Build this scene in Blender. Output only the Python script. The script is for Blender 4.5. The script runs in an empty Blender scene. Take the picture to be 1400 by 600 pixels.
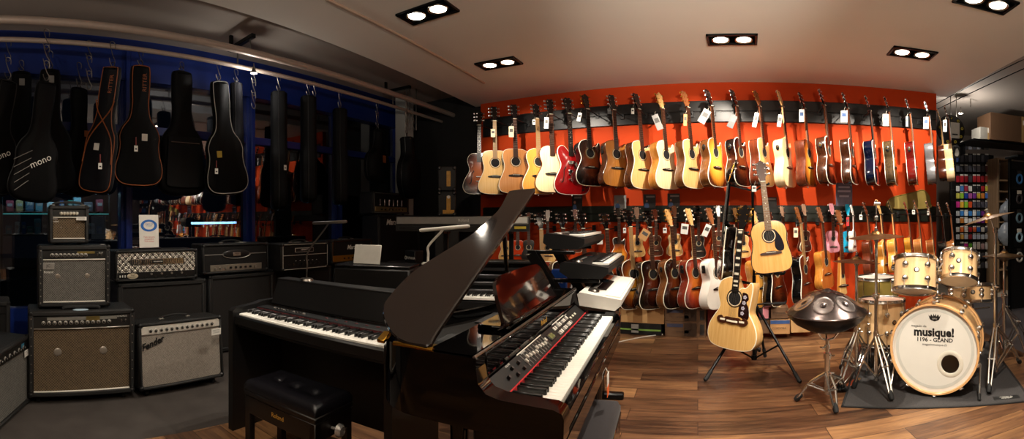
import bpy, math, random
from math import sin, cos, tan, atan2, radians as R, pi as PI, sqrt, hypot
from mathutils import Vector, Matrix, Euler
random.seed(7)
SC = bpy.context.scene
COL = SC.collection
EYE = 1.3
F = 630.0      # pixels per radian of the photograph's cylinder
CX = 1020.0    # the guitar wall's normal
HY = 300.0

def ang(px): return (px - CX) / F
def P(px, py, d):
    a = ang(px)
    return Vector((d*sin(a), d*cos(a), EYE + d*(HY-py)/F))
def onz(px, py, z=0.0): return P(px, py, (EYE-z)*F/(py-HY))
def atY(px, py, Y): return P(px, py, Y/cos(ang(px)))
TN = R(-95.0)
WN = Vector((sin(TN), cos(TN), 0)); WL = Vector((-WN.y, WN.x, 0)) * -1.0   # outward normal of the window wall, and along it
if WL.y < 0: WL = -WL
def win(off, t, z=0.0):
    v = WN*off + WL*t
    return Vector((v.x, v.y, z))
def atoff(px, py, off): return P(px, py, off/cos(ang(px)-TN))
WROT = R(95.0)

# ---------------------------------------------------------------- materials
def lin(c):
    if isinstance(c, str):
        c = c.lstrip('#'); c = [int(c[i:i+2], 16)/255 for i in (0, 2, 4)]
        c = [x/12.92 if x <= .04045 else ((x+.055)/1.055)**2.4 for x in c]
    return (c[0], c[1], c[2], 1.0)
MATS = {}
def newmat(name):
    m = bpy.data.materials.new(name); m.use_nodes = True
    nt = m.node_tree; b = nt.nodes['Principled BSDF']
    return m, nt, b
def N(nt, t, **kw):
    n = nt.nodes.new(t)
    for k, v in kw.items():
        if k.startswith('i_'): n.inputs[k[2:].replace('_', ' ')].default_value = v
        else: setattr(n, k, v)
    return n
def pm(name, col, rough=.5, metal=0.0, var=.12, vs=18.0, bump=0.0, bs=200.0, coat=0.0, spec=.5, sheen=0.0, alpha=None):
    """a plain material with a little procedural noise in colour and relief"""
    if name in MATS: return MATS[name]
    m, nt, b = newmat(name); L = nt.links.new
    c = lin(col)
    tc = N(nt, 'ShaderNodeTexCoord')
    no = N(nt, 'ShaderNodeTexNoise'); no.inputs['Scale'].default_value = vs; no.inputs['Detail'].default_value = 3
    L(tc.outputs['Object'], no.inputs['Vector'])
    mx = N(nt, 'ShaderNodeMix', data_type='RGBA')
    mx.inputs[6].default_value = tuple(x*(1-var) for x in c[:3])+(1,); mx.inputs[7].default_value = tuple(min(1, x*(1+var)) for x in c[:3])+(1,)
    L(no.outputs['Fac'], mx.inputs[0]); L(mx.outputs[2], b.inputs['Base Color'])
    b.inputs['Roughness'].default_value = rough; b.inputs['Metallic'].default_value = metal
    b.inputs['Coat Weight'].default_value = coat; b.inputs['Coat Roughness'].default_value = .06
    b.inputs['Specular IOR Level'].default_value = spec
    if sheen: b.inputs['Sheen Weight'].default_value = sheen
    if bump:
        n2 = N(nt, 'ShaderNodeTexNoise'); n2.inputs['Scale'].default_value = bs; n2.inputs['Detail'].default_value = 2
        L(tc.outputs['Object'], n2.inputs['Vector'])
        bp = N(nt, 'ShaderNodeBump'); bp.inputs['Strength'].default_value = bump; bp.inputs['Distance'].default_value = .004
        L(n2.outputs['Fac'], bp.inputs['Height']); L(bp.outputs['Normal'], b.inputs['Normal'])
    MATS[name] = m
    return m
def wood(name, c1, c2, rough=.3, axis='z', scale=40.0, coat=.4):
    """straight-grained lacquered wood, grain along the given axis"""
    if name in MATS: return MATS[name]
    m, nt, b = newmat(name); L = nt.links.new
    tc = N(nt, 'ShaderNodeTexCoord'); mp = N(nt, 'ShaderNodeMapping')
    s = {'z': (1, 1, .06), 'x': (.06, 1, 1), 'y': (1, .06, 1)}[axis]
    mp.inputs['Scale'].default_value = s
    L(tc.outputs['Object'], mp.inputs['Vector'])
    no = N(nt, 'ShaderNodeTexNoise'); no.inputs['Scale'].default_value = scale; no.inputs['Detail'].default_value = 5; no.inputs['Roughness'].default_value = .6
    L(mp.outputs[0], no.inputs['Vector'])
    cr = N(nt, 'ShaderNodeValToRGB'); e = cr.color_ramp.elements
    e[0].position = .3; e[0].color = lin(c1); e[1].position = .7; e[1].color = lin(c2)
    L(no.outputs['Fac'], cr.inputs[0]); L(cr.outputs[0], b.inputs['Base Color'])
    b.inputs['Roughness'].default_value = rough; b.inputs['Coat Weight'].default_value = coat; b.inputs['Coat Roughness'].default_value = .08
    MATS[name] = m
    return m
def burst(name, inner, mid, outer, zc, rx, rz, rough=.2, p1=.45, p2=.95):
    """a sunburst finish: the lacquer's own colour bands from the middle of the top to its edge"""
    if name in MATS: return MATS[name]
    m, nt, b = newmat(name); L = nt.links.new
    tc = N(nt, 'ShaderNodeTexCoord'); mp = N(nt, 'ShaderNodeMapping')
    mp.inputs['Location'].default_value = (0, 0, -zc/rz); mp.inputs['Scale'].default_value = (1/rx, 0, 1/rz)
    L(tc.outputs['Object'], mp.inputs['Vector'])
    ln = N(nt, 'ShaderNodeVectorMath', operation='LENGTH'); L(mp.outputs[0], ln.inputs[0])
    no = N(nt, 'ShaderNodeTexNoise'); no.inputs['Scale'].default_value = 30
    mq = N(nt, 'ShaderNodeMapping'); mq.inputs['Scale'].default_value = (1, 1, .05); L(tc.outputs['Object'], mq.inputs[0]); L(mq.outputs[0], no.inputs['Vector'])
    ad = N(nt, 'ShaderNodeMath', operation='MULTIPLY_ADD'); ad.inputs[1].default_value = .12; L(no.outputs['Fac'], ad.inputs[0]); L(ln.outputs['Value'], ad.inputs[2])
    cr = N(nt, 'ShaderNodeValToRGB'); e = cr.color_ramp.elements
    e[0].position = .25; e[0].color = lin(inner); e[1].position = p2; e[1].color = lin(outer)
    x = e.new(p1+.2); x.color = lin(mid)
    L(ad.outputs[0], cr.inputs[0]); L(cr.outputs[0], b.inputs['Base Color'])
    b.inputs['Roughness'].default_value = rough; b.inputs['Coat Weight'].default_value = .5; b.inputs['Coat Roughness'].default_value = .06
    MATS[name] = m
    return m
def weave(name, c1, c2, s=300.0, rough=.8):
    """speaker cloth: a fine two-tone basket weave with a coarse irregularity"""
    if name in MATS: return MATS[name]
    m, nt, b = newmat(name); L = nt.links.new
    tc = N(nt, 'ShaderNodeTexCoord')
    mp = N(nt, 'ShaderNodeMapping'); mp.inputs['Scale'].default_value = (1, .01, 1); mp.inputs['Location'].default_value = (.0013, .37, .0013); L(tc.outputs['Object'], mp.inputs[0])
    ch = N(nt, 'ShaderNodeTexChecker'); ch.inputs['Scale'].default_value = s; L(mp.outputs[0], ch.inputs['Vector'])
    no = N(nt, 'ShaderNodeTexNoise'); no.inputs['Scale'].default_value = s*.5; L(tc.outputs['Object'], no.inputs['Vector'])
    mu = N(nt, 'ShaderNodeMath', operation='MULTIPLY_ADD'); mu.inputs[1].default_value = .5; L(ch.outputs['Fac'], mu.inputs[0])
    m2 = N(nt, 'ShaderNodeMath', operation='MULTIPLY'); m2.inputs[1].default_value = .5; L(no.outputs['Fac'], m2.inputs[0]); L(m2.outputs[0], mu.inputs[2])
    mx = N(nt, 'ShaderNodeMix', data_type='RGBA'); mx.inputs[6].default_value = lin(c1); mx.inputs[7].default_value = lin(c2)
    L(mu.outputs[0], mx.inputs[0]); L(mx.outputs[2], b.inputs['Base Color'])
    bp = N(nt, 'ShaderNodeBump'); bp.inputs['Strength'].default_value = .3; bp.inputs['Distance'].default_value = .002
    L(mu.outputs[0], bp.inputs['Height']); L(bp.outputs[0], b.inputs['Normal'])
    b.inputs['Roughness'].default_value = rough; b.inputs['Specular IOR Level'].default_value = .3
    MATS[name] = m
    return m
def emit(name, col, strength):
    if name in MATS: return MATS[name]
    m, nt, b = newmat(name)
    b.inputs['Base Color'].default_value = lin(col); b.inputs['Emission Color'].default_value = lin(col); b.inputs['Emission Strength'].default_value = strength
    MATS[name] = m
    return m

# ---------------------------------------------------------------- mesh building
class MB:
    def __init__(s): s.v = []; s.f = []; s.m = []
    def add(s, vs, fs, mat=0, M=None):
        o = len(s.v)
        if M is not None: vs = [M @ Vector(p) for p in vs]
        s.v.extend(tuple(p) for p in vs)
        for k, f in enumerate(fs):
            s.f.append([o+i for i in f]); s.m.append(mat[k] if isinstance(mat, (list, tuple)) else mat)
        return s
    def box(s, c, d, bev=0.0, mat=0, M=None, rz=0.0):
        hx, hy, hz = d[0]/2, d[1]/2, d[2]/2
        T = Matrix.Translation(Vector(c)) @ Matrix.Rotation(rz, 4, 'Z')
        if M is not None: T = M @ T
        b = min(bev, hx*.95, hy*.95, hz*.95)
        if b <= 0:
            vs = [(x*hx, y*hy, z*hz) for x in (-1, 1) for y in (-1, 1) for z in (-1, 1)]
            return s.add(vs, [(0,1,3,2),(4,6,7,5),(0,4,5,1),(2,3,7,6),(0,2,6,4),(1,5,7,3)], mat, T)
        vs = []; ix = {}
        for x in (-1, 1):
            for y in (-1, 1):
                for z in (-1, 1):
                    for a in range(3):
                        q = [x*(hx-b), y*(hy-b), z*(hz-b)]; q[a] = (x, y, z)[a]*(hx, hy, hz)[a]
                        ix[x, y, z, a] = len(vs); vs.append(q)
        fs = []
        for a in range(3):
            u, w = (a+1) % 3, (a+2) % 3
            for g in (-1, 1):
                ring = []
                for (p, q) in ((-1,-1),(1,-1),(1,1),(-1,1)):
                    k = [0,0,0]; k[a] = g; k[u] = p; k[w] = q; ring.append(ix[k[0],k[1],k[2],a])
                fs.append(ring if g > 0 else ring[::-1])
        for a in range(3):           # edges along axis a
            u, w = (a+1) % 3, (a+2) % 3
            for p in (-1, 1):
                for q in (-1, 1):
                    k0 = [0,0,0]; k1 = [0,0,0]
                    k0[a] = -1; k1[a] = 1; k0[u] = k1[u] = p; k0[w] = k1[w] = q
                    r = [ix[(*k0, u)], ix[(*k1, u)], ix[(*k1, w)], ix[(*k0, w)]]
                    fs.append(r if p*q < 0 else r[::-1])
        for x in (-1, 1):
            for y in (-1, 1):
                for z in (-1, 1):
                    r = [ix[x,y,z,0], ix[x,y,z,1], ix[x,y,z,2]]
                    fs.append(r if x*y*z > 0 else r[::-1])
        return s.add(vs, fs, mat, T)
    def tube(s, pts, r, n=8, mat=0, M=None, closed=False, caps=True):
        pts = [Vector(p) for p in pts]; k = len(pts)
        rs = r if isinstance(r, (list, tuple)) else [r]*k
        vs = []; fs = []; up = None
        for i, p in enumerate(pts):
            a = pts[i-1] if (i > 0 or closed) else p
            b = pts[(i+1) % k] if (i < k-1 or closed) else p
            t = (b-a)
            t = t.normalized() if t.length > 1e-9 else Vector((0,0,1))
            if up is None:
                up = t.orthogonal().normalized()
            else:
                up = up - t*up.dot(t)
                up = up.normalized() if up.length > 1e-6 else t.orthogonal().normalized()
            w = t.cross(up)
            for j in range(n):
                g = 2*PI*j/n; vs.append(p + (up*cos(g) + w*sin(g))*rs[i])
        for i in range(k if closed else k-1):
            i2 = (i+1) % k
            for j in range(n):
                j2 = (j+1) % n; fs.append((i*n+j, i*n+j2, i2*n+j2, i2*n+j))
        if caps and not closed:
            fs.append(tuple(range(n))[::-1]); fs.append(tuple((k-1)*n+j for j in range(n)))
        return s.add(vs, fs, mat, M)
    def cyl(s, p0, p1, r0, r1=None, n=12, mat=0, M=None): return s.tube([p0, p1], [r0, r0 if r1 is None else r1], n, mat, M)
    def lathe(s, prof, n=32, mat=0, M=None):
        vs = []; fs = []; mm = []; k = len(prof)
        for (r, z) in prof:
            for j in range(n):
                g = 2*PI*j/n; vs.append((r*cos(g), r*sin(g), z))
        for i in range(k-1):
            for j in range(n):
                j2 = (j+1) % n
                fs.append((i*n+j, i*n+j2, (i+1)*n+j2, (i+1)*n+j)); mm.append(mat[i] if isinstance(mat, (list, tuple)) else mat)
        return s.add(vs, fs, mm, M)
    def disc(s, r, z=0.0, n=32, mat=0, M=None, r0=0.0):
        if r0: return s.lathe([(r, z), (r0, z)], n, mat, M)
        return s.add([(r*cos(2*PI*j/n), r*sin(2*PI*j/n), z) for j in range(n)], [tuple(range(n))], mat, M)
    def prism(s, poly, y0, y1, mat=0, M=None, mside=None):
        """polygon in the xz plane (counter-clockwise seen from -y) extruded from y0 (front) to y1"""
        n = len(poly)
        vs = [(x, y0, z) for x, z in poly] + [(x, y1, z) for x, z in poly]
        ms = mat if mside is None else mside
        fs = [tuple(range(n)), tuple(range(2*n-1, n-1, -1))] + [(i, n+i, n+(i+1) % n, (i+1) % n) for i in range(n)]
        return s.add(vs, fs, [mat, ms] + [ms]*n, M)
    def ball(s, c, r, n=12, mat=0, M=None, sc=(1,1,1)):
        vs = []; fs = []; k = max(4, n//2)
        for i in range(1, k):
            t = PI*i/k
            for j in range(n):
                g = 2*PI*j/n; vs.append((c[0]+r*sc[0]*sin(t)*cos(g), c[1]+r*sc[1]*sin(t)*sin(g), c[2]+r*sc[2]*cos(t)))
        for i in range(k-2):
            for j in range(n):
                j2 = (j+1) % n; fs.append((i*n+j, (i+1)*n+j, (i+1)*n+j2, i*n+j2))
        a = len(vs); vs.append((c[0], c[1], c[2]+r*sc[2])); vs.append((c[0], c[1], c[2]-r*sc[2]))
        for j in range(n):
            j2 = (j+1) % n; fs.append((a, j, j2)); fs.append((a+1, (k-2)*n+j2, (k-2)*n+j))
        return s.add(vs, fs, mat, M)
    def mesh(s, name, mats, sharp=38):
        me = bpy.data.meshes.new(name); me.from_pydata(s.v, [], s.f)
        for m in (mats if isinstance(mats, (list, tuple)) else [mats]): me.materials.append(m)
        me.polygons.foreach_set('material_index', s.m)
        me.polygons.foreach_set('use_smooth', [True]*len(s.f))
        me.update()
        if sharp is not None: me.set_sharp_from_angle(angle=R(sharp))
        return me
    def build(s, name, mats, parent=None, loc=(0,0,0), rot=(0,0,0), sharp=38):
        return put(name, s.mesh(name, mats, sharp), parent, loc, rot)
def put(name, me, parent=None, loc=(0,0,0), rot=(0,0,0)):
    o = bpy.data.objects.new(name, me); COL.objects.link(o)
    o.location = loc; o.rotation_euler = rot
    if parent is not None: o.parent = parent
    return o
def tag(o, label, cat, group=None, kind=None):
    o['label'] = label; o['category'] = cat
    if group: o['group'] = group
    if kind: o['kind'] = kind
    return o
def thing(name, label, cat, loc=(0,0,0), rz=0.0, group=None, M=None):
    o = bpy.data.objects.new(name, None); COL.objects.link(o); o.empty_display_size = .05
    o.location = loc; o.rotation_euler = (0, 0, rz)
    if M is not None: o.matrix_world = M
    return tag(o, label, cat, group)
def struct(name, mb, mats, label=None, sharp=38):
    o = mb.build(name, mats, None, sharp=sharp); o['kind'] = 'structure'
    if label: o['label'] = label
    return o
FONTS = {}
def text(body, size, mat, parent, loc, rot=(PI/2, 0, 0), name='lettering', ext=.0006, align='CENTER', shear=0.0, sx=1.0, offset=0.0):
    c = bpy.data.curves.new(name, 'FONT'); c.body = body; c.size = size; c.extrude = ext; c.align_x = align; c.align_y = 'CENTER'; c.shear = shear; c.offset = offset
    c.materials.append(mat); c.resolution_u = 2
    o = put(name, c, parent, loc, rot); o.scale = (sx, 1, 1)
    return o
def spline(pts, n=6, closed=True):
    """Catmull-Rom through 2-D or 3-D points"""
    k = len(pts); out = []
    rng = range(k) if closed else range(k-1)
    for i in rng:
        g = lambda j: pts[j % k] if closed else pts[max(0, min(k-1, j))]
        p0, p1, p2, p3 = g(i-1), g(i), g(i+1), g(i+2)
        for q in range(n):
            t = q/n
            out.append(tuple(.5*((2*b) + (c-a)*t + (2*a-5*b+4*c-d)*t*t + (-a+3*b-3*c+d)*t**3) for a, b, c, d in zip(p0, p1, p2, p3)))
    if not closed: out.append(tuple(pts[-1]))
    return out
def inset(poly, d):
    n = len(poly); out = []
    A = sum(poly[i][0]*poly[(i+1) % n][1]-poly[(i+1) % n][0]*poly[i][1] for i in range(n))
    sg = 1 if A > 0 else -1
    for i in range(n):
        a, b, c = poly[i-1], poly[i], poly[(i+1) % n]
        tx, tz = c[0]-a[0], c[1]-a[1]; l = hypot(tx, tz) or 1
        out.append((b[0]-sg*tz/l*d, b[1]+sg*tx/l*d))
    return out
def rrect(w, h, r, n=4):
    o = []
    for cx, cz, a0 in ((w/2-r, h/2-r, 0), (-w/2+r, h/2-r, 90), (-w/2+r, -h/2+r, 180), (w/2-r, -h/2+r, 270)):
        for i in range(n+1):
            a = R(a0+90*i/n); o.append((cx+r*cos(a), cz+r*sin(a)))
    return o
# common materials
BLACK = pm('black_plastic', '#0b0b0c', .42, var=.2)
GLOSS = pm('black_lacquer', '#050404', .035, var=.1, coat=.2, spec=.35)
TOLEX = pm('black_tolex', '#121110', .55, bump=.6, bs=420)
METALB = pm('black_metal', '#0e0e0f', .35, metal=.6)
CHROME = pm('chrome', '#dcdad5', .2, metal=1.0, var=.05)
STEEL = pm('steel', '#8d8780', .3, metal=1.0)
GOLD = pm('gold_metal', '#b98a35', .25, metal=1.0)
WHITE = pm('white_card', '#d9d6ce', .55, var=.04)
IVORY = pm('ivory_plastic', '#ebe3cf', .3, var=.04)
EBONY = pm('ebony', '#140f0c', .4)
ROSEW = wood('rosewood', '#2a150c', '#3f2213', .45, coat=.0)
RUBBER = pm('rubber', '#0c0c0c', .75)
PRINTW = pm('white_print', '#dcdad2', .5, var=.02)
PRINTK = pm('black_print', '#0b0b0b', .5, var=.02)
PRINTG = pm('gold_print', '#d7a545', .4, metal=.4, var=.02)
GREYW = pm('grey_paint', '#77736e', .6, var=.05)
# ================================================================ camera
cd = bpy.data.cameras.new('camera'); cam = bpy.data.objects.new('camera', cd); COL.objects.link(cam)
cd.type = 'PANO'; cd.panorama_type = 'CENTRAL_CYLINDRICAL'
cd.central_cylindrical_range_u_min = -700/F; cd.central_cylindrical_range_u_max = 700/F
cd.central_cylindrical_range_v_min = -300/F; cd.central_cylindrical_range_v_max = 300/F
cd.central_cylindrical_radius = 1.0
cd.clip_start = .01
cam.location = (0, 0, EYE); cam.rotation_euler = (PI/2, 0, -ang(700))
SC.camera = cam
SC.view_settings.view_transform = 'Standard'; SC.view_settings.look = 'None'; SC.view_settings.gamma = 1; SC.view_settings.use_curve_mapping = False
SC.view_settings.exposure = 0.0
SC.cycles.use_denoising = True
SC.cycles.max_bounces = 8; SC.cycles.diffuse_bounces = 5; SC.cycles.glossy_bounces = 4; SC.cycles.transparent_max_bounces = 6
SC.cycles.sample_clamp_indirect = 8.0
w = bpy.data.worlds.new('night'); SC.world = w; w.use_nodes = True
w.node_tree.nodes['Background'].inputs[0].default_value = (.35, .45, .8, 1); w.node_tree.nodes['Background'].inputs[1].default_value = .004

# ================================================================ room shell
CEIL = 2.94; WALLY = 5.5
def planks():
    m, nt, b = newmat('oak_planks'); L = nt.links.new
    tc = N(nt, 'ShaderNodeTexCoord'); mp = N(nt, 'ShaderNodeMapping'); mp.inputs['Rotation'].default_value = (0, 0, R(-6))
    L(tc.outputs['Object'], mp.inputs[0])
    br = N(nt, 'ShaderNodeTexBrick'); br.offset = .37; br.inputs['Scale'].default_value = 1.0
    br.inputs['Brick Width'].default_value = 1.25; br.inputs['Row Height'].default_value = .185; br.inputs['Mortar Size'].default_value = .0025; br.inputs['Bias'].default_value = 0
    br.inputs['Color1'].default_value = (.0, .0, .0, 1); br.inputs['Color2'].default_value = (1, 1, 1, 1); br.inputs['Mortar'].default_value = (.3, .3, .3, 1)
    L(mp.outputs[0], br.inputs['Vector'])
    st = N(nt, 'ShaderNodeMapping'); st.inputs['Scale'].default_value = (.9, 9, 1); L(mp.outputs[0], st.inputs[0])
    # each board its own grain: shift the noise by the board's random tone
    of = N(nt, 'ShaderNodeVectorMath', operation='ADD'); sc = N(nt, 'ShaderNodeVectorMath', operation='SCALE'); sc.inputs['Scale'].default_value = 7.0
    L(br.outputs['Color'], sc.inputs[0]); L(st.outputs[0], of.inputs[0]); L(sc.outputs[0], of.inputs[1])
    no = N(nt, 'ShaderNodeTexNoise'); no.inputs['Scale'].default_value = 2.6; no.inputs['Detail'].default_value = 7; no.inputs['Roughness'].default_value = .65; no.inputs['Distortion'].default_value = .6
    L(of.outputs[0], no.inputs['Vector'])
    ad = N(nt, 'ShaderNodeMath', operation='MULTIPLY_ADD'); ad.inputs[1].default_value = .43
    L(br.outputs['Color'], ad.inputs[0]); sb = N(nt, 'ShaderNodeMath', operation='SUBTRACT'); sb.inputs[1].default_value = .21; L(no.outputs['Fac'], sb.inputs[0]); L(sb.outputs[0], ad.inputs[2])
    cr = N(nt, 'ShaderNodeValToRGB'); e = cr.color_ramp.elements
    e[0].position = .22; e[0].color = lin('#2c1a10'); e[1].position = .8; e[1].color = lin('#8f6843')
    x = e.new(.5); x.color = lin('#5f402a')
    L(ad.outputs[0], cr.inputs[0])
    mx = N(nt, 'ShaderNodeMix', data_type='RGBA'); mx.inputs[7].default_value = lin('#24140b')
    L(br.outputs['Fac'], mx.inputs[0]); L(cr.outputs[0], mx.inputs[6]); L(mx.outputs[2], b.inputs['Base Color'])
    b.inputs['Roughness'].default_value = .38
    bp = N(nt, 'ShaderNodeBump'); bp.inputs['Strength'].default_value = .15; bp.inputs['Distance'].default_value = .002; L(no.outputs['Fac'], bp.inputs['Height']); L(bp.outputs[0], b.inputs['Normal'])
    return m
OAK = planks()
CARPET = pm('grey_carpet', '#423d3a', .95, var=.35, vs=5, bump=.5, bs=300, spec=.1)
SLATE = pm('dark_grey_vinyl', '#4a4648', .6, var=.12)
PALE = pm('pale_stone', '#b9ab98', .6, var=.2, vs=8)
CEILM = pm('ceiling_paint', '#e4ddd2', .85, var=.05, vs=1.2)
CEILG = pm('upper_ceiling_paint', '#a1958a', .9, var=.06, vs=1.5)
def redwall():
    m = pm('red_paint', '#b83b0d', .75, var=.06, vs=3, bump=.1, bs=90, spec=.2)
    return m
RED = redwall()
NAVY = pm('blue_frame_paint', '#0b2468', .35, var=.08)
DARKW = pm('charcoal_paint', '#1a1817', .8)
WARMG = pm('warm_grey_paint', '#8a7b70', .85, var=.08, vs=3)
def slab(mb, pts, z0, z1, mat=0):
    n = len(pts)
    mb.add([(x, y, z1) for x, y in pts]+[(x, y, z0) for x, y in pts], [tuple(range(n)), tuple(range(2*n-1, n-1, -1))]+[(i, n+i, n+(i+1) % n, (i+1) % n) for i in range(n)], mat)
    return mb
cA, cB = (-2.58, -2.6), (-3.0, 5.5)      # where carpet meets planks
struct('floor', slab(MB(), [(-2.50, -2.6), (2.55, -2.6), (2.55, 4.0), (2.75, 5.6), (-3.0, 5.6), (-2.68, 1.8)], -.05, 0), OAK, 'dark oak plank floor')
struct('floor_carpet', slab(MB(), [(-6, -2.6), (-2.50, -2.6), (-2.68, 1.8), (-3.0, 5.6), (-6, 5.6)], -.05, 0), CARPET, 'grey carpet under the amplifiers')
struct('floor_aisle', slab(MB(), [(2.55, -2.6), (8, -2.6), (8, 6.6), (2.9, 6.6), (2.75, 5.6), (2.55, 4.0)], -.05, 0), SLATE, 'dark grey floor of the aisle')
struct('floor_far', slab(MB(), [(2.9, 6.6), (8, 6.6), (8, 12), (2.9, 12)], -.05, 0), PALE, 'pale floor at the far end')
struct('ceiling', slab(MB(), [(-3.02, -2.6), (2.62, -2.6), (2.62, WALLY+.1), (-3.72, WALLY+.1), (-3.02, -.2)], CEIL, CEIL+.26), CEILM, 'lowered warm ceiling with recessed lights')
struct('ceiling_upper', slab(MB(), [(-6, -2.6), (8, -2.6), (8, 12), (-6, 12)], CEIL+.26, CEIL+.3), CEILG, 'upper grey ceiling')
struct('wall_back', MB().box((-.58, WALLY+.05, CEIL/2), (5.98, .1, CEIL)), RED, 'red painted wall behind the guitars')
struct('wall_corner', MB().box((-4.8, WALLY+.3, 1.6), (2.4, .1, 3.2)), DARKW, 'dark wall in the corner by the windows')
struct('wall_front', MB().box((1, -2.65, 1.6), (14, .1, 3.2)), WARMG, 'warm grey wall behind the camera')
struct('wall_right', MB().box((8.05, 4.7, 1.6), (.1, 14.7, 3.2)), WARMG, 'grey wall beyond the aisle')
struct('wall_far', MB().box((5.5, 9.3, 1.6), (6.2, .1, 3.2)), WARMG, 'grey wall at the far end of the aisle')
struct('wall_divider', MB().box((2.47, 7.75, 1.6), (.1, 3.0, 3.2)), DARKW, 'back of the guitar wall along the aisle')
# thin trim joint on the ceiling
a, b = onz(446, -2, CEIL), onz(662, 113, CEIL)
mid = (a+b)/2; dv = b-a
struct('trim_1', MB().box((mid.x, mid.y, CEIL-.006), (dv.length, .03, .02), .004, rz=atan2(dv.y, dv.x)), pm('trim_paint', '#b8a08c', .6), 'thin joint strip on the ceiling')

# ---- slatwall rails
RAIL = pm('slatwall_black', '#1d1b1a', .32, metal=.3, var=.3, vs=2)
def rail(name, z0, z1, x0, x1, m):
    mb = MB(); h = (z1-z0)
    for k in range(2):
        mb.box(((x0+x1)/2, WALLY-.012, z0+h*(.24+.5*k)), (x1-x0, .024, h*.46), .004)
    mb.box(((x0+x1)/2, WALLY-.006, (z0+z1)/2), (x1-x0, .012, h))
    return struct(name, mb, m, 'black slatwall rail')
rail('trim_2', 2.46, 2.72, -3.52, 2.40, RAIL)
rail('trim_3', 1.27, 1.47, -3.52, 2.40, pm('slatwall_green', '#23261f', .32, metal=.3, var=.3, vs=2))

# ---- windows: posts, header, transom, panes
OFFW = 4.7
def wbox(mb, t, z, dt, dn, dz, off=OFFW, mat=0, bev=.004):
    p = win(off, t, z)
    return mb.box(p, (dt, dn, dz), bev, mat, rz=atan2(WL.y, WL.x))
posts = [-1.6, -.05, 1.51, 3.07, 4.54, 5.9]
for k, t in enumerate(posts):
    struct(f'trim_{4+k}', wbox(wbox(MB(), t, 1.55, .13, .10, 3.1), t, 1.55, .05, .16, 3.1, OFFW-.03), NAVY, 'blue upright between the shop windows')
struct('trim_10', wbox(MB(), 2.1, 3.0, 8.4, .12, .46, OFFW-.02), NAVY, 'blue header above the shop windows')
struct('trim_11', wbox(MB(), 2.1, 2.26, 8.4, .08, .09), NAVY, 'blue transom across the shop windows')
struct('trim_12', wbox(MB(), 2.1, .2, 8.4, .1, .4), NAVY, 'blue sill panel below the shop windows')
def glassmat():
    m, nt, b = newmat('night_glass'); L = nt.links.new
    nt.nodes.remove(b); out = nt.nodes['Material Output']
    tr = N(nt, 'ShaderNodeBsdfTransparent'); tr.inputs[0].default_value = (.75, .8, .85, 1)
    gl = N(nt, 'ShaderNodeBsdfGlossy'); gl.inputs['Roughness'].default_value = .0; gl.inputs['Color'].default_value = (.9, .93, 1, 1)
    fr = N(nt, 'ShaderNodeFresnel'); fr.inputs['IOR'].default_value = 1.9
    ad = N(nt, 'ShaderNodeMath', operation='MULTIPLY_ADD'); ad.inputs[1].default_value = 1.2; ad.inputs[2].default_value = .12; ad.use_clamp = True
    L(fr.outputs[0], ad.inputs[0])
    mx = N(nt, 'ShaderNodeMixShader'); L(ad.outputs[0], mx.inputs[0]); L(tr.outputs[0], mx.inputs[1]); L(gl.outputs[0], mx.inputs[2]); L(mx.outputs[0], out.inputs[0])
    return m
GLASS = glassmat()
for k in range(5):
    t0, t1 = posts[k]+.07, posts[k+1]-.07
    struct(f'window_{k+1}', wbox(MB(), (t0+t1)/2, 1.6, t1-t0, .012, 2.5, OFFW+.02, bev=0), GLASS, 'dark night window pane mirroring the shop')
# street side: a dark forecourt
struct('ground_outside', slab(MB(), [tuple(win(OFFW+.1, -6)[:2]), tuple(win(OFFW+.1, 12)[:2]), tuple(win(OFFW+12, 12)[:2]), tuple(win(OFFW+12, -6)[:2])], -.2, -.1), pm('asphalt', '#171717', .9))
# pale pillar in the window line
pp = atoff(553, 300, 4.35)
struct('column_1', MB().box((pp.x, pp.y, 1.6), (.22, .2, 3.2), .01, rz=WROT), pm('pillar_paint', '#b0afa8', .7, var=.06, vs=4), 'pale grey pillar')
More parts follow.
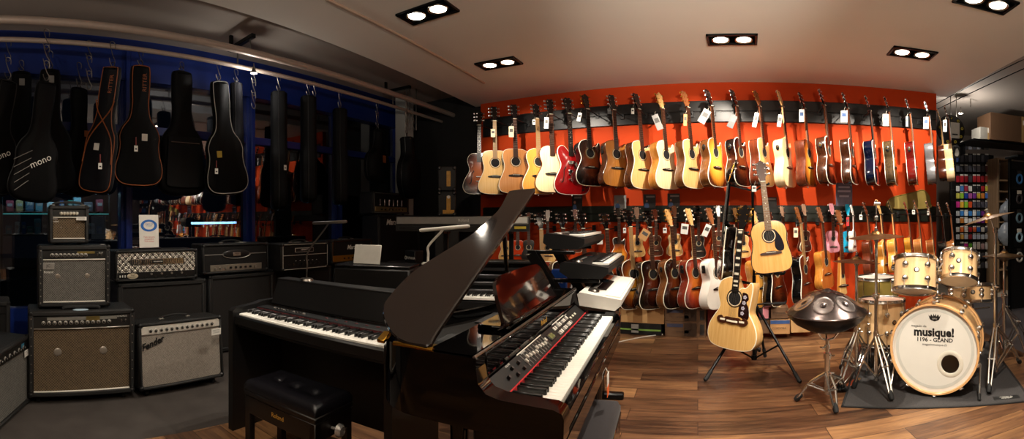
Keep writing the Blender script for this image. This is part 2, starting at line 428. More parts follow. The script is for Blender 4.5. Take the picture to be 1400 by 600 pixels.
# ================================================================ guitars
# outline: right half from the neck joint to the tail block, unit height 1 (z down), half width in units of the lower bout's half width
OUT = {
 'dread': [(.14,0),(.45,-.008),(.66,-.045),(.735,-.12),(.745,-.2),(.70,-.30),(.66,-.375),(.675,-.46),(.78,-.57),(.93,-.70),(1.0,-.80),(.985,-.88),(.86,-.955),(.58,-.99),(.22,-1.0)],
 'jumbo': [(.14,0),(.40,-.01),(.60,-.055),(.70,-.14),(.715,-.21),(.65,-.31),(.585,-.39),(.62,-.46),(.77,-.55),(.93,-.66),(1.0,-.77),(.97,-.87),(.82,-.955),(.52,-.99),(.20,-1.0)],
 'grand': [(.14,0),(.42,-.01),(.62,-.06),(.715,-.14),(.72,-.21),(.655,-.31),(.60,-.385),(.63,-.455),(.77,-.56),(.93,-.68),(1.0,-.785),(.97,-.88),(.82,-.96),(.52,-.995),(.20,-1.0)],
 'semi':  [(.13,-.10),(.22,-.06),(.38,-.0),(.58,.0),(.73,-.06),(.755,-.16),(.68,-.27),(.60,-.36),(.62,-.44),(.76,-.55),(.93,-.68),(1.0,-.79),(.95,-.89),(.78,-.965),(.48,-.995),(.18,-1.0)],
 'uke':   [(.16,0),(.45,-.01),(.66,-.06),(.76,-.15),(.765,-.22),(.70,-.32),(.66,-.40),(.70,-.48),(.83,-.58),(.96,-.70),(1.0,-.79),(.96,-.89),(.80,-.965),(.50,-.995),(.18,-1.0)],
 'pine':  [(.16,0),(.5,-.02),(.78,-.10),(.88,-.22),(.86,-.32),(.84,-.40),(.87,-.5),(.95,-.62),(1.0,-.74),(.98,-.86),(.82,-.955),(.50,-.995),(.18,-1.0)],
 'travel':[(.20,0),(.26,-.05),(.34,-.15),(.44,-.30),(.55,-.45),(.66,-.6),(.78,-.75),(.90,-.88),(1.0,-.97),(.75,-.995),(.35,-1.0)],
 'lp':    [(.13,0),(.38,.03),(.62,.0),(.74,-.08),(.72,-.20),(.62,-.32),(.60,-.40),(.72,-.52),(.92,-.66),(1.0,-.78),(.95,-.89),(.76,-.97),(.44,-1.0),(.16,-1.0)],
}
CUTV = [(.13,-.19),(.17,-.155),(.27,-.125),(.40,-.125),(.50,-.09),(.58,-.045),(.665,-.055),(.70,-.13),(.68,-.24),(.65,-.34)]   # venetian cutaway, treble side, joins the waist
def outline(shape, w, h, cut=False, n=5):
    half = [(x*w/2, z*h) for x, z in OUT[shape]]
    right = half
    if cut:
        tail = [p for p in half if p[1] <= -.40*h]
        right = [(x*w/2, z*h) for x, z in CUTV if z > -.36] + tail
    pts = right + [(-x, z) for x, z in half[::-1]]
    return spline(pts, n)[::-1]       # counter-clockwise seen from the front

PEGM = {}
def peg_mesh(btn, key, s):
    k = (key, round(s, 2))
    if k not in PEGM:
        mb = MB(); mb.cyl((0, 0, 0), (.018*s, 0, 0), .0036*s, n=6)
        mb.ball((.025*s, 0, 0), .0108*s, 8, mat=1, sc=(1, .6, 1.15)); mb.cyl((-.008*s, -.014*s, 0), (-.008*s, .014*s, 0), .0052*s, n=6); mb.box((0, .010*s, 0), (.018*s, .010*s, .016*s), .002*s)
        PEGM[k] = mb.mesh('tuner', [CHROME if key != 'gold' else GOLD, btn])
    return PEGM[k]
HEADS = {
 'std': [(.021,0),(.024,.035),(.036,.055),(.039,.17),(.03,.19),(0,.185),(-.03,.19),(-.039,.17),(-.036,.055),(-.024,.035),(-.021,0)],
 'open': [(.021,0),(.027,.04),(.037,.06),(.041,.165),(.020,.178),(0,.195),(-.020,.178),(-.041,.165),(-.037,.06),(-.027,.04),(-.021,0)],
 'flare': [(.021,0),(.026,.03),(.034,.05),(.047,.165),(.024,.192),(0,.182),(-.024,.192),(-.047,.165),(-.034,.05),(-.026,.03),(-.021,0)],
 'slim': [(.020,0),(.022,.03),(.030,.05),(.027,.16),(.012,.19),(-.010,.192),(-.030,.165),(-.032,.05),(-.022,.03),(-.020,0)],
 'uke': [(.018,0),(.022,.03),(.034,.05),(.036,.12),(.022,.14),(0,.135),(-.022,.14),(-.036,.12),(-.034,.05),(-.022,.03),(-.018,0)],
}
PICKG = pm('pickguard_brown', '#2a1009', .12, coat=.4)
HOLE = pm('soundhole_dark', '#0b0705', .9)
ROSE = pm('rosette_ring', '#7b6238', .4)
NUTS = pm('bone', '#e4dcc4', .4)
FRETW = STEEL
def sized(kind):   # head, neck, body, width, depth, hole radius, hole position, bridge position (fractions of the body)
    return {'full': (.19, .355, .515, .405, .112, .051, .285, .60), 'mini': (.18, .32, .42, .33, .095, .046, .29, .62), 'uke': (.15, .20, .27, .20, .062, .030, .36, .74),
            'tenor': (.16, .26, .31, .225, .07, .033, .36, .72), 'elec': (.16, .30, .34, .27, .042, 0, 0, .66), 'travel': (.16, .36, .40, .125, .05, .024, .5, .76)}[kind]
def guitar(name, label, cat, loc, rz, kind='full', shape='dread', cut=False, s=1.0, top=None, side=None, bind=None, neckm=None, headm=None, board=None,
           head='std', peg='chrome', pick=None, guardm=None, preamp=None, fholes=False, hole=True, tilt=6.0, roll=0.0, group=None, bridge='std', detail=0, dots=False, pickups=False, depth=None, pegs=6, back=None):
    hh, hn, hb, w, dp, rh, zh, zb = [q for q in sized(kind)]
    if depth: dp = depth
    hh, hn, hb, w, dp, rh = hh*s, hn*s, hb*s, w*s, dp*s, rh*s
    k = s*(1.0 if kind in ('full', 'mini', 'elec', 'travel') else .85)
    M = Matrix.Translation(Vector(loc)) @ Matrix.Rotation(rz, 4, 'Z') @ Matrix.Rotation(R(roll), 4, 'Y') @ Matrix.Rotation(R(-tilt), 4, 'X')
    t = thing(name, label, cat, group=group, M=M)
    bind = bind or NUTS; neckm = neckm or side; headm = headm or neckm; board = board or ROSEW; side = side or top
    # body: back rim, side band, binding, top
    ol = [(x, z-hn) for x, z in outline(shape, w, hb, cut, 5 if detail else 4)]
    n = len(ol); y0, y1 = 0.0, dp
    rings = [(inset(ol, .004*s), y0, 1), (inset(ol, .0), y0+.001, 1), (inset(ol, -.0012*s), y0+.003*s, 1), (inset(ol, -.0012*s), y0+.0075*s, 1), (ol, y0+.008*s, 2), (ol, y1-.006*s, 1), (inset(ol, .003*s), y1-.0005, 2)]
    mb = MB(); vs = []; fs = []; ms = []
    for pl, y, _ in rings: vs += [(x, y, z) for x, z in pl]
    for q in range(len(rings)-1):
        m = 1 if q < 4 else 2
        if q == 5: m = 1
        for i in range(n):
            j = (i+1) % n; fs.append((q*n+i, (q+1)*n+i, (q+1)*n+j, q*n+j)); ms.append(m)
    fs.append(tuple(range(n))); ms.append(0); fs.append(tuple((len(rings)-1)*n+i for i in range(n))[::-1]); ms.append(3)
    mb.add(vs, fs, ms); mb.build('body', [top, bind, side, back or side], t, sharp=30)
    # neck with rounded back, then the board on top
    body_top = -hn
    brd_end = -hn-(zh*hb-rh*.9 if (hole and rh) else .22*hb)
    if shape == 'semi': brd_end = -hn-.20*hb
    mb = MB(); sec = []
    for z, wd, d in ((-.0, .0215, .021), (-hn*.5, .0235, .021), (-hn+.03*s, .026, .024), (-hn-.002, .027, dp*.7/s)):
        sec.append((z, wd*k, d*k))
    q = 7; vs = []; fs = []
    for z, wd, d in sec:
        for i in range(q):
            a = PI*i/(q-1); vs.append((wd*cos(a), d*sin(a)*.95, z))
    for r in range(len(sec)-1):
        for i in range(q-1): fs.append((r*q+i, r*q+i+1, (r+1)*q+i+1, (r+1)*q+i))
        fs.append((r*q+q-1, r*q, (r+1)*q, (r+1)*q+q-1))
    fs.append(tuple(range(q))[::-1]); fs.append(tuple((len(sec)-1)*q+i for i in range(q)))
    mb.add(vs, fs); mb.build('neck', neckm, t)
    mb = MB(); th = .006*k
    w0, w1 = .0215*k, .0275*k
    mb.add([(-w0,-th,0),(w0,-th,0),(w1,-th,brd_end),(-w1,-th,brd_end),(-w0,.0008,0),(w0,.0008,0),(w1,.0008,brd_end),(-w1,.0008,brd_end)],
           [(3,2,1,0),(4,5,6,7),(0,1,5,4),(2,3,7,6),(0,4,7,3),(1,2,6,5)], 0)
    sl = (hn+zb*hb)
    nf = 20 if detail else 14
    for i in range(1, nf):
        z = -sl*(1-2**(-i/12))
        if z < brd_end+.004: break
        wz = w0+(w1-w0)*z/brd_end
        mb.box((0, -th-.0003, z), (2*wz*.97, .0012, .0022*s), 0, 1)
        if dots and i in (3, 5, 7, 9, 12, 15) or (dots == 'block' and i in (1, 3, 5, 7, 9, 12, 15, 17)):
            zm = -sl*(1-2**(-(i-.5)/12))
            if dots == 'block': mb.box((0, -th-.0002, zm), (wz*1.35, .0012, .016*s), 0, 2)
            else: mb.disc(.0038*s, 0, 10, 2, Matrix.Translation((0, -th-.0006, zm)) @ Matrix.Rotation(PI/2, 4, 'X'))
    mb.build('fretboard', [board, FRETW, NUTS], t)
    # headstock, tilted back
    HM = Matrix.Rotation(R(-12), 4, 'X')
    poly = [(x*k, z*hh/.19 if head != 'uke' else z*hh/.14) for x, z in HEADS[head]]
    hobj = MB().prism(poly, -.002*k, .013*k, 0).build('headstock', [headm, neckm], t)
    hobj.rotation_euler = (R(-12), 0, 0)
    MB().box((0, -.006*k, 0), (.043*k, .01*k, .006*k), .001).build('nut', NUTS, t)
    bt = {'chrome': CHROME, 'cream': IVORY, 'black': EBONY, 'gold': GOLD, 'white': WHITE}[peg]
    pmsh = peg_mesh(bt, peg, k)
    np_ = pegs//2
    for sd in (-1, 1):
        for i in range(np_):
            z = hh*(.36+.5*i/max(1, np_-1)); x = (.036 if kind not in ('uke',) else .033)*k
            p = HM @ Vector((sd*x, .006*k, z))
            put('tuner', pmsh, t, p, (R(-12), 0 if sd > 0 else PI, 0))
    zc = -hn-zh*hb
    if hole and rh:
        mb = MB(); Mh = Matrix.Translation((0, -.0004, zc)) @ Matrix.Rotation(PI/2, 4, 'X')
        mb.disc(rh, 0, 24, 0, Mh)
        mb.lathe([(rh*1.0, .0002), (rh*1.07, .0004)], 24, 1, Mh); mb.lathe([(rh*1.14, .0003), (rh*1.32, .0003)], 24, 2, Mh)
        mb.build('soundhole', [HOLE, NUTS, ROSE if detail < 2 else EBONY], t)
    if fholes:
        for sd in (-1, 1):
            pts = [(.018,.075),(.026,.07),(.02,.06),(.008,.05),(.004,.0),(-.004,-.05),(-.016,-.062),(-.024,-.07)]
            pts = [(sd*(w*.235)+sd*-x*s*1.1, -.0012, -hn-.60*hb+z*s*1.15) for x, z in pts]
            m = MB().tube(spline(pts, 4, False), .0055*s, 6); m.v = [(x, -.0008 if y < 0 else .001, z) for x, y, z in [(x, y+.0012, z) for x, y, z in m.v]]
            m.build('sound_hole_slot', HOLE, t)
    zbr = -hn-zb*hb
    if bridge == 'std':
        mb = MB(); bw, bh = .085*k*(1 if kind != 'uke' else .8), .016*k
        mb.prism(spline([(bw,.25*bh),(bw*.6,bh*.55),(bw*.3,bh),(-bw*.3,bh),(-bw*.6,bh*.55),(-bw,.25*bh),(-bw,-.5*bh),(-bw*.5,-bh*.8),(bw*.5,-bh*.8),(bw,-.5*bh)], 2), -.009*k, 0.0005)
        mb.box((0, -.011*k, bh*.35), (bw*.95, .006*k, .003*k), 0, 1); mb.v = [(x, y, z+zbr) for x, y, z in mb.v]
        mb.build('bridge', [EBONY if kind == 'full' else ROSEW, NUTS], t)
    elif bridge == 'mustache':
        bw, bh = .118*k, .024*k
        pl = [(bw,.9*bh),(bw*.78,bh*1.25),(bw*.62,bh*.6),(bw*.45,bh*1.1),(0,bh*1.0),(-bw*.45,bh*1.1),(-bw*.62,bh*.6),(-bw*.78,bh*1.25),(-bw,.9*bh),(-bw*1.08,0),(-bw*.9,-bh*.9),(-bw*.6,-bh*1.0),(-bw*.4,-bh*.7),(0,-bh*.9),(bw*.4,-bh*.7),(bw*.6,-bh*1.0),(bw*.9,-bh*.9),(bw*1.08,0)]
        mb = MB().prism([(x, z+zbr) for x, z in spline(pl, 3)], -.01*k, .0005)
        for x0, x1 in ((-.85, -.5), (-.38, .38), (.5, .85)):
            mb.box(((x0+x1)/2*bw, -.0105*k, zbr-.1*bh if x0 > -.4 and x1 < .4 else zbr+.1*bh), ((x1-x0)*bw, .003*k, bh*.55), .001, 1)
        mb.build('bridge', [pm('bridge_brown', '#3b1d10', .3), NUTS], t)
    else:
        MB().box((0, -.006*k, zbr+.01*k), (.08*k, .014*k, .012*k), .002).build('bridge', CHROME, t)
        MB().box((0, -.005*k, zbr-.045*k), (.085*k, .012*k, .012*k), .003).build('tailpiece', CHROME, t)
    if pickups:
        for zf in (.34, .52): MB().box((0, -.006*k, -hn-zf*hb), (.075*k, .012*k, .036*k), .003).build('pickup', CHROME, t)
        for x, z in ((.10, .80), (.145, .74), (.12, .90), (.16, .84)):
            MB().cyl((x*k, 0, -hn-z*hb), (x*k, -.014*k, -hn-z*hb), .011*k, n=12).build('control_knob', GOLD if peg == 'gold' else BLACK, t)
    if pick:
        pts = {'tear': [(.040,.052),(.072,.02),(.098,-.03),(.112,-.09),(.100,-.125),(.065,-.128),(.040,-.10),(.038,-.055),(.052,-.02),(.053,.01)],
               'flower': [(.052,.04),(.085,.035),(.095,.005),(.082,-.015),(.10,-.05),(.105,-.10),(.085,-.118),(.05,-.105),(.035,-.10),(.034,-.045),(.050,-.018),(.054,.01)]}[pick]
        m = guardm or PICKG
        fg = 1.0 if pick == 'tear' else 1.22
        g = MB().prism([(x*k*fg, zc+z*k*fg) for x, z in spline(pts, 3)][::-1], -.0018, .0005)
        go = g.build('pickguard', m, t)
        if pick == 'flower':
            fm = MB()
            for x, z in ((.07, .015), (.066, -.018), (.062, -.05), (.06, -.08)):
                for a in range(5): fm.disc(.0066*k, 0, 8, 0, Matrix.Translation((x*k*fg+.009*k*cos(a*1.257), -.0024, zc+z*k*fg+.009*k*sin(a*1.257))) @ Matrix.Rotation(PI/2, 4, 'X'))
            fm.build('flower_inlay', pm('pearl', '#a8a3ae', .25), go)
    if preamp:
        x = -w*.36; zz = -hn-.19*hb
        # on the bass side of the rim, near the shoulder
        best = max((p for p in ol if p[0] < 0 and abs(p[1]-zz) < .03), key=lambda p: -p[0])
        Mp = Matrix.Translation((best[0]-.0015, dp*.52, zz)) @ Matrix.Rotation(-PI/2, 4, 'Y')
        mb = MB()
        if preamp == 'oval': mb.lathe([(0, .003), (.020*k, .003), (.024*k, .0)], 16, 0, Mp @ Matrix.Diagonal((1.25, .85, 1, 1)))
        else: mb.box((0, 0, .001), (.08*k, .045*k, .004), .002, 0, Mp)
        mb.lathe([(0, .005), (.008*k, .005), (.009*k, .002)], 10, 1, Mp)
        mb.build('preamp', [BLACK, GOLD], t)
    if detail:
        ns = 6 if kind != 'uke' else 4
        mb = None
        for i in range(ns):
            f = (i-(ns-1)/2)/(ns-1)
            MB().tube([(f*.035*k, -.0085*k, .0), (f*.054*k, -.0125*k, zbr)], .0006*s, 4).build('string', STEEL, t)
    # end pin
    MB().cyl((0, dp/2, -hn-hb+.002), (0, dp/2, -hn-hb-.012*s), .006*s, n=8).build('strap_button', CHROME, t)
    t['nut'] = 1
    del t['nut']
    return t

SPRU = wood('spruce_top', '#d8a765', '#e8c07f', .22)
SPRUL = wood('pale_spruce_top', '#e6c794', '#f1dcb0', .22)
CEDAR = wood('cedar_top', '#b8763f', '#cc8f55', .25)
HONEY = wood('honey_top', '#c98632', '#dda04a', .2)
MAHO = wood('mahogany', '#4c2011', '#6b2f18', .25)
MAHR = wood('red_mahogany', '#5d1d10', '#7d2b17', .22)
RWS = wood('rosewood_side', '#2d160c', '#4c2713', .2)
KOA = wood('amber_side', '#a7641f', '#c98a3c', .2)
NATS = wood('maple_side', '#d9ab6b', '#e8c48b', .2)
BROWN = wood('walnut_side', '#5a3115', '#7a4a24', .25)
BLKG = pm('black_gloss', '#0a0808', .1, coat=.6)
REDG = pm('cherry_gloss', '#8d0d10', .12, coat=.7, var=.2)
REDS = pm('red_side', '#560d0a', .15, coat=.6)
BLUEG = pm('midnight_blue', '#060d22', .12, coat=.6)
SILV = pm('silver_gloss', '#8c8d92', .22, metal=.5)
CREAMG = wood('cream_maple', '#d8bd92', '#ead4ad', .2)
WHITG = pm('white_gloss', '#efeae0', .12, coat=.5, var=.03)
NECKM = wood('neck_mahogany', '#6d3d1e', '#8a5330', .35, coat=.1)
NECKL = wood('neck_maple', '#c79556', '#dcae72', .3, coat=.2)
BB = ('#d98a2b', '#8d3f12', '#160806')
SB1 = burst('sunburst_tobacco', '#c9862f', '#7a3a12', '#170a06', -.64, .25, .33)
SB2 = burst('sunburst_vintage', '#e0a23a', '#a85a1a', '#1c0d07', -.64, .25, .33)
SB3 = burst('sunburst_dark', '#6a2f14', '#2c120a', '#0a0605', -.64, .24, .32)
SB4 = burst('sunburst_red', '#d9772a', '#a5371a', '#4a0f0a', -.64, .25, .33)
SB5 = burst('sunburst_mahogany', '#9a4b1c', '#5c230e', '#1d0a06', -.64, .25, .33)
SB6 = burst('sunburst_amber', '#e3ad48', '#d3852a', '#4a1f0c', -.62, .25, .33)
SBE = burst('sunburst_electric', '#f0b53c', '#c8641c', '#140806', -.47, .16, .2)
BLKHEAD = BLKG
def hung(px, py, pyb, a, total, Y=5.15):
    """location of the nut, and scale, for an instrument whose headstock tip shows at (px, py) and whose tail shows at row pyb"""
    p = atY(px, py, Y); q = atY(px, pyb, Y)
    return p, (p.z-q.z)
def hang(px, py, pyb, a, label, kind='full', cat='guitar', name='acoustic_guitar', Y=5.15, group=None, tilt=6.0, **kw):
    hh, hn, hb = sized(kind)[:3]
    p = atY(px, py, Y); q = atY(px, pyb, Y)
    tot = hh*.98+hn+hb
    s = (p.z-q.z)/(tot*cos(R(tilt))*1.0)
    rz = R(a)
    # the tip leans back 12 deg more than the neck: find the nut from it
    M = Matrix.Rotation(rz, 4, 'Z') @ Matrix.Rotation(R(-tilt), 4, 'X') @ Matrix.Rotation(R(-12), 4, 'X')
    off = M @ Vector((0, .006*s, hh*s))
    loc = p-off
    g = guitar(name, label, cat, loc, rz, kind=kind, s=s, tilt=tilt, group=group, **kw)
    hooks.append((loc, rz, s, kind))
    return g
hooks = []
U1 = 'guitars hanging in the upper row'
def up(px, py, pyb, a, label, **kw): return hang(px, py, pyb, a, label, group=U1, **kw)
up(655, 153, 267, 34, 'brown sunburst hollow-body guitar with slot soundholes, hanging past the red wall\'s left end', name='archtop_guitar', shape='grand', top=SB5, side=RWS, bind=IVORY, headm=BLKG, neckm=MAHO, head='flare', fholes=True, hole=False, bridge='metal', board=EBONY, dots=True, depth=.07)
up(675, 146, 267, 40, 'natural spruce dreadnought hanging second in the upper row, pale card beside its neck', shape='dread', top=SPRU, side=RWS, bind=NUTS, neckm=NECKM, headm=BLKG, head='std', peg='chrome', board=wood('light_board', '#8a6a45', '#9f7c52', .5, coat=0), pick=None)
up(702, 143, 266, 42, 'warm cedar topped dreadnought with a black bridge, third in the upper row', shape='dread', top=CEDAR, side=RWS, bind=NUTS, neckm=NECKM, headm=BLKG, peg='chrome')
up(732, 142, 267, 46, 'golden cutaway guitar with reddish sides, upper row beside the cream thinline', shape='grand', cut=True, top=HONEY, side=MAHR, bind=NUTS, neckm=NECKL, headm=BLKG, head='open', board=wood('light_board', '#8a6a45', '#9f7c52', .5, coat=0))
up(751, 136, 265, 42, 'cream thin guitar without a round soundhole, left of the cherry red one', shape='grand', cut=True, top=SPRUL, side=MAHO, bind=MAHO, neckm=NECKM, headm=BLKG, hole=False, depth=.06)
up(775, 134, 268, 46, 'cherry red semi-hollow electric guitar with two slot soundholes', name='electric_guitar', cat='electric guitar', shape='semi', top=REDG, side=REDS, bind=IVORY, neckm=REDS, headm=BLKG, head='flare', fholes=True, hole=False, bridge='metal', pickups=True, depth=.05, board=EBONY, dots=True)
up(799, 129, 256, 54, 'black cutaway guitar with thick white edging, right of the cherry red one', shape='grand', cut=True, top=SB3, side=BLKG, bind=IVORY, neckm=BLKG, headm=BLKG, head='open', peg='gold', board=EBONY)
up(835, 130, 257, 52, 'amber brown topped guitar with dark sides beside the black cutaway', shape='dread', cut=True, top=wood('amber_top', '#a8672a', '#c07f3a', .2), side=RWS, bind=RWS, neckm=NECKM, headm=BLKG, preamp='box')
up(868, 128, 260, 60, 'natural spruce guitar with a glossy dark side, left of the cream topped cutaway', shape='dread', cut=True, top=SPRU, side=RWS, bind=IVORY, neckm=NECKM, headm=BLKG)
up(900, 127, 260, 60, 'cream topped cutaway guitar with amber flamed sides', shape='grand', cut=True, top=SPRUL, side=KOA, bind=IVORY, neckm=NECKL, headm=NECKL, head='open', peg='gold')
up(934, 125, 259, 62, 'natural cutaway guitar with brown sides, right of the cream topped one', shape='dread', cut=True, top=SPRU, side=BROWN, bind=IVORY, neckm=NECKM, headm=NECKM, head='flare', peg='gold')
up(966, 123, 257, 64, 'amber sunburst cutaway guitar with a round dial on its brown side', shape='grand', cut=True, top=SB6, side=BROWN, bind=IVORY, neckm=NECKM, headm=BLKG, head='flare', preamp='oval')
up(1000, 123, 256, 64, 'near-black sunburst guitar with a round dial, above the guitar stand', shape='grand', cut=True, top=SB3, side=SB3, bind=IVORY, neckm=MAHO, headm=BLKG, head='flare', preamp='oval')
up(1032, 124, 256, 63, 'mahogany sided guitar with natural top, behind the stand\'s top headstock', shape='dread', cut=True, top=SPRU, side=MAHO, bind=IVORY, neckm=NECKM, headm=NECKM, head='open', peg='gold')
up(1063, 124, 257, 66, 'blonde maple guitar with pale sides and a wooden dial', shape='grand', cut=True, top=SPRUL, side=CREAMG, bind=NATS, neckm=NECKL, headm=NECKL, head='std', preamp='oval')
up(1093, 127, 256, 62, 'plain mahogany sided guitar with an orange burst top, right of the blonde one', shape='dread', top=SB2, side=MAHO, bind=MAHO, neckm=NECKM, headm=BLKG)
up(1120, 122, 253, 64, 'dark rosewood sided guitar with cream edging and oval dial, tip highest of the right half', shape='jumbo', cut=True, top=SB3, side=RWS, bind=IVORY, neckm=NECKM, headm=BLKG, head='open', preamp='oval')
up(1152, 127, 253, 64, 'brown guitar with a square shouldered cream edge, left of the blue one', shape='dread', cut=True, top=SB3, side=RWS, bind=IVORY, neckm=NECKM, headm=BLKG)
up(1183, 131, 254, 65, 'midnight blue glossy guitar seen from its side', shape='grand', cut=True, top=BLUEG, side=BLUEG, bind=IVORY, neckm=BLKG, headm=BLKG)
up(1209, 132, 254, 66, 'black-brown guitar with cream edging and a gold dial, between the blue and red ones', shape='grand', cut=True, top=SB1, side=wood('black_brown_side', '#2b2116', '#44341f', .2), bind=IVORY, neckm=NECKM, headm=BLKG, preamp='oval')
up(1238, 135, 253, 66, 'deep red sided guitar with a dial, beside the silver one', shape='grand', cut=True, top=MAHR, side=REDS, bind=IVORY, neckm=NECKM, headm=BLKG, preamp='oval')
up(1264, 139, 252, 66, 'silver grey guitar seen from its side at the red wall\'s right end', shape='jumbo', top=SILV, side=SILV, bind=STEEL, neckm=NECKM, headm=BLKG)
up(1291, 145, 248, 64, 'cream sided guitar hanging past the red wall\'s right end', shape='grand', top=CREAMG, side=CREAMG, bind=NATS, neckm=RWS, headm=RWS, Y=5.35)
up(1281, 150, 247, 64, 'brown backed guitar with a pale neck, half hidden between the silver and cream ones', shape='grand', top=BROWN, side=MAHO, bind=MAHO, neckm=NECKL, headm=NECKL, Y=5.8)

LR = 'instruments hanging in the lower row'
def low(px, py, pyb, a, label, **kw):
    kw.setdefault('Y', 5.12)
    return hang(px, py, pyb, a, label, group=LR, **kw)
def uke(px, py, pyb, a, label, **kw):
    kw.setdefault('pegs', 4); kw.setdefault('shape', 'uke'); kw.setdefault('head', 'uke'); kw.setdefault('Y', 5.28)
    return low(px, py, pyb, a, label, kind=kw.pop('kind', 'uke'), name='ukulele', cat='ukulele', tilt=kw.pop('tilt', 2.0), **kw)
NAT2 = wood('uke_natural', '#d19c57', '#e3b876', .3, coat=.1)
SAP = wood('sapele', '#3d1a0d', '#592a15', .4, coat=.1)
uke(692, 292, 357, 26, 'natural small guitar half hidden behind the raised piano lid', kind='tenor', top=NAT2, side=KOA, pegs=6)
uke(708, 292, 356, 28, 'orange-red ukulele between the raised lid and the black ukulele', top=pm('orange_gloss', '#b73410', .15, coat=.5), side=REDS, bind=MAHR, neckm=MAHO)
uke(723, 290, 356, 26, 'black ukulele left of the pale natural one', kind='tenor', top=pm('black_satin', '#15100d', .4), side=BLKG, bind=MAHO, neckm=MAHO)
uke(749, 287, 358, 22, 'pale natural ukulele with a black bridge left of the stacked keyboards', kind='tenor', top=SPRU, side=NATS, bind=NATS, neckm=NECKL, headm=WHITG)
low(737, 291, 420, 46, 'guitar with a light brown fretboard behind the music desk', shape='dread', top=MAHR, side=MAHO, neckm=NECKM, headm=BLKG, board=wood('light_board', '#8a6a45', '#9f7c52', .5, coat=0))
low(766, 290, 419, 50, 'dark guitar hidden behind the stacked keyboards\' upright', shape='dread', top=SB3, side=RWS, neckm=NECKM, headm=BLKG)
uke(786, 286, 345, 30, 'small dark ukulele between the top and middle keyboards', top=SAP, side=MAHO, neckm=MAHO, headm=MAHO)
low(793, 290, 420, 52, 'black guitar with a white ringed soundhole, below the middle keyboard', shape='dread', top=BLKG, side=BLKG, bind=IVORY, neckm=NECKM, headm=BLKG)
low(825, 291, 421, 52, 'dark cherry guitar behind the silver keyboard\'s right end', shape='dread', top=SB4, side=MAHR, neckm=NECKM, headm=BLKG)
low(845, 284, 356, 34, 'small yellow sunburst electric guitar with a black horn', name='electric_guitar', cat='electric guitar', kind='elec', shape='lp', cut=True, hole=False, top=SBE, side=BLKG, bind=IVORY, neckm=BLKG, headm=BLKG, bridge='metal', Y=5.25, tilt=2)
low(857, 287, 420, 52, 'black sunburst guitar with white edging, leftmost clear of the keyboards', shape='grand', cut=True, top=SB1, side=BLKG, bind=IVORY, neckm=NECKL, headm=BLKG, board=wood('light_board', '#8a6a45', '#9f7c52', .5, coat=0))
uke(870, 283, 351, 30, 'natural wooden ukulele with a hanging kraft card', top=NAT2, side=KOA, bind=NATS, neckm=NECKM, headm=pm('pinkish_wood', '#b08a70', .4))
low(884, 288, 420, 50, 'dark guitar with a white soundhole ring and white edging', shape='dread', top=burst('sunburst_black_cherry', '#5a2413', '#2a0f09', '#090505', -.64, .24, .32), side=BLKG, bind=IVORY, neckm=NECKM, headm=BLKG)
uke(895, 286, 350, 34, 'dark topped ukulele with a lighter fretboard, right of the kraft card', top=SAP, side=KOA, neckm=NECKM, headm=MAHO)
low(912, 286, 419, 56, 'dark red-brown guitar with a brown dial on its side', shape='grand', cut=True, top=SB3, side=BROWN, bind=IVORY, neckm=NECKL, headm=NECKL, peg='gold', preamp='oval')
uke(921, 281, 350, 30, 'natural ukulele beside the white fob, left of the orange burst guitar', top=NAT2, side=NATS, neckm=NECKM, headm=NECKM)
low(940, 285, 419, 56, 'orange-red burst guitar left of the white guitar', shape='grand', top=SB4, side=MAHR, bind=IVORY, neckm=NECKL, headm=NECKL, peg='cream', preamp='box')
uke(953, 281, 352, 32, 'black ukulele with a wooden bridge above the white guitar', kind='tenor', top=pm('black_satin', '#15100d', .4), side=BLKG, neckm=NECKM, headm=BLKG)
low(968, 284, 420, 58, 'glossy white guitar hanging left of the stand', shape='grand', cut=True, top=WHITG, side=WHITG, bind=WHITG, neckm=NECKM, headm=NECKM, preamp='box')
uke(981, 281, 343, 24, 'dark ukulele with a white headstock behind the stand', top=SAP, side=MAHO, neckm=pm('pink_white_neck', '#cfa79a', .4), headm=WHITG, peg='white')
uke(1004, 284, 345, 42, 'brown ukulele with a peach headstock behind the black stand guitar', Y=5.40, top=MAHO, side=MAHO, neckm=NECKL, headm=NECKL)
uke(1014, 281, 352, 30, 'natural ukulele just behind the jumbo\'s headstock', kind='tenor', top=NAT2, side=NATS, neckm=NECKL, headm=NECKL)
low(1029, 288, 418, 56, 'golden guitar hanging behind the jumbo\'s cutaway', shape='dread', top=HONEY, side=KOA, bind=NATS, neckm=NECKL, headm=NECKL)
low(1050, 288, 417, 60, 'black dreadnought with cream edging below the small natural stand guitar', shape='dread', top=SB3, side=BLKG, bind=IVORY, neckm=NECKM, headm=BLKG)
uke(1068, 282, 342, 40, 'brown ukulele right of the small natural stand guitar', top=SAP, side=BROWN, neckm=MAHO, headm=pm('pinkish_wood', '#b08a70', .4))
low(1088, 283, 413, 62, 'brown topped guitar with a black side and white edging, above the steel handpan', shape='dread', cut=True, top=MAHO, side=BLKG, bind=IVORY, neckm=NECKL, headm=NECKM, peg='gold', board=wood('light_board', '#8a6a45', '#9f7c52', .5, coat=0))
uke(1098, 279, 344, 34, 'dark sapele ukulele with a pinkish headstock, left of the orange satin guitar', top=SAP, side=SAP, neckm=MAHO, headm=pm('pinkish_wood', '#b08a70', .4))
low(1118, 283, 394, 56, 'orange satin small-bodied guitar with amber sides', kind='mini', shape='dread', top=wood('orange_satin', '#a8561c', '#c07030', .4, coat=.1), side=KOA, bind=KOA, neckm=NECKM, headm=NECKM)
PINK = wood('pink_stripe', '#d9869a', '#eaa9b4', .35, coat=.2, scale=90)
